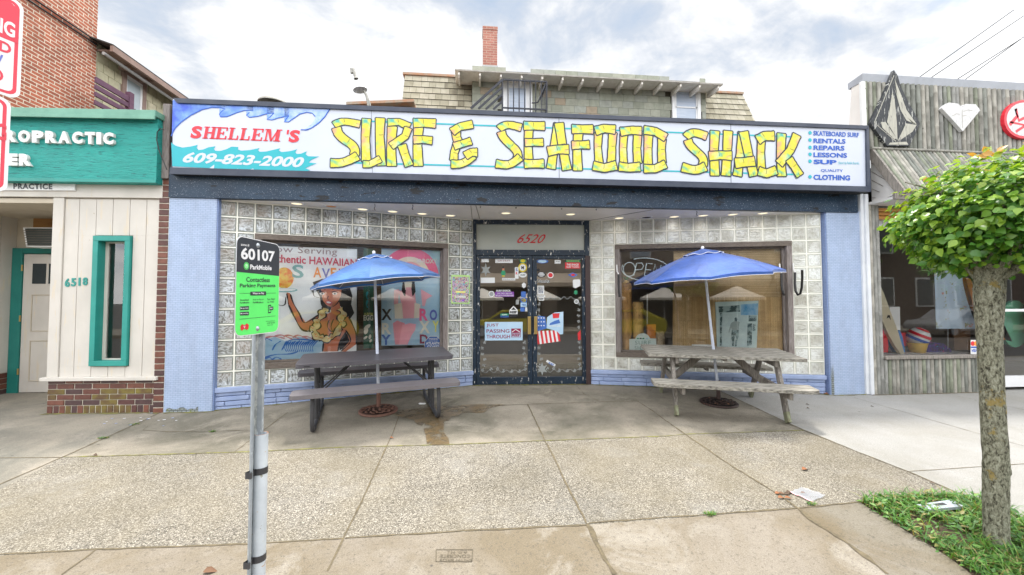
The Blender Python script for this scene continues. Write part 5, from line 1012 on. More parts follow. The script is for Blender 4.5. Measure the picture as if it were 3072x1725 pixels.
for y in (1180, 1393):
    p = CAM+ray(648*KD, y*KD)*(2.02/ray(648*KD, y*KD).dot(fw)); b = MB(); z = p.z
    ring = []
    for i in range(13): a = R(-110+18*i); ring.append(pcx+Vector((math.cos(a)*.0335, math.sin(a)*.0335, 0)))
    ring += [pc+pe*.046-pn*.002, pc-pe*.046-pn*.026, pc-pe*.046+pn*.003]
    n_ = len(ring); V = [q+Z*(z+.016) for q in ring]+[q+Z*(z-.016) for q in ring]
    b.add(V, [[i, (i+1) % n_, n_+(i+1) % n_, n_+i] for i in range(n_)], m_steel); b.obox(pc-pe*.046+pn*.002+Z*z, pe*.005, pn*.005, Z*.013, m_steel); b.build('strap', ps)
# no parking signs at the left edge
m_reds = plain('red sign sheet', (.70, .035, .07), .3)
n0 = Vector((math.cos(YAW)*-2.60+math.sin(YAW)*2.1, math.cos(YAW)*2.1+math.sin(YAW)*2.60, 0)); ang = R(19.6)
ne_ = (rt*math.sin(ang)+fw*math.cos(ang)); ne_.z = 0; ne_.normalize(); nn_ = Vector((ne_.y, -ne_.x, 0)); pN = Pl(n0, -nn_)
kN = crop(0, 0, 4.131); kM = crop(0, 280, 4.52)
def nz_(k, x, y): return pN(*k(x, y)).z
def plate(name, label, sr_, z1, z0, red_from, txt):
    t = thing(name, label, 'sign', n0+Z*z0); W_ = .33; r_ = .04
    Q = lambda s, z, o=0: n0+ne_*(sr_+s)+Z*z+nn_*o
    def outline(i, o):
        rr_ = r_-i*.6; res = []
        for cx, cz, a0 in ((-i-rr_, z0+i+rr_, -90), (-i-rr_, z1-i-rr_, 0), (-W_+i+rr_, z1-i-rr_, 90), (-W_+i+rr_, z0+i+rr_, 180)): res += [Q(cx+rr_*math.cos(R(a0+22.5*k)), cz+rr_*math.sin(R(a0+22.5*k)), o) for k in range(5)]
        return res
    b = MB(); b.prism(outline(0, 0), -nn_*.003, m_signw, m_galv); pl2 = b.build('sign_plate', t)
    b = MB(); b.face(outline(.014, .001), m_reds); b.face(outline(.028, .0018), m_signw)
    if red_from: b.face([Q(-.03, red_from, .0026), Q(-W_+.03, red_from, .0026), Q(-W_+.03, z1-.04, .0026), Q(-W_+.06, z1-.016, .0026), Q(-.06, z1-.016, .0026), Q(-.02, z1-.05, .0026), Q(-.016, z1-.09, .0026), Q(-.016, red_from, .0026)], m_reds)
    for (tx, a0, a1, za, zb_, mm) in txt: b.text(tx, Q(a0-sr_, za, .0034), Q(a1-sr_, za, .0034), Q(a0-sr_, zb_, .0034), mm, bold=.03)
    b.build('sign_print', pl2); return t
sN = lambda k, x, y: (pN(*k(x, y))-n0).dot(ne_)
g1, d1_, o1_ = sN(kN, 180, 460), sN(kN, 132, 690), sN(kN, 22, 1040)
zA1, zA0 = nz_(kN, 288, 165)+.055, nz_(kN, 190, 1225); h = zA1-zA0
plate('no_parking_sign', 'red topped no parking sign, uppermost at the left edge', .0, zA1, zA0, zA0+h*.56, [('PARKING', g1-.235, g1, zA0+h*.60, zA0+h*.75, m_signw), ('NO', -.24, -.10, zA0+h*.79, zA0+h*.93, m_signw), ('ROAD', d1_-.165, d1_, zA0+h*.42, zA0+h*.53, m_reds), ('TOW', o1_-.115, o1_, zA0+h*.28, zA0+h*.39, m_violet), ('AND', o1_-.125, o1_+.003, zA0+h*.12, zA0+h*.24, m_reds)])
zB1, zB0 = zA0-.012, nz_(kM, 40, 1330)-.005; h = zB1-zB0
plate('no_parking_sign', 'white red bordered no parking sign, lower at the left edge', -.03, zB1, zB0, None, [('PARKING', sN(kM, 85, 540)-.225, sN(kM, 85, 540), zB0+h*.54, zB0+h*.72, m_reds), ('NO', -.24, -.12, zB0+h*.76, zB0+h*.9, m_reds)])
# ---------------------------------------------------------------- the clinic on the left
CO = Vector((-3.9, 5.56, 0)); CE = Vector((math.cos(.051), -math.sin(.051), 0)); CN = Vector((math.sin(.051), math.cos(.051), 0))
fc = fr(CO, CE, CN); pC = Pl(CO, CN); k2 = crop(0, 500, 1.8075)
m_crm = pm('cream painted board', (.61, .575, .53), (.56, .53, .485), scl=3, st=(1, 1, .5), rough=.6, bump=.25, bsc=60, bst=(1, 1, 14), bd=.002, specks=[((.58, .52, .43), .60, 3, (5, 5, .6)), ((.40, .35, .27), .70, 12, (1, 1, .6))])
m_crmd = pm('old cream paint', (.56, .50, .41), (.48, .42, .33), scl=3, rough=.7, bump=.1)
m_tealw = pm('weathered teal board', (.022, .34, .30), (.016, .27, .24), scl=3.5, st=(1.2, 4, 9), rough=.55, bump=.9, bsc=9, bst=(1.4, 6, 16), bd=.012, specks=[((.008, .10, .11), .60, 6, (1.1, 6, 14)), ((.42, .34, .29), .735, 4, (1.2, 3, 6))])
m_tealt = pm('teal trim paint', (.02, .25, .215), (.025, .29, .25), scl=4, rough=.45, bump=.15)
m_tealc = pm('pale green metal cap', (.17, .37, .28), (.13, .31, .235), scl=6, rough=.5, bump=.1)
m_dteal = pm('dark teal paint', (.015, .17, .15), (.02, .20, .17), scl=5, rough=.5)
cl = thing('clinic', 'low cream clinic with dark brick base, narrow teal window and recessed door', 'building', fc(-2, 0, 0))
g_ = [(pC(*k2(x, 185))-CO).dot(CE) for x in (355, 433, 525, 615, 707, 797, 872)]
b = MB(); [fbox(b, fc, *q, m_crmd) for q in ((-1.37, -.87, -.12, -.012, .44, 2.72), (-.41, -.045, -.12, -.012, .44, 2.72), (-.87, -.41, -.12, -.012, .44, .58), (-.87, -.41, -.12, -.012, 2.23, 2.72))]
for a, c in zip(g_, g_[1:]):
    for z0, z1 in ((.45, .575), (2.235, 2.70)): fbox(b, fc, a+.003, c-.003, -.012, .0, z0, z1, m_crm)
    for q0_, q1_ in ((a, min(c, -.872)), (max(a, -.41), c)):
        if q1_-q0_ > .012: fbox(b, fc, q0_+.003, q1_-.003, -.012, .0, .575, 2.235, m_crm)
b.build('board_siding', cl, bevel=.002)
b = MB(); fbox(b, fc, -1.375, g_[0]-.002, -.15, .016, .45, 2.71, m_crm); b.build('corner_board', cl, bevel=.004)
b = MB(); fbox(b, fc, g_[-1]+.002, -.035, -.05, .016, .45, 2.71, m_crm); b.build('corner_board', cl, bevel=.004)
b = MB(); fbox(b, fc, -6.5, -.04, -.1, .03, 2.712, 2.95, m_crm); b.build('header_board', cl, bevel=.004)
b = MB(); fbox(b, fc, -1.42, -.03, -.1, .055, .405, .45, m_crm); b.build('base_sill', cl, bevel=.005)
rb = random.Random(2)
b = MB(); fbox(b, fc, -1.375, .02, -.3, -.004, -.1, .405, m_bmort)
rows = [(-.045, .09, 'S'), (.098, .158, 0), (.166, .226, 1), (.234, .294, 0), (.302, .362, 1), (.368, .402, 0)]
for z0, z1, od in rows:
    if od == 'S':
        s = -1.37
        while s < .0: fbox(b, fc, s+.004, s+.064, -.01, .004+rb.uniform(-.002, .002), z0, z1, m_brickm if rb.random() < .55 and -1.25 < s < -.35 else rb.choice(m_brick)); s += .072
    else:
        s = -1.37-(.1 if od else 0)
        while s < .0:
            a, c = max(s, -1.37)+.005, min(s+.205, .018)-.005
            if c-a > .02: fbox(b, fc, a, c, -.01, .004+rb.uniform(-.003, .003), z0, z1, m_brickm if rb.random() < .25 and z0 < .25 else rb.choice(m_brick))
            s += .21
b.build('brick_base', cl, bevel=.004)
wi = MB(); a0, a1, z0, z1, t_ = -.866, -.416, .585, 2.225, .065
for (s0_, s1_, w0, w1) in ((a0, a1, z1-t_, z1), (a0, a1, z0, z0+t_)): fbox(wi, fc, s0_, s1_, -.10, .035, w0, w1, m_tealt)
for (s0_, s1_) in ((a0, a0+t_), (a1-t_, a1)): fbox(wi, fc, s0_, s1_, -.10, .034, z0+t_, z1-t_, m_tealt)
wo = wi.build('window', cl, bevel=.004)
b = MB(); b.face([fc(s, -.085, z) for s, z in ((a0+t_, z0+t_), (a1-t_, z0+t_), (a1-t_, z1-t_), (a0+t_, z1-t_))], m_glass); b.build('pane', wo)
b = MB(); q = .018
fbox(b, fc, a0+t_, a0+t_+q*2.2, -.1, -.07, z0+t_, z1-t_, m_crm); fbox(b, fc, a0+t_+q*2.2, a1-t_, -.1, -.07, z1-t_-q, z1-t_, m_crm); fbox(b, fc, a0+t_+q*2.2, a1-t_, -.1, -.07, z0+t_, z0+t_+q, m_crm); b.build('sash', wo)
b = MB(); fbox(b, fc, -1.3, -.05, -.9, -.88, .2, 2.6, m_dark); fbox(b, fc, a0-.05, a0+.03, -.9, -.13, .4, 2.4, m_crmd); b.build('interior_wall', cl)
# entry recess
b = MB(); fbox(b, fc, -3.3, -1.2, -1.12, -1.02, -.05, 2.75, m_crmd); fbox(b, fc, -1.375, -1.30, -1.02, -.15, -.05, 2.72, m_crm); b.build('entry_back_wall', cl)
b = MB()
for i in range(7): fbox(b, fc, -3.1, -2.945, -1.02+i*.2+.003, -1.02+i*.2+.197, .40, 2.68, m_crm)
fbox(b, fc, -3.2, -2.95, -1.02, .4, .36, .40, m_crm); b.build('entry_side_wall', cl)
b = MB(); fbox(b, fc, -3.2, -2.955, -1.02, .4, -.1, .36, m_bmort)
for r_ in range(5):
    y = -1.02
    while y < .3: fbox(b, fc, -3.0, -2.945, y+.004, y+.2, -.03+r_*.078, .038+r_*.078, rb.choice(m_brick)); y += .208
b.build('entry_brick_base', cl, bevel=.003)
b = MB(); fbox(b, fc, -3.6, -1.3, -1.1, .0, 2.64, 2.70, m_crmd); b.build('entry_ceiling', cl)
kd = lambda x, y, o=1.0: pC(*dpx(x, y), o)
sv = lambda x, y, o=1.0: ((kd(x, y, o)-CO).dot(CE), kd(x, y, o).z)
ds0, dzt = sv(65, 640); ds1 = ds0+.86
dr = MB(); fbox(dr, fc, ds0, ds1, -1.02, -.98, .06, dzt, m_crm)
for (u0, u1, w0, w1) in ((.13, .40, .95, 1.50), (.46, .73, .95, 1.50), (.13, .73, .22, .82)):
    for e0, e1, f0, f1 in ((u0, u1, w1-.015, w1), (u0, u1, w0, w0+.015), (u0, u0+.015, w0+.015, w1-.015), (u1-.015, u1, w0+.015, w1-.015)): fbox(dr, fc, ds0+e0, ds0+e1, -.98, -.972, f0, f1, m_crmd)
do = dr.build('door', cl, bevel=.002)
for u0 in (.13, .36):
    b = MB(); fbox(b, fc, ds0+u0, ds0+u0+.19, -.985, -.975, 1.66, 1.96, plain('dark door glass', (.03, .04, .045), .08)); b.build('pane', do)
b = MB()
for z in (.32, 1.1, 1.85): b.tube([fc(ds0-.008, -.965, z), fc(ds0-.008, -.965, z+.09)], .010, m_gold, 8)
b.build('hinge', do)
b = MB(); fbox(b, fc, ds0-.15, ds0-.005, -1.02, -.96, -.02, dzt+.09, m_dteal); fbox(b, fc, ds0-.005, ds1, -1.02, -.96, dzt+.01, dzt+.09, m_dteal); b.build('door_frame', cl, bevel=.004)
s0_, zz0 = sv(85, 572); b = MB(); fbox(b, fc, s0_, s0_+.7, -1.02, -.99, zz0, zz0+.30, pm('raw plywood', (.42, .22, .08), (.34, .17, .06), scl=3, st=(1, 1, 5), rough=.7)); b.build('plywood_panel', cl)
s0_, zz0 = sv(72, 622, .8); s1_, zz1 = sv(140, 575, .8)
b = MB(); q_ = [fc(s0_+.02, -.75, zz0), fc(s0_+.62, -.75, zz0), fc(s0_+.60, -.72, zz1), fc(s0_, -.72, zz1)]
b.prism(q_, CN*.3, m_white_p); ac = b.build('air_conditioner', cl, bevel=.01)
b = MB(); cc = sum(q_, Vector())/4
b.face([cc+(p-cc)*.88-CN*.012 for p in q_], plain('dark grille', (.05, .06, .055), .4))
for i in range(7):
    t2 = (i+.7)/8; b.bar(q_[0].lerp(q_[3], t2)*.97+q_[1].lerp(q_[2], t2)*.03-CN*.016, q_[0].lerp(q_[3], t2)*.06+q_[1].lerp(q_[2], t2)*.94-CN*.016, .006, .006, m_greyw)
b.build('grille', ac)
num = MB(); kq = lambda x, y: pC(*k2(x, y), -.008)
for ch, x0, x1 in (('6', 350, 376), ('5', 384, 410), ('1', 424, 434), ('8', 447, 473)): num.text(ch, kq(x0, 652-(x0-350)*.09), kq(x1, 652-(x0-350)*.09), kq(x0+1, 606-(x0-350)*.06), m_tealt, bold=.03, ext=CN*.008)
num.build('house_number', cl)
# its painted sign board and lettering
cs = thing('clinic_sign', 'weathered teal sign board with raised white letters on the clinic', 'sign', fc(-2, .1, 2.88))
b = MB(); fbox(b, fc, -6.5, -.04, .03, .13, 2.875, 3.72, m_tealw); b.build('board', cs, bevel=.003)
b = MB(); fbox(b, fc, -6.5, -.03, .131, .15, 2.875, 2.915, m_tealt); b.build('bottom_trim', cs, bevel=.002)
b = MB(); fbox(b, fc, -6.5, -.02, -.3, .20, 3.70, 3.775, m_tealc); fbox(b, fc, -6.5, -.02, .19, .21, 3.655, 3.70, m_tealc); b.build('cap', cs, bevel=.004)
m_wl = pm('aged white letter', (.72, .73, .74), (.64, .62, .58), scl=10, rough=.35, bump=.1)
kl = lambda x, y: pC(*kM(x, y), -.165)
def raised(t_, *q):
    b = MB(); b.text(t_, *q, m_wl, bold=.065, ext=CN*.035); b.build('letter', cs, bevel=.006)
for ch, x0, x1 in (('C', -370, -235), ('H', -200, -50), ('I', -18, 28), ('R', 62, 215), ('O', 243, 405), ('P', 430, 588), ('R', 612, 762), ('A', 788, 942), ('C', 975, 1118), ('T', 1148, 1285), ('I', 1305, 1370), ('C', 1396, 1538)):
    y1 = 650+x0*.0255; raised(ch, kl(x0, y1+6), kl(x1, y1+8), kl(x0, y1-158))
for ch, x0, x1 in (('C', -500, -350), ('E', -335, -225), ('N', -200, -60), ('T', -35, 85), ('E', 105, 235), ('R', 258, 412)): raised(ch, kl(x0, 975+x0*.02), kl(x1, 977+x0*.02), kl(x0, 812+x0*.02))
b = MB(); kp = lambda x, y, o=-.05: pC(*kM(x, y), o)
b.prism([kp(-600, 1312), kp(1012, 1316), kp(1014, 1222), kp(-600, 1200)], CN*.02, m_white_p); bd_ = tag(b.build('name_board', bevel=.003), 'narrow white board reading PRACTICE under the teal sign', 'sign board')
b = MB(); b.text('PRACTICE', kp(180, 1296, -.052), kp(710, 1302, -.052), kp(180, 1220, -.052), m_char, bold=.045, sp=1.15); b.build('lettering', bd_)
b = MB(); ck = lambda x, y: pC(*crop(0, 0, 2.2591)(x, y), -.16)
b.tube([ck(1112, 880), ck(1085, 872), ck(1065, 895), ck(1062, 950), ck(1075, 1010), ck(1100, 1075), ck(1115, 1110), ck(1130, 1150)], .006, m_black, 6); tag(b.build('cable'), 'black cable looping down the right end of the teal sign', 'cable')
b = MB(); fbox(b, fc, -6.5, -.02, -3.6, -.3, 3.5, 3.6, m_dark); b.build('roof', cl)
# ---------------------------------------------------------------- red brick building behind the clinic
m_rbrick = brickmat('orange red brick', (.50, .155, .085), (.34, .11, .065), (.74, .62, .50), .205, .068, .009, rot=(0, R(90), R(90)), bump=.7, rough=.9, var=.3, sp=((.16, .055, .04), 14, .64))
bb_ = thing('brick_building', 'tall red brick building rising behind the clinic', 'building', (-10, 7.5, 0))
b = MB(); b.box(-14, -7.9, 6.3, 9.17, 0, 14, m_rbrick); b.build('brick_wall', bb_)
pX = Pl((-7.86, 0, 0), (1, 0, 0))
b = MB()
for o in ((350, 0, 1210, 562), (440, 0, 1210, 520)):
    P = [pX(*kN(o[0]+(o[2]-o[0])*t/6, o[1]+(o[3]-o[1])*t/6)) for t in range(-1, 7)]; b.tube(P, .016, m_black, 6)
b.build('wall_cable', bb_)
# shingled house behind it, with eave, window, purple railing
m_shl = [pm('khaki shingle '+str(i), c, tuple(x*.75 for x in c), scl=6, rough=.9, bump=.3, bsc=40) for i, c in enumerate([(.62, .58, .40), (.55, .52, .36), (.66, .61, .44), (.50, .48, .32)])]
m_gap = plain('shingle gap', (.06, .055, .04), .9); m_gap2 = plain('pale shingle joint', (.55, .53, .42), .9); m_trimb = pm('brown trim', (.34, .24, .20), (.28, .19, .16), scl=5, rough=.6)
lh = thing('shingled_house', 'khaki shingled house with brown eave behind the clinic roof', 'house', (-8.5, 10.5, 0))
b = MB(); b.box(-11, -7.92, 9.19, 14, 0, 6.8, m_gap2); r2 = random.Random(6); z = 4.6; k = 0
while z < 6.8:
    y = 9.2-(.12 if k % 2 else 0)
    while y < 14:
        a, c = max(y, 9.2), y+.26
        if not (9.80 < (a+c)/2 < 10.46 and z < 6.7): b.box(-7.925, -7.90, a+.004, c-.004, z+.004, z+.186, r2.choice(m_shl))
        y += .27
    z += .19; k += 1
b.build('shingle_wall', lh)
b = MB(); b.box(-11, -7.46, 9.19, 14, 6.70, 6.74, m_trimb); b.box(-7.50, -7.44, 9.0, 14, 6.60, 6.72, m_trimb); b.prism([(-11, 9.0, 7.9), (-7.44, 9.0, 6.72), (-7.44, 14, 6.72), (-11, 14, 7.9)], (0, 0, .03), m_dark); b.build('eave', lh)
b = MB(); b.tube([(-7.62, 9.0, 6.55), (-7.62, 14, 6.55)], .035, plain('grey gutter', (.42, .42, .42), .4), 8); b.build('gutter', lh)
for y in (9.7, 10.2): 
    b = MB(); b.box(-7.9, -7.5, y, y+.05, 6.60, 6.70, m_trimb); b.build('rafter', lh)
b = MB(); b.box(-7.93, -7.87, 9.80, 9.90, 5.2, 6.70, m_trimb); b.box(-7.93, -7.87, 10.36, 10.46, 5.2, 6.70, m_trimb); b.box(-7.93, -7.872, 9.90, 10.36, 6.60, 6.70, m_trimb)
b.box(-7.93, -7.885, 9.90, 9.93, 5.2, 6.6, m_white_p); b.box(-7.93, -7.885, 10.31, 10.36, 5.2, 6.6, m_white_p); b.box(-7.93, -7.886, 9.93, 10.31, 6.52, 6.6, m_white_p); b.box(-7.93, -7.886, 9.93, 10.31, 5.80, 5.85, m_white_p); o = b.build('window', lh)
b = MB(); b.face([(-7.90, 9.93, 5.2), (-7.90, 10.31, 5.2), (-7.90, 10.31, 6.52), (-7.90, 9.93, 6.52)], plain('sky blue window glass', (.45, .52, .56), .05, spec=.9)); b.build('pane', o)
m_purp = pm('flaking plum paint', (.16, .075, .12), (.12, .06, .10), scl=5, st=(3, 1, 3), rough=.7, bump=.3, specks=[((.35, .28, .28), .70, 18, (1, .5, 1))])
pr_ = thing('deck_railing', 'plum painted wooden deck railing above the teal sign', 'railing', (-7.3, 8.8, 4.8))
for z0 in (5.655, 5.53, 5.385, 5.22, 5.05):
    b = MB(); b.box(-7.32, -7.28, 8.47, 9.22, z0, z0+(.115 if z0 > 5.6 else .09), m_purp); b.build('rail', pr_, bevel=.004)
b = MB(); b.box(-7.36, -7.26, 9.22, 9.33, 4.6, 5.83, m_purp); b.prism([(-7.36, 9.22, 5.83), (-7.26, 9.22, 5.83), (-7.26, 9.33, 5.83), (-7.36, 9.33, 5.83)], (0, 0, .04), m_purp); b.build('post', pr_, bevel=.006)
b = MB(); b.bar((-7.28, 9.33, 5.55), (-7.28, 9.55, 5.0), .04, .09, m_purp); b.build('brace', pr_)
# ---------------------------------------------------------------- mansard house behind the surf shop
HY = 10.5; pH = Pl((0, HY, 0), (0, 1, 0)); pH2 = Pl((0, HY-.55, 0), (0, 1, 0)); kH = crop(1000, 50, 1.98154)
H = lambda x, y: pH(*kH(x, y))
m_shg = [pm('grey olive shingle '+str(i), c, tuple(x*.8 for x in c), scl=7, rough=.9, bump=.3, bsc=40) for i, c in enumerate([(.32, .335, .275), (.29, .305, .25), (.345, .355, .295), (.33, .345, .305), (.36, .30, .225)])]
m_sht = [pm('tan mansard shingle '+str(i), c, c2, scl=5, st=(1, 1, .6), rough=.9, bump=.3, bsc=40) for i, (c, c2) in enumerate([((.410, .381, .295), (.312, .287, .213)), ((.369, .344, .262), (.262, .238, .172)), ((.443, .410, .328), (.344, .316, .238)), ((.279, .254, .180), (.148, .131, .098))])]
mh = thing('mansard_house', 'olive shingled upper storey with mansard roof and brick chimney behind the surf shop', 'house', (2.6, 11.5, 0))
e0, e1 = H(825, 360), H(2215, 560); x0h, x1h = e0.x, e1.x; zeave = H(722, 305).z
b = MB(); b.box(x0h, x1h, HY+.02, HY+4, 3.5, zeave, m_gap); z = 5.9; k = 0; r3 = random.Random(12); dl, dr_ = H(1000, 400).x, H(1182, 400).x; wl0, wl1 = H(2008, 500).x, H(2178, 500).x
while z < zeave:
    x = x0h-(.13 if k % 2 else 0)
    while x < x1h:
        wd = r3.uniform(.27, .36); a, c = max(x, x0h), min(x+wd, x1h)
        if c-a > .03 and not (dl < (a+c)/2 < dr_) and not (wl0 < (a+c)/2 < wl1): b.box(a+.003, c-.003, HY-.008, HY+.02, z+.003, z+.187, r3.choice(m_shg[:4]) if r3.random() > .05 else m_shg[4])
        x += wd
    z += .19; k += 1
b.build('dormer_wall', mh)
def mansard(xa, xb, ta, tb, ztop, nm):
    """sloping shingled face: bottom xa..xb at HY-.25, top ta..tb at HY+.35"""
    b = MB(); zb = 5.6; n_ = 12
    P = lambda u, v: Vector((xa+(xb-xa)*u+((ta+(tb-ta)*u)-(xa+(xb-xa)*u))*v, HY-.2+.5*v, zb+(ztop-zb)*v))
    b.face([P(0, 0)+Vector((0, .03, 0)), P(1, 0)+Vector((0, .03, 0)), P(1, 1)+Vector((0, .03, 0)), P(0, 1)+Vector((0, .03, 0))], m_gap)
    rows = int((ztop-zb)/.17)
    for r_ in range(rows):
        v0, v1 = r_/rows, (r_+.97)/rows; u = -.02*(r_ % 2); L_ = abs(xb-xa)
        while u < 1:
            du = r3.uniform(.16, .26)/L_; ua, ub = max(u, 0)+.003/L_, min(u+du, 1)-.003/L_
            if ub > ua+.01/L_:
                mm = m_sht[3] if (nm == 'L' and ub > .72 and r3.random() < .6) else r3.choice(m_sht[:3]); q = [P(ua, v0)-Vector((0, .02, 0)), P(ub, v0)-Vector((0, .02, 0)), P(ub, v1), P(ua, v1)]
                b.face(q, mm); b.face([q[0], q[1], q[1]+Vector((0, .03, 0)), q[0]+Vector((0, .03, 0))], m_gap)
            u += du
    return b.build('mansard_roof', mh)
ml = H(410, 470); mt_ = H(414, 318); mansard(ml.x-.05, x0h+.02, mt_.x, x0h+.02, mt_.z+.05, 'L')
q1_, q2_ = H(2470, 440), H(2525, 620); mansard(x1h-.02, q2_.x+.12, x1h-.02, q1_.x+.02, q1_.z+.05, 'R')
m_rust = pm('rusty roof edge', (.42, .20, .11), (.34, .30, .24), scl=6, rough=.8); m_raft = pm('flaking white eave', (.82, .79, .74), (.72, .68, .62), scl=8, rough=.7, specks=[((.30, .26, .2), .66, 14, (1, 1, 1))])
b = MB(); b.box(mt_.x-.05, x0h-.3, HY+.25, HY+.6, mt_.z+.04, mt_.z+.10, m_rust); b.box(x1h+.3, q1_.x+.03, HY+.25, HY+.6, q1_.z+.04, q1_.z+.10, m_rust); b.build('roof_edge', mh)
E0, E1 = pH2(*kH(722, 307)), pH2(*kH(2318, 392))
b = MB(); b.prism([(E0.x, HY-.55, E0.z-.045), (E1.x, HY-.55, E0.z-.045), (E1.x, HY+1.5, E0.z+.12), (E0.x, HY+1.5, E0.z+.12)], (0, 0, .035), m_raft, pm('grey roof felt', (.42, .40, .37), (.30, .28, .25), scl=6, rough=.9)); b.build('eave', mh)
for i in range(14):
    x = E0.x+.10+(E1.x-E0.x-.2)*i/13; b = MB()
    b.prism([(x-.022, HY-.50, E0.z-.05), (x-.022, HY-.50, E0.z-.12), (x-.022, HY-.42, E0.z-.17), (x-.022, HY, E0.z-.14), (x-.022, HY, E0.z-.01)], (.044, 0, 0), m_raft); b.build('rafter', mh)
c0, c1 = H(890, 55), H(975, 300); m_chb = brickmat('faded red chimney brick', (.40, .17, .13), (.33, .13, .10), (.46, .32, .26), .20, .068, .008, bump=.6, rough=.9, var=.25)
cy0 = 11.0; pCh = Pl((0, cy0, 0), (0, 1, 0)); c0, c1 = pCh(*kH(890, 55)), pCh(*kH(975, 300))
b = MB(); b.box(c0.x, c1.x, cy0, cy0+.42, c1.z-.9, c0.z-.02, m_chb); b.box(c0.x-.012, c1.x+.012, cy0-.012, cy0+.432, c0.z-.09, c0.z, m_chb); ch_ = b.build('chimney', mh)
b = MB(); b.box(c0.x-.02, c1.x+.02, cy0-.02, cy0+.44, c1.z-.9, c1.z+.03, plain('grey flashing', (.40, .41, .42), .5)); b.build('flashing', ch_)
m_pvc = plain('white window trim', (.74, .75, .77), .4); m_blind = pm('window blind', (.40, .48, .62), (.52, .58, .68), scl=2, st=(1, 1, 16), rough=.2, bump=0)
a, c = H(1005, 390), H(1182, 390); b = MB(); zt1 = H(1100, 385).z
b.box(a.x, a.x+.10, HY-.04, HY+.05, 5.3, zt1, m_pvc); b.box(c.x-.10, c.x, HY-.04, HY+.05, 5.3, zt1, m_pvc); b.box(a.x+.10, c.x-.10, HY-.038, HY+.05, zt1-.10, zt1, m_pvc); b.box(a.x+.10, c.x-.10, HY-.02, HY+.05, 5.3, zt1-.10, m_pvc); dd = b.build('door', mh)
b = MB(); b.box(a.x+.18, c.x-.18, HY-.03, HY-.018, 5.5, zt1-.2, m_blind); b.build('pane', dd)
a, c, zt1 = H(2010, 425), H(2178, 425), H(2090, 420).z; b = MB()
b.box(a.x, a.x+.09, HY-.04, HY+.05, 5.3, zt1, m_pvc); b.box(c.x-.09, c.x, HY-.04, HY+.05, 5.3, zt1, m_pvc); b.box(a.x+.09, c.x-.09, HY-.038, HY+.05, zt1-.13, zt1, m_pvc)
zm = H(2090, 540).z; b.box(a.x+.09, c.x-.09, HY-.02, HY+.04, zm-.02, zm+.02, m_pvc); b.box(a.x+.09, a.x+.13, HY-.02, HY+.04, 5.3, zt1-.13, m_pvc); b.box(c.x-.13, c.x-.09, HY-.02, HY+.04, 5.3, zt1-.13, m_pvc); dd = b.build('window', mh)
b = MB(); b.box(a.x+.13, c.x-.13, HY-.005, HY+.02, 5.3, zt1-.13, m_blind); b.build('pane', dd)
# iron balcony railing and stair
m_iron = plain('black iron', (.025, .028, .04), .5)
ir = thing('iron_railing', 'black iron stair and balcony railing in front of the upper white door', 'railing', (1.2, HY-.9, 5.3)); pI = Pl((0, HY-.9, 0), (0, 1, 0)); I = lambda x, y: pI(*kH(x, y))
t0, t1 = I(1005, 374), I(1268, 382); zt1 = t0.z; zb1 = I(1130, 542).z-.02
for zr in (zt1, zb1): b = MB(); b.bar((t0.x, HY-.9, zr), (t1.x, HY-.9, zr), .03, .03, m_iron); b.bar((t1.x, HY-.9, zr), (t1.x, HY-.05, zr), .03, .03, m_iron); b.build('rail', ir)
for i in range(9):
    x = t0.x+(t1.x-t0.x)*i/8; b = MB(); b.tube([(x, HY-.9, zb1-.4), (x, HY-.9, zt1)], .014 if i % 8 else .02, m_iron, 6); b.build('baluster', ir)
for i in range(4):
    b = MB(); y = HY-.7+i*.18; b.tube([(t1.x, y, zb1), (t1.x, y, zt1)], .008, m_iron, 6); b.build('baluster', ir)
b = MB(); s0_, s1_ = I(818, 545), I(1005, 376); b.bar(s0_, s1_, .035, .05, m_iron)
for k in (1, 2, 3): b.bar(s0_+Vector((.18*k, 0, 0)), Vector((t0.x, HY-.9, s0_.z+(t0.x-s0_.x-.18*k)*(s1_.z-s0_.z)/(s1_.x-s0_.x))), .03, .045, m_iron)
b.build('stair_rail', ir)
b = MB(); b.tube([I(1180, 512), I(1215, 510), I(1262, 400)], .018, m_iron, 6); b.build('lamp_bracket', ir)
# flood lamp on conduit and far roofs
pf = Pl((0, 7.5, 0), (0, 1, 0)); Lp = lambda x, y: pf(*dpx(x, y))
fl = thing('flood_lamp', 'grey swan neck flood lamp on a conduit above the sign', 'lamp', (Lp(925, 262).x, 7.5, 3.5)); m_lg = pm('weathered grey lamp metal', (.30, .29, .26), (.42, .41, .38), scl=14, rough=.6)
b = MB(); b.tube([(Lp(926, 262).x, 7.5, 3.5), Lp(926, 262), Lp(922, 240), Lp(915, 228)], .022, m_lg, 8); b.tube([(Lp(930, 262).x, 7.52, 3.5), Lp(931, 262), Lp(924, 243)], .014, m_lg, 8); b.build('conduit', fl)
ax_ = (Lp(904, 224)-Lp(889, 174)).normalized()
b = MB(); b.lathe([(.02, 0), (.03, .05), (.028, .16), (.04, .20)], Lp(888, 172), m_lg, 14, ax=ax_); b.tube([Lp(890, 176), Lp(884, 173), Lp(886, 184)], .03, m_lg, 8); b.build('arm', fl)
b = MB(); b.lathe([(.03, 0), (.04, .03), (.12, .15), (.125, .17)], Lp(901, 204), m_signw, 20, ax=(Lp(906, 226)-Lp(901, 204))); b.build('shade', fl)
b = MB(); b.box(-2.3, -1.0, 9.2, 12, 3.5, 5.76, plain('tan wall', (.4, .34, .27), .9)); b.prism([(-2.75, 9, 5.70), (-1.3, 9, 5.83), (-1.3, 12, 5.83), (-2.75, 12, 5.70)], (0, 0, .06), m_rust); tag(b.build('shed'), 'low shed with rusty sloping roof left of the mansard house', 'shed')
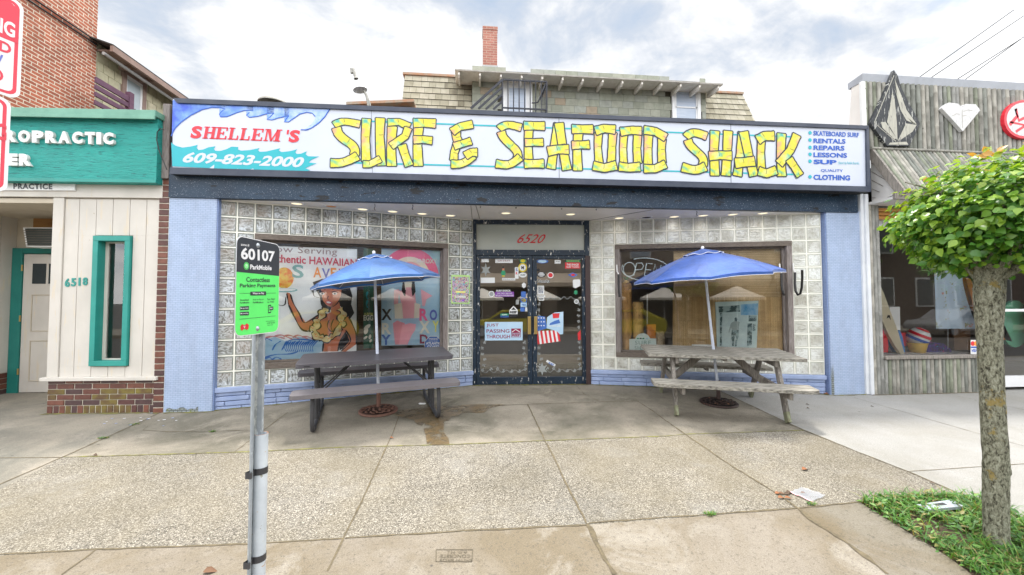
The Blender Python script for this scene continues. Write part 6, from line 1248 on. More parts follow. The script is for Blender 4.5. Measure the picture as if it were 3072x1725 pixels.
b = MB(); b.lathe([(.30, 0), (.30, .03), (.22, .09), (.10, .12), (0, .125)], (-4.25, 9, 5.62), m_lg, 24); b.lathe([(.16, -2.2), (.16, 0)], (-4.25, 9, 5.62), m_lg, 16); tag(b.build('roof_vent'), 'round grey roof vent just above the left half of the sign', 'vent')
# ---------------------------------------------------------------- bamboo clad shop on the right
m_bam = [pm('grey bamboo '+str(i), c, tuple(x*.55 for x in c), scl=5, st=(3, 3, 1), rough=.7, bump=.2, bsc=30, specks=[((.07, .07, .06), .68, 22, (1, 1, 1))]) for i, c in enumerate([(.36, .35, .31), (.25, .26, .23), (.43, .41, .36), (.27, .29, .22), (.32, .32, .30)])]
m_bamn = plain('bamboo node', (.05, .05, .045), .8)
rg = random.Random(21)
def pole(b, p, q, r_, nodes=True):
    p = Vector(p); q = Vector(q); L_ = (q-p).length; d = (q-p)/L_; mm = rg.choice(m_bam); P = [p]; rr = [r_]; t_ = rg.uniform(.05, .3)
    while t_ < L_-.03:
        P += [p+d*(t_-.012), p+d*t_, p+d*(t_+.012)]; rr += [r_, r_*1.13, r_]
        t_ += rg.uniform(.22, .40)
    b.tube(P+[q], rr+[r_], mm, 8)
    t_ = 0
bs = thing('bamboo_shop', 'shop clad in grey bamboo poles with a bamboo awning at the right', 'shop', (7.5, 6, 0))
b = MB(); x = 5.975
while x < 10.5: r_ = rg.uniform(.030, .038); pole(b, (x, FY-.02+rg.uniform(-.008, .008), 3.66), (x+rg.uniform(-.01, .01), FY-.02, 4.74), r_); x += r_*2+.013
b.box(5.95, 10.6, FY+.005, FY+.05, 3.6, 4.74, m_bamn); b.build('bamboo_parapet', bs)
b = MB(); b.prism([(5.92, FY-.03, 4.735), (5.92, FY+.20, 4.735), (5.92, FY+.20, 4.83), (5.92, FY-.05, 4.86)], (4.7, 0, 0), pm('grey roof edging', (.42, .44, .49), (.36, .38, .42), scl=5, rough=.4, bump=.1)); b.build('cap', bs, bevel=.004)
b = MB(); b.prism([(5.93, FY, 3.4), (5.93, FY+.30, 3.4), (5.93, FY+.15, 4.735), (5.93, FY, 4.735)], (.04, 0, 0), m_soffit); b.build('parapet_end', bs)
b = MB(); b.box(5.90, 5.972, FY-.045, FY+.0, 3.1, 4.735, m_white_p); b.build('corner_trim', bs, bevel=.004)
m_wtrim = pm('flaking white trim', (.70, .72, .75), (.62, .65, .70), scl=4, rough=.55, bump=.2, specks=[((.30, .28, .25), .69, 20, (1, 1, .4))])
b = MB(); b.box(5.835, 5.885, FY-.03, FY+.05, 0, 3.06, m_wtrim); b.box(5.887, 5.94, FY-.055, FY+.05, 0, 3.0, m_wtrim); b.build('jamb_trim', bs, bevel=.005)
b = MB()
for x in (5.975, 6.035, 6.095): pole(b, (x, FY-.02, 0), (x, FY-.02, 2.86), .031)
b.build('bamboo_jamb', bs)
b = MB(); x = 6.16
while x < 7.93: r_ = rg.uniform(.026, .032); pole(b, (x, FY-.02, -.02), (x, FY-.02, .505), r_); x += r_*2+.007
b.box(6.13, 7.96, FY+.01, FY+.06, -.1, .51, m_bamn); b.build('bamboo_base', bs)
b = MB(); b.box(6.125, 7.98, FY-.07, FY+.12, .515, .56, m_woodl); b.build('window_sill', bs, bevel=.004)
b = MB(); x = 6.06; y0, z0, y1, z1 = FY-.03, 3.70, 5.09, 2.93
while x < 10.5: r_ = rg.uniform(.024, .03); pole(b, (x, y0, z0), (x+rg.uniform(-.015, .015), y1, z1), r_); x += r_*2+.009
b.prism([(6.04, y0+.01, z0-.03), (10.5, y0+.01, z0-.03), (10.5, y1+.03, z1-.01), (6.04, y1+.03, z1-.01)], (0, .01, -.02), m_woodl); b.build('bamboo_awning', bs)
b = MB(); b.bar((6.035, y0+.02, z0-.03), (6.035, y1-.02, z1-.05), .035, .11, m_woodl, (0, -.5, 1)); b.tube([(6.0, FY-.06, 3.70), (10.5, FY-.06, 3.70)], .022, m_bam[0], 8); b.build('rake_board', bs)
m_sid = pm('white diagonal siding', (.60, .59, .58), (.52, .51, .50), scl=4, rough=.6)
b = MB()
b.prism([(6.055, FY, 3.62), (6.055, 5.16, 2.93), (6.055, FY, 2.86)], (.02, 0, 0), m_sid)
for i in range(5): t_ = (i+.6)/5.4; b.bar((6.052, FY-.01, 2.88+.72*t_), (6.052, FY-.36*(1-t_*.2)*t_-.02, 2.90+.70*t_*.55), .004, .006, m_greyw)
b.build('gable_siding', bs)
b = MB(); b.box(5.95, 10.5, 5.14, FY, 2.835, 2.875, m_sid); b.box(5.95, 10.5, 5.10, 5.14, 2.83, 2.92, m_woodl); b.build('awning_soffit', bs)
m_orb = pm('orange varnished bamboo', (.62, .30, .08), (.48, .22, .06), scl=5, rough=.45)
b = MB()
for z in (2.66, 2.72, 2.78): b.tube([(6.13, FY+.02, z), (8.0, FY+.02, z)], .03, m_orb, 8)
b.box(6.13, 10, FY+.06, FY+.1, 2.5, 2.84, m_white_p); b.build('header', bs)
b = MB(); b.face([(6.125, FY+.05, .56), (7.98, FY+.05, .56), (7.98, FY+.05, 2.84), (6.125, FY+.05, 2.84)], m_glass); b.build('window_pane', bs)
b = MB(); b.box(7.96, 8.06, FY-.03, FY+.08, 0, 2.84, m_woodl); b.build('corner_post', bs, bevel=.004)
b = MB(); b.box(8.07, 8.15, FY+.0, FY+.06, .05, 2.5, m_pvc); b.box(8.95, 9.03, FY, FY+.06, .05, 2.5, m_pvc); b.box(8.15, 8.95, FY+.001, FY+.06, .05, .22, m_pvc); b.box(8.15, 8.95, FY+.001, FY+.06, 1.22, 1.26, m_pvc); b.box(8.15, 8.95, FY+.001, FY+.06, 2.42, 2.5, m_pvc); dd = b.build('door', bs)
b = MB(); b.face([(8.15, FY+.03, .2), (8.95, FY+.03, .2), (8.95, FY+.03, 2.42), (8.15, FY+.03, 2.42)], m_glass); b.build('pane', dd)
b = MB(); b.box(9.03, 12, FY, FY+.1, 0, 2.84, m_sid); b.box(5.93, 12, 9.0, 9.1, 0, 4.6, m_int); b.box(5.93, 5.96, FY+.3, 9, 0, 3.4, m_int); b.box(11.9, 12, FY+.1, 9, 0, 3.6, m_int); b.box(5.93, 12, FY+.1, 9, 3.4, 3.45, m_dark); b.box(6.0, 8.05, FY+.1, 6.6, .46, .55, m_white_p); b.face([(5.96, FY+.1, .02), (12, FY+.1, .02), (12, 9, .02), (5.96, 9, .02)], m_greyw); b.build('interior_wall', bs)
# emblems on the bamboo
k6 = crop(2450, 150, 2.225); em = lambda x, y, o=-.10: pF(*k6(x, y), o)
m_blkw = pm('black brushed wood', (.03, .033, .04), (.06, .065, .07), scl=8, st=(6, 1, 1.2), rough=.7, bump=.2, specks=[((.50, .50, .47), .585, 7, (7, 1, .7))])
m_pal = pm('pale brushed wood', (.50, .49, .42), (.40, .39, .34), scl=6, st=(6, 1, 1), rough=.7, specks=[((.10, .10, .10), .63, 8, (6, 1, .7))])
b = MB(); b.prism([em(*p) for p in ((516, 133), (540, 168), (562, 245), (612, 345), (690, 490), (660, 560), (618, 640), (472, 640), (415, 562), (360, 484), (440, 320), (492, 200))], Vector((0, .05, 0)), m_blkw)
for q in (((520, 250), (548, 330), (590, 430), (640, 480), (672, 500), (600, 470), (560, 400)), ((520, 190), (560, 290), (600, 400), (668, 495), (640, 490), (585, 420), (540, 310)), ((428, 480), (462, 482), (530, 590), (520, 596), (440, 520)), ((505, 280), (520, 330), (535, 480), (540, 600), (470, 480), (490, 380)), ((560, 570), (598, 490), (668, 500), (640, 545), (560, 600)), ((490, 618), (600, 612), (612, 632), (480, 632))): b.face([em(x, y, -.103) for x, y in q], m_pal)
for L_ in (((516, 170), (385, 485), (530, 610)), ((598, 492), (545, 605)), ((455, 485), (538, 598))): b.ribbon([em(x, y, -.104) for x, y in L_], .012, (0, -1, 0), m_pal)
tag(b.build('stone_emblem', bevel=.004), 'black and grey wooden faceted stone emblem on the bamboo parapet', 'emblem')
m_wbr = pm('white brushed board', (.72, .72, .72), (.58, .58, .58), scl=8, st=(5, 1, 2), rough=.6, specks=[((.30, .27, .22), .68, 9, (4, 1, 2))])
b = MB(); b.prism([em(x, y) for x, y in ((835, 388), (850, 370), (882, 350), (945, 358), (968, 380), (992, 360), (1062, 362), (1092, 402), (1040, 465), (976, 542), (905, 462))], Vector((0, .05, 0)), m_wbr)
for L_ in (((905, 440), (935, 425), (955, 430)), ((980, 410), (1010, 400), (1040, 405)), ((975, 440), (1000, 436)), ((972, 400), (974, 520))): b.ribbon([em(x, y, -.102) for x, y in L_], .008, (0, -1, 0), plain('grey scratch', (.4, .38, .34), .7))
tag(b.build('heart_emblem', bevel=.004), 'white wooden heart emblem on the bamboo parapet', 'emblem')
b = MB(); b.prism([em(1384+132*math.cos(R(a)), 462-128*math.sin(R(a))) for a in range(0, 360, 15)], Vector((0, .05, 0)), m_redl)
b.face([em(1384+116*math.cos(R(a)), 462-112*math.sin(R(a)), -.102) for a in range(0, 360, 15)], m_wbr)
for L_, wd in ((((1290, 500), (1340, 440), (1330, 390), (1350, 470), (1440, 430)), .05), (((1290, 480), (1384, 500), (1470, 480)), .03), (((1330, 545), (1400, 500), (1460, 520)), .04)): b.ribbon([em(x, y, -.104) for x, y in L_], wd, (0, -1, 0), m_redl)
tag(b.build('round_emblem', bevel=.004), 'white round wooden emblem with a red rim at the right edge', 'emblem')
# window goods
kR = crop(2500, 600, 2.0664); rw_ = lambda x, y, o=.35: pF(*kR(x, y), o)
def slab(name, lab, cat, pts, m, o=.35, th=.03, extra=()):
    b = MB(); b.prism([rw_(x, y, o) for x, y in pts], Vector((0, th, 0)), m)
    for q, mm in extra: b.face([rw_(x, y, o-.003) for x, y in q], mm)
    return tag(b.build(name, bevel=.006), lab, cat)
m_cb = plain('cream surfboard', (.66, .58, .42), .3)
slab('surfboard', 'cream surfboard leaning in the bamboo shop window', 'surfboard', ((296, 540), (312, 575), (350, 680), (400, 810), (436, 935), (440, 962), (420, 958), (380, 900), (340, 830), (300, 740)), m_cb, .25, .05, [(((330, 735), (337, 712), (352, 715), (356, 745), (345, 728)), m_stk)])
slab('white_board', 'small white notice board behind the cream surfboard', 'board', ((350, 664), (412, 662), (416, 806), (352, 806)), m_white_p, .45)
slab('red_float', 'red float at the left corner of the bamboo shop window', 'float', ((304, 790), (330, 800), (342, 900), (340, 945), (304, 945)), m_redl, .3, .1); slab('red_float', 'red float between the blue mat and the ball', 'float', ((415, 826), (470, 820), (478, 900), (420, 908)), m_redl, .5, .1)
slab('beach_mat', 'rolled blue beach mat beside the cream surfboard', 'mat', ((362, 850), (385, 822), (412, 806), (430, 850), (446, 942), (412, 948)), pm('blue woven mat', (.06, .22, .62), (.12, .32, .70), scl=20, rough=.6), .32, .12)
p = rw_(525, 848, .42); b = MB(); rB = (rw_(577, 848, .42)-p).length
b.sphere(p, rB, m_white_p, 18); b.lathe([(rB*1.01*math.cos(t_), rB*1.01*math.sin(t_)) for t_ in (.15, .3, .45)], p, m_redl, 20, ax=(.3, -.4, 1)); b.lathe([(rB*1.01*math.cos(t_), rB*1.01*math.sin(t_)) for t_ in (-.35, -.2, -.05)], p, m_blue, 20, ax=(.3, -.4, 1)); b.lathe([(rB*1.01*math.cos(t_), rB*1.01*math.sin(t_)) for t_ in (.9, 1.1, 1.3)], p, m_redl, 20, ax=(.3, -.4, 1)); tag(b.build('ball'), 'red white and blue ball sitting in the yellow bucket', 'ball')
p = rw_(522, 950, .42); b = MB(); h = (rw_(522, 884, .42)-p).length; b.lathe([(0, 0), (rB*.62, 0), (rB*.86, h), (rB*.80, h), (rB*.58, .01)], p, plain('yellow bucket plastic', (.72, .46, .08), .4), 20); tag(b.build('bucket'), 'yellow plastic bucket under the striped ball', 'bucket')
slab('goggles_pack', 'dark pile of beach toys right of the bucket', 'toys', ((565, 900), (600, 880), (680, 890), (730, 925), (735, 948), (590, 950)), pm('mixed toys', (.10, .05, .35), (.03, .03, .05), scl=16, rough=.4, specks=[((.5, .05, .25), .6, 14, (1, 1, 1)), ((.05, .3, .6), .62, 18, (1, 1, 1))]), .4, .15)
m_tow = pm('floral towel', (.50, .62, .76), (.56, .68, .80), scl=3, rough=.7, bump=.2, bsc=10, specks=[((.34, .36, .16), .60, 8, (1, 1, 1)), ((.66, .33, .26), .62, 6, (1, 1, 1.2)), ((.72, .60, .30), .66, 9, (1, 1, 1))])
b = MB(); V = []; nx = 14
for j, (xa, xb, y) in enumerate(((625, 780, 400), (628, 790, 520), (632, 815, 620), (634, 850, 720), (638, 882, 798))):
    for i in range(nx): t_ = i/(nx-1); V.append(rw_(xa+(xb-xa)*t_, y, .30)+Vector((0, .03*math.sin(t_*17), 0)))
b.add(V, [[j*nx+i, j*nx+i+1, (j+1)*nx+i+1, (j+1)*nx+i] for j in range(4) for i in range(nx-1)], m_tow, True); tag(b.build('towel'), 'pale blue floral towel hanging in the bamboo shop window', 'towel')
b = MB(); b.prism([rw_(x, y, .03) for x, y in ((853, 868), (896, 868), (896, 955), (853, 955))], Vector((0, .005, 0)), m_white_p)
b.face([rw_(865+13*math.cos(a), 890-15*math.sin(a), .028) for a in [i*.524 for i in range(12)]], m_redl); b.face([rw_(884+12*math.cos(a), 890-15*math.sin(a), .0275) for a in [i*.524 for i in range(12)]], m_orp); b.face([rw_(x, y, .0285) for x, y in ((853, 908), (896, 908), (896, 918), (853, 918))], m_blue); b.text('VISA', rw_(857, 942, .028), rw_(893, 942, .028), rw_(857, 924, .028), m_blue, bold=.04, shear=.2); tag(b.build('card_sticker'), 'white card payment sticker on the bamboo shop pane behind the tree trunk', 'sticker')
slab('wooden_post', 'brown wooden shelf upright behind the floral towel', 'shelf', ((745, 500), (840, 500), (850, 930), (748, 930)), pm('brown shelf', (.22, .12, .06), (.15, .08, .04), scl=4, rough=.5), .6, .1)
slab('surfboard', 'orange surfboard tip behind the tree trunk', 'surfboard', ((820, 480), (850, 490), (900, 600), (1040, 735), (1112, 880), (1045, 862), (980, 830), (870, 660)), m_orp, .3, .05)
slab('bodyboard', 'pale green oval board at the right edge behind the door', 'board', [(1130+88*math.cos(R(a)), 768-146*math.sin(R(a))) for a in range(0, 360, 15)], pm('pale green foam', (.14, .50, .30), (.20, .58, .38), scl=3, rough=.4, bump=0), .3, .05)
b = MB()
for i in range(24): p = rw_(710, 795+i*5.4, .3); b.lathe([(.006, -.004), (.006, .004)], p, m_white_p, 6, ax=(0, 1, 0) if i % 2 else (1, 0, 0))
tag(b.build('chain'), 'thin chain hanging below the floral towel', 'chain')
# ---------------------------------------------------------------- street tree
TB = ground(2509*KD, 1365*KD); pT = Pl(TB, (fw.x, fw.y, 0)); tp = lambda x, y: pT(x*KD, y*KD)
tr = thing('street_tree', 'small round crowned street tree with mottled trunk at the right', 'tree', TB)
def bark():
    mt, t, bb, o = newmat('mottled bark'); n = N(t); v = n.vec((9, 9, 4.5))
    col = n.ramp(n.noise(v, 7, 8, .7, .6), [(.38, (.045, .042, .03)), (.45, (.18, .175, .12)), (.53, (.32, .32, .235)), (.64, (.48, .48, .38))])
    col = n.mix(n.ramp(n.noise(n.vec(loc=(2, 1, 0)), 7, 5, .7), [(.62, 0), (.68, .8)]), col, (.36, .26, .06)); n.L(col, bb.inputs['Base Color']); bb.inputs['Roughness'].default_value = .9; n.bump(n.noise(v, 8, 8, .75, .6), 1, bb, .03); return mt
m_bark = bark(); rt_ = random.Random(31)
cl_ = [(2507, 1372, 40), (2506, 1340, 38), (2505, 1280, 38), (2505, 1210, 39), (2506, 1160, 39), (2500, 1080, 38), (2496, 1000, 37), (2492, 920, 37), (2489, 850, 38), (2488, 790, 42), (2488, 745, 46), (2489, 712, 48), (2490, 690, 44), (2490, 665, 30), (2490, 650, 14)]
px = (tp(2508, 1200)-tp(2507, 1200)).length
P = [tp(x, y) for x, y, r_ in cl_]; rr = [r_*px*.61 for *_, r_ in cl_]
Q = []; qr = []
for i in range(len(P)-1):
    for k in range(4): Q.append(P[i].lerp(P[i+1], k/4)); qr.append((rr[i]+(rr[i+1]-rr[i])*k/4)*(1+rt_.uniform(-.025, .025)))
b = MB(); b.tube(Q, qr, m_bark, 20); b.sphere(tp(2535, 1186), .024, m_bark, 10, (.8, .8, 1.5)); b.build('trunk', tr)
cc_ = tp(2545, 550); RX, RZ = .575, .41
for i in range(13):
    a = i*2.4; r0 = tp(2488, 705)+Vector((math.cos(a)*.03, math.sin(a)*.03, 0)); e_ = cc_+Vector((math.cos(a)*RX*rt_.uniform(.45, .85), math.sin(a)*RX*rt_.uniform(.45, .85), RZ*rt_.uniform(-.35, .8)))
    m1 = r0.lerp(e_, .4)+Vector((rt_.uniform(-.06, .06), rt_.uniform(-.06, .06), .08)); b = MB(); b.tube([r0, m1, e_], [.034, .018, .006], m_bark, 7)
    for k in range(5):
        s_ = m1.lerp(e_, rt_.random()); q = s_+Vector((rt_.uniform(-.22, .22), rt_.uniform(-.22, .22), rt_.uniform(-.02, .22))); b.tube([s_, s_.lerp(q, .5)+Vector((0, 0, .02)), q], [.008, .006, .003], m_bark, 5)
    b.build('limb', tr)
def leafmat(name, c, tl=.3, rg_=.35):
    mt, t, bb, o = newmat(name); n = N(t); col = n.ramp(n.noise(n.vec(), 5, 4), [(.3, tuple(x*.7 for x in c)), (.7, c)]); n.L(col, bb.inputs['Base Color']); bb.inputs['Roughness'].default_value = rg_; bb.inputs['Specular IOR Level'].default_value = .5
    t2 = t.nodes.new('ShaderNodeBsdfTranslucent'); t2.inputs[0].default_value = (c[0]*1.6, c[1]*1.5, c[2]*.6, 1); mx_ = t.nodes.new('ShaderNodeMixShader'); mx_.inputs[0].default_value = tl; t.links.new(bb.outputs[0], mx_.inputs[1]); t.links.new(t2.outputs[0], mx_.inputs[2]); t.links.new(mx_.outputs[0], o.inputs[0]); return mt
m_lf = [leafmat('pear leaf '+str(i), c) for i, c in enumerate([(.11, .27, .035), (.07, .20, .035), (.18, .35, .045), (.28, .45, .06)])]; m_lfy = leafmat('young bronze leaf', (.50, .27, .07)); m_lfn = leafmat('new yellow green leaf', (.30, .42, .06))
def leaf(b, p, tip, nrm, L_, W_, m, cup=.12, droop=.15):
    tip = Vector(tip).normalized(); s_ = tip.cross(nrm).normalized(); n_ = s_.cross(tip); mid = [p+tip*L_*t_-n_*droop*L_*t_*t_ for t_ in (0, .25, .55, .82, 1.08)]
    ww = (0, .46, .50, .26, 0); V = [mid[0], mid[4]]+[mid[i]+s_*W_*ww[i]+n_*cup*W_*ww[i]*2 for i in (1, 2, 3)]+[mid[i]-s_*W_*ww[i]+n_*cup*W_*ww[i]*2 for i in (1, 2, 3)]+[mid[1], mid[2], mid[3]]
    b.add(V, [[0, 2, 8], [2, 3, 9, 8], [3, 4, 10, 9], [4, 1, 10], [0, 8, 5], [8, 9, 6, 5], [9, 10, 7, 6], [10, 1, 7]], m, True)
b = MB()
for i in range(9000):
    while True:
        d = Vector((rt_.gauss(0, 1), rt_.gauss(0, 1), rt_.gauss(0, 1))).normalized()
        if d.z > -.93: break
    lump = 1+.12*math.sin(d.x*5+1)*math.sin(d.y*6+d.z*5)+.06*math.sin(d.x*13+d.z*11)
    r_ = (rt_.random()**.28)*lump*rt_.uniform(.93, 1.06); p = cc_+Vector((d.x*RX*r_, d.y*RX*r_, d.z*RZ*r_ if d.z > 0 else d.z*RZ*.95*r_))
    nr = (d*.7+Vector((0, 0, .75))+Vector((rt_.gauss(0, .45), rt_.gauss(0, .45), rt_.gauss(0, .3)))).normalized(); tp_ = Vector((d.x, d.y, -.35))+Vector((rt_.gauss(0, .6), rt_.gauss(0, .6), rt_.gauss(0, .35))); tp_ = tp_-nr*tp_.dot(nr)
    if tp_.length < .05: continue
    L_ = rt_.uniform(.032, .058); top_ = r_ > .9 and d.z > .35; u_ = rt_.random()
    mm = m_lfn if (top_ and u_ < .45) else (m_lf[3] if (r_ > .85 and u_ < .35+.25*d.z) else rt_.choice(m_lf[:3]))
    leaf(b, p, tp_, nr, L_, L_*.82, mm)
for i in range(16):
    a = rt_.uniform(0, 6.28); q = rt_.uniform(.2, .85); p = cc_+Vector((math.cos(a)*RX*q, math.sin(a)*RX*q, RZ*math.sqrt(1-q*q)*1.02))
    for k in range(6): leaf(b, p+Vector((rt_.uniform(-.03, .03), rt_.uniform(-.03, .03), rt_.uniform(0, .05))), Vector((rt_.gauss(0, 1), rt_.gauss(0, 1), .8)), Vector((rt_.gauss(0, 1), rt_.gauss(0, 1), .5)).normalized(), .05, .034, m_lfy if k < 4 else m_lfn)
b.build('crown', tr)
# ---------------------------------------------------------------- weeds, litter
m_gr = [leafmat('grass blade '+str(i), c, .25, .5) for i, c in enumerate([(.07, .20, .03), (.11, .28, .04), (.17, .34, .06), (.05, .15, .03), (.30, .27, .10), (.09, .22, .05)])]
def inside(x, y, poly):
    c = False; n_ = len(poly)
    for i in range(n_):
        a, d = poly[i], poly[(i+1) % n_]
        if (a.y > y) != (d.y > y) and x < (d.x-a.x)*(y-a.y)/(d.y-a.y)+a.x: c = not c
    return c
rs = random.Random(77)
def blade(b, p, L_, m, wd=None, a=None, lean=None):
    a = rs.uniform(0, 6.28) if a is None else a; lean = rs.uniform(.5, 1.3) if lean is None else lean; h = Vector((math.cos(a), math.sin(a), 0)); s_ = Vector((-h.y, h.x, 0))*(wd or L_*.06)
    P = [p+h*L_*lean*t_*t_*.8+Z*L_*(t_-.42*lean*t_*t_) for t_ in (0, .35, .7, 1)]; V = [P[0]-s_*.7, P[0]+s_*.7, P[1]-s_, P[1]+s_, P[2]-s_*.7, P[2]+s_*.7, P[3]]
    b.add(V, [[0, 1, 3, 2], [2, 3, 5, 4], [4, 5, 6]], m, True)
b = MB(); xs = [p.x for p in bed]; ys = [p.y for p in bed]; bare = gp(cC, 1880, 1130); ut = gp(cC, 1890, 985)
k = 0
while k < 9000:
    x, y = rs.uniform(min(xs), 4.3), rs.uniform(1.5, max(ys))
    if not inside(x, y, bed): continue
    q = Vector((x, y, gz(y)-.01)); dB = (q-bare).length
    if dB < .16 and rs.random() < .8: continue
    if (q-TB).length < .1 or (q-ut).length < .10: continue
    k += 1; u_ = rs.random()
    if u_ < .5: blade(b, q, rs.uniform(.05, .15), rs.choice(m_gr), rs.uniform(.002, .0045))
    else:
        a = rs.uniform(0, 6.28); L_ = rs.uniform(.025, .055); leaf(b, q+Z*rs.uniform(.01, .05), Vector((math.cos(a), math.sin(a), rs.uniform(-.1, .7))), Vector((rs.gauss(0, .35), rs.gauss(0, .35), 1)).normalized(), L_, L_*rs.uniform(.25, .45), rs.choice(m_gr))
tag(b.build('weeds'), 'green grass and weeds growing round the street tree', 'grass', None, 'stuff')
for f, x, y, s_, lab, nn in ((cC, 300, 1028, .045, 'weed tuft in the joint of the beige slabs', 60), (cA, 725, 388, .05, 'flat weed in the joint left of the parking sign', 46), (cA, 1497, 342, .035, 'small weed in the crack near the sign post', 30), (cA, 950, 290, .06, 'thin weed along the joint in front of the clinic', 30), (cC, 1005, 958, .04, 'weed in the joint beside the plastic bag', 40)):
    p = gp(f, x, y); b = MB()
    for i in range(nn):
        a = rs.uniform(0, 6.28); q = p+Vector((math.cos(a), math.sin(a)*.5, 0))*s_*rs.random()
        if i % 2: blade(b, q, rs.uniform(.02, .045), rs.choice(m_gr), .002, lean=1.2)
        else: leaf(b, q+Z*.004, Vector((math.cos(a), math.sin(a), .5)), Vector((rs.gauss(0, .4), rs.gauss(0, .4), 1)).normalized(), .022, .008, rs.choice(m_gr))
    tag(b.build('weed'), lab, 'weed', 'weeds in the pavement joints')
m_dry = [plain('dry leaf '+str(i), c, .8) for i, c in enumerate([(.26, .11, .05), (.15, .08, .045), (.09, .06, .04)])]
def dry(f, x, y, L_, lab, m=0, n=1, name='dry_leaf'):
    b = MB(); p = gp(f, x, y)
    for i in range(n):
        q = p+(Vector((rs.uniform(-.18, .18), rs.uniform(-.05, .05), 0)) if n > 1 else Vector()); a = rs.uniform(-.6, .3)
        leaf(b, q+Z*.008, Vector((math.cos(a), math.sin(a), .15)), Vector((rs.gauss(0, .3), -.3, 1)).normalized(), L_, L_*.55, m_dry[m if n == 1 else i % 3], .35, .3)
    return tag(b.build(name), lab, 'leaf')
dry(cC, 940, 722, .07, 'curled orange brown leaf on the grey slab'); dry(cB, 392, 497, .04, 'small orange leaf on the joint before the resin table'); dry(cA, 1425, 1335, .07, 'tan seed pod at the lower edge beside the sign post', 1); dry(cC, 1830, 812, .035, 'small dark leaf at the edge of the pale slab', 2)
dry(cC, 1085, 188, .05, 'heap of dry leaves at the foot of the right pillar', 0, 34, 'leaf_litter'); dry(cC, 965, 265, .04, 'dark dry leaf on the pale slab beside the wooden table', 2); dry(cC, 972, 292, .04, 'second dark scrap on the pale slab nearer the street', 2); dry(cC, 1415, 278, .035, 'dark leaf on the pale slab near the clad shop', 2); dry(cC, 800, 905, .05, 'brown twig litter beside the clear plastic bag', 0, 7, 'leaf_litter'); dry(cA, 655, 508, .05, 'dark curled leaf on the pavement before the clinic', 2)
b = MB(); V = []; c4 = [gp(cC, *p) for p in ((860, 880), (935, 842), (1105, 900), (1015, 945))]
for j in range(6):
    for i in range(8): u_, v_ = i/7, j/5; p = c4[0].lerp(c4[3], u_).lerp(c4[1].lerp(c4[2], u_), v_); V.append(p+Z*(.006+rs.uniform(0, .012)))
mt, t, bb, o = newmat('clear plastic film'); bb.inputs['Base Color'].default_value = (.42, .44, .48, 1); bb.inputs['Roughness'].default_value = .2; bb.inputs['Alpha'].default_value = .5
b.add(V, [[j*8+i, j*8+i+1, (j+1)*8+i+1, (j+1)*8+i] for j in range(5) for i in range(7)], mt, True); b.ribbon([V[i]+Z*.002 for i in range(8)], .012, (0, 0, 1), m_pinkl); tag(b.build('plastic_bag'), 'crumpled clear plastic bag with a red seal lying on the slab', 'bag')
b = MB(); q4 = [gp(cC, *p)+Z*.035 for p in ((1735, 990), (1975, 955), (2075, 1000), (1830, 1025))]; b.prism(q4, (0, 0, -.02), pm('grey cover plate', (.40, .45, .50), (.30, .34, .38), scl=9, rough=.5)); n_ = Vector((0, 0, .0015))
b.face([q4[0].lerp(q4[1], .35).lerp(q4[3].lerp(q4[2], .35), .25)+n_, q4[0].lerp(q4[1], .65).lerp(q4[3].lerp(q4[2], .65), .25)+n_, q4[0].lerp(q4[1], .65).lerp(q4[3].lerp(q4[2], .65), .6)+n_, q4[0].lerp(q4[1], .35).lerp(q4[3].lerp(q4[2], .35), .6)+n_], m_steel); tag(b.build('utility_cover', bevel=.003), 'grey utility cover plate lying in the weeds beside the tree', 'cover')
p = gp(cB, 630, 262); b = MB()
for i in range(5): b.sphere(p+Vector((rs.uniform(-.05, .05), rs.uniform(-.02, .02), .012)), .02, m_white_p, 8, (1.4, 1, .6))
tag(b.build('crumpled_napkin'), 'crumpled white napkin by the right legs of the resin table', 'napkin')
b = MB()
for i in range(16): p = gp(cA, 700+rs.uniform(0, 560), 230+rs.uniform(-25, 70)*.6+(30 if i % 3 else -5)); p.z = gz(p.y)+.004; s_ = rs.uniform(.008, .02); b.face([p+Vector((s_*math.cos(a+i), s_*.8*math.sin(a+i), 0)) for a in (0, 1.2, 2.4, 3.9, 5)], m_signw if i % 2 else m_peri)
tag(b.build('paint_chips'), 'flakes of blue and white paint on the pavement by the clinic', 'paint flakes', None, 'stuff')
b = MB(); m_st = plain('stamped groove', (.10, .085, .06), .9)
for t_, x0, x1, y0, y1 in (('SMITH BROS', 965, 740, 1332, 1352), ('CONCRETE', 950, 745, 1302, 1324), ('A.C. N.J.', 930, 790, 1276, 1295)): b.text(t_, gp(cB, x0, y0, .004), gp(cB, x1, y0, .004), gp(cB, x0, y1, .004), m_st)
for q in (((715, 1268), (968, 1268)), ((968, 1268), (962, 1352)), ((962, 1352), (712, 1350)), ((712, 1350), (715, 1268))): b.ribbon([gp(cB, *q[0], .004), gp(cB, *q[1], .004)], .005, GN, m_st)
tag(b.build('pavement_stamp'), kind='structure')
for i, (p0, p1) in enumerate((((680, 185), (940, 0)), ((755, 190), (1040, 0)), ((930, 200), (1230, 10)), ((980, 205), (1262, 0)))):
    pw_ = Pl((0, 9, 0), (0, 1, 0)); a, c = pw_(*k6(*p0)), pw_(*k6(*p1)); d = c-a; b = MB(); b.tube([a-d*.6+Vector((0, 0, .0)), a, c, c+d*1.5], .012, m_black, 5); tag(b.build('overhead_wire'), ['uppermost overhead wire above the bamboo parapet', 'second overhead wire from the left above the bamboo parapet', 'third overhead wire from the left above the bamboo parapet', 'lowest overhead wire, rightmost above the bamboo parapet'][i], 'wire', 'overhead wires')
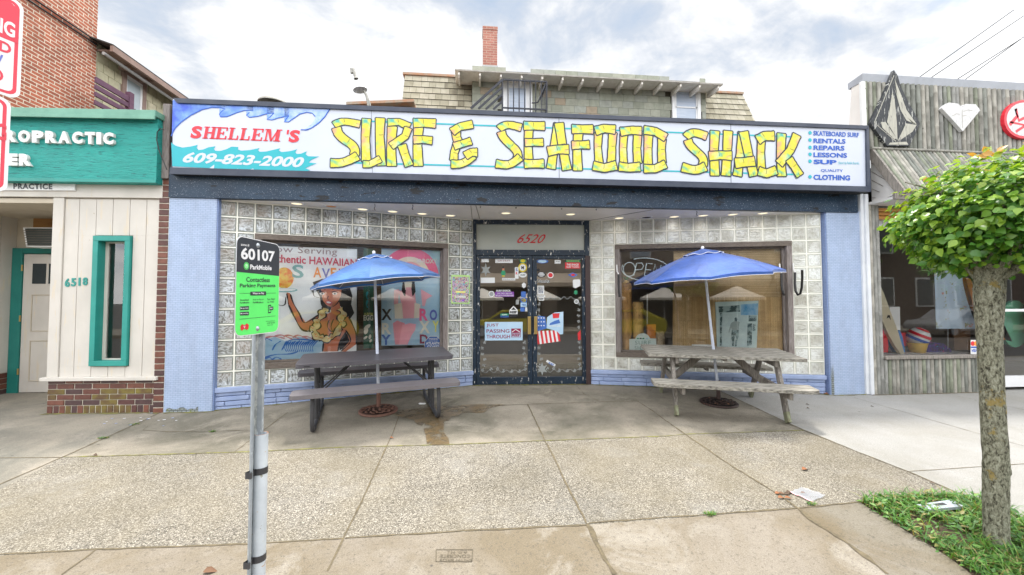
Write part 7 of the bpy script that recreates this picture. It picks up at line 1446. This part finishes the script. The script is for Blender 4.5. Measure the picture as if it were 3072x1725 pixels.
# ---------------------------------------------------------------- the far side of the street, seen in the glass
m_tan = pm('tan stucco', (.36, .31, .27), (.31, .265, .23), scl=2, rough=.9); m_awn = pm('cream awning', (.42, .36, .29), (.36, .30, .24), scl=2, rough=.8)
m_cg2 = plain('dim window glass', (.08, .10, .11), .1)
ob = thing('cafe_building', 'tan two storey cafe across the street with cream awning', 'building', (0, -14, -.3))
b = MB(); b.box(-14, 16, -20, -14, -.4, 6.7, m_tan); b.build('wall', ob)
b = MB(); b.prism([(-13, -14, 3.3), (-13, -12.3, 2.6), (-13, -12.3, 2.35), (-13, -14, 2.35)], (28, 0, 0), m_awn); b.build('awning', ob)
for x in range(-12, 14, 4):
    b = MB(); b.box(x, x+1.3, -14.02, -13.95, 4.2, 6.3, m_pvc); o = b.build('window', ob); b = MB(); b.box(x+.1, x+1.2, -13.94, -13.92, 4.3, 6.2, m_blind); b.build('pane', o)
    b = MB(); b.box(x-.4, x+2.6, -14.0, -13.96, -.1, 2.3, m_dark); b.build('shopfront', ob)
bk = thing('brick_building', 'dark red brick building across the street beyond the cafe', 'building', (33, -14, -.4)); m_dbk = brickmat('dark red brick', (.10, .07, .06), (.07, .05, .045), (.15, .13, .11), .21, .07, .008)
b = MB(); b.box(17, 50, -22, -13.5, -.4, 11, m_dbk); b.build('brick_wall', bk)
for x in range(18, 48, 3):
    for z in (1.0, 4.6, 8.0): b = MB(); b.box(x, x+1.4, -13.52, -13.45, z, z+2.0, m_pvc); o = b.build('window', bk); b = MB(); b.box(x+.12, x+1.28, -13.44, -13.42, z+.12, z+1.88, m_cg2); b.build('pane', o)
b = MB(); b.box(-30, 50, -14, -9.2, -.5, -.25, m_clin); tag(b.build('far_sidewalk'), kind='structure')
m_canv = plain('white canvas', (.72, .68, .62), .8)
for i, x in enumerate((-5.5, -1.2, 2.2, 5.8)):
    u = thing('patio_umbrella', ['white cafe umbrella farthest left across the street', 'white cafe umbrella behind the yellow car', 'white cafe umbrella right of the yellow car', 'white cafe umbrella farthest right across the street'][i], 'umbrella', (x, -11, -.25), 'white cafe umbrellas across the street')
    b = MB(); b.lathe([(.02, 2.45), (1.3, 1.85), (1.3, 1.72)], (x, -11, -.25), m_canv, 8, smooth=False); b.build('canopy', u); b = MB(); b.tube([(x, -11, -.25), (x, -11, 2.2)], .025, m_white_p, 8); b.build('pole', u)
m_car = plain('yellow car paint', (.50, .44, .03), .2); m_cg = plain('dark car glass', (.03, .04, .05), .05)
def parked_car(label, X0, paint):
    car = thing('parked_car', label, 'car', (X0+2.1, -7.6, -.42)); cx0 = X0
    prof = [(0, .35), (.02, .62), (.25, .80), (1.05, .90), (1.75, 1.36), (3.05, 1.42), (3.75, 1.05), (4.1, .92), (4.2, .6), (4.15, .32)]
    b = MB(); b.prism([(cx0+x, -6.75, z-.42) for x, z in prof], (0, -1.65, 0), paint); b.build('body', car, bevel=.06)
    b = MB(); b.prism([(cx0+x, -6.74, z-.42) for x, z in ((1.25, .95), (1.85, 1.30), (2.95, 1.34), (3.5, 1.02))], (0, -1.67, 0), m_cg); b.build('window', car)
    for x in (.8, 3.35):
        for y in (-6.76, -8.4):
            b = MB(); b.lathe([(.02, -.1), (.33, -.1), (.34, 0), (.33, .1), (.2, .1)], (cx0+x, y, -.10), m_black, 20, ax=(0, 1, 0)); o = b.build('wheel', car); b = MB(); b.lathe([(0, .1), (.2, .105)], (cx0+x, y, -.10), m_galv, 12, ax=(0, 1, 0)); b.build('rim', o)
parked_car('yellow hatchback parked across the street', -1.7, m_car); parked_car('dark blue hatchback parked across the street', 16.5, plain('dark blue car paint', (.02, .03, .06), .2)); parked_car('silver hatchback parked across the street', 23, plain('silver car paint', (.45, .46, .48), .25, .5))
for x, r_ in ((9.5, 1.8), (-9.5, 2.0), (21, 1.7), (29, 2.1)):
    t = thing('street_tree', {9.5: 'leafy tree across the street, right of the cafe umbrellas', -9.5: 'leafy tree across the street, left of the cafe umbrellas', 21: 'leafy tree across the street before the brick building, nearer the cafe', 29: 'leafy tree across the street before the brick building, farther from the cafe'}[x], 'tree', (x, -10, -.25)); b = MB(); b.tube([(x, -10, -.25), (x, -10, 3)], [.15, .1], m_bark, 8); b.build('trunk', t); b = MB()
    for i in range(900):
        d = Vector((rs.gauss(0, 1), rs.gauss(0, 1), rs.gauss(0, 1))).normalized(); leaf(b, Vector((x, -10, 4))+d*r_*rs.random()**.35, Vector((rs.gauss(0, 1), rs.gauss(0, 1), -.3)), d, .28, .2, rs.choice(m_lf[:3]))
    b.build('crown', t)
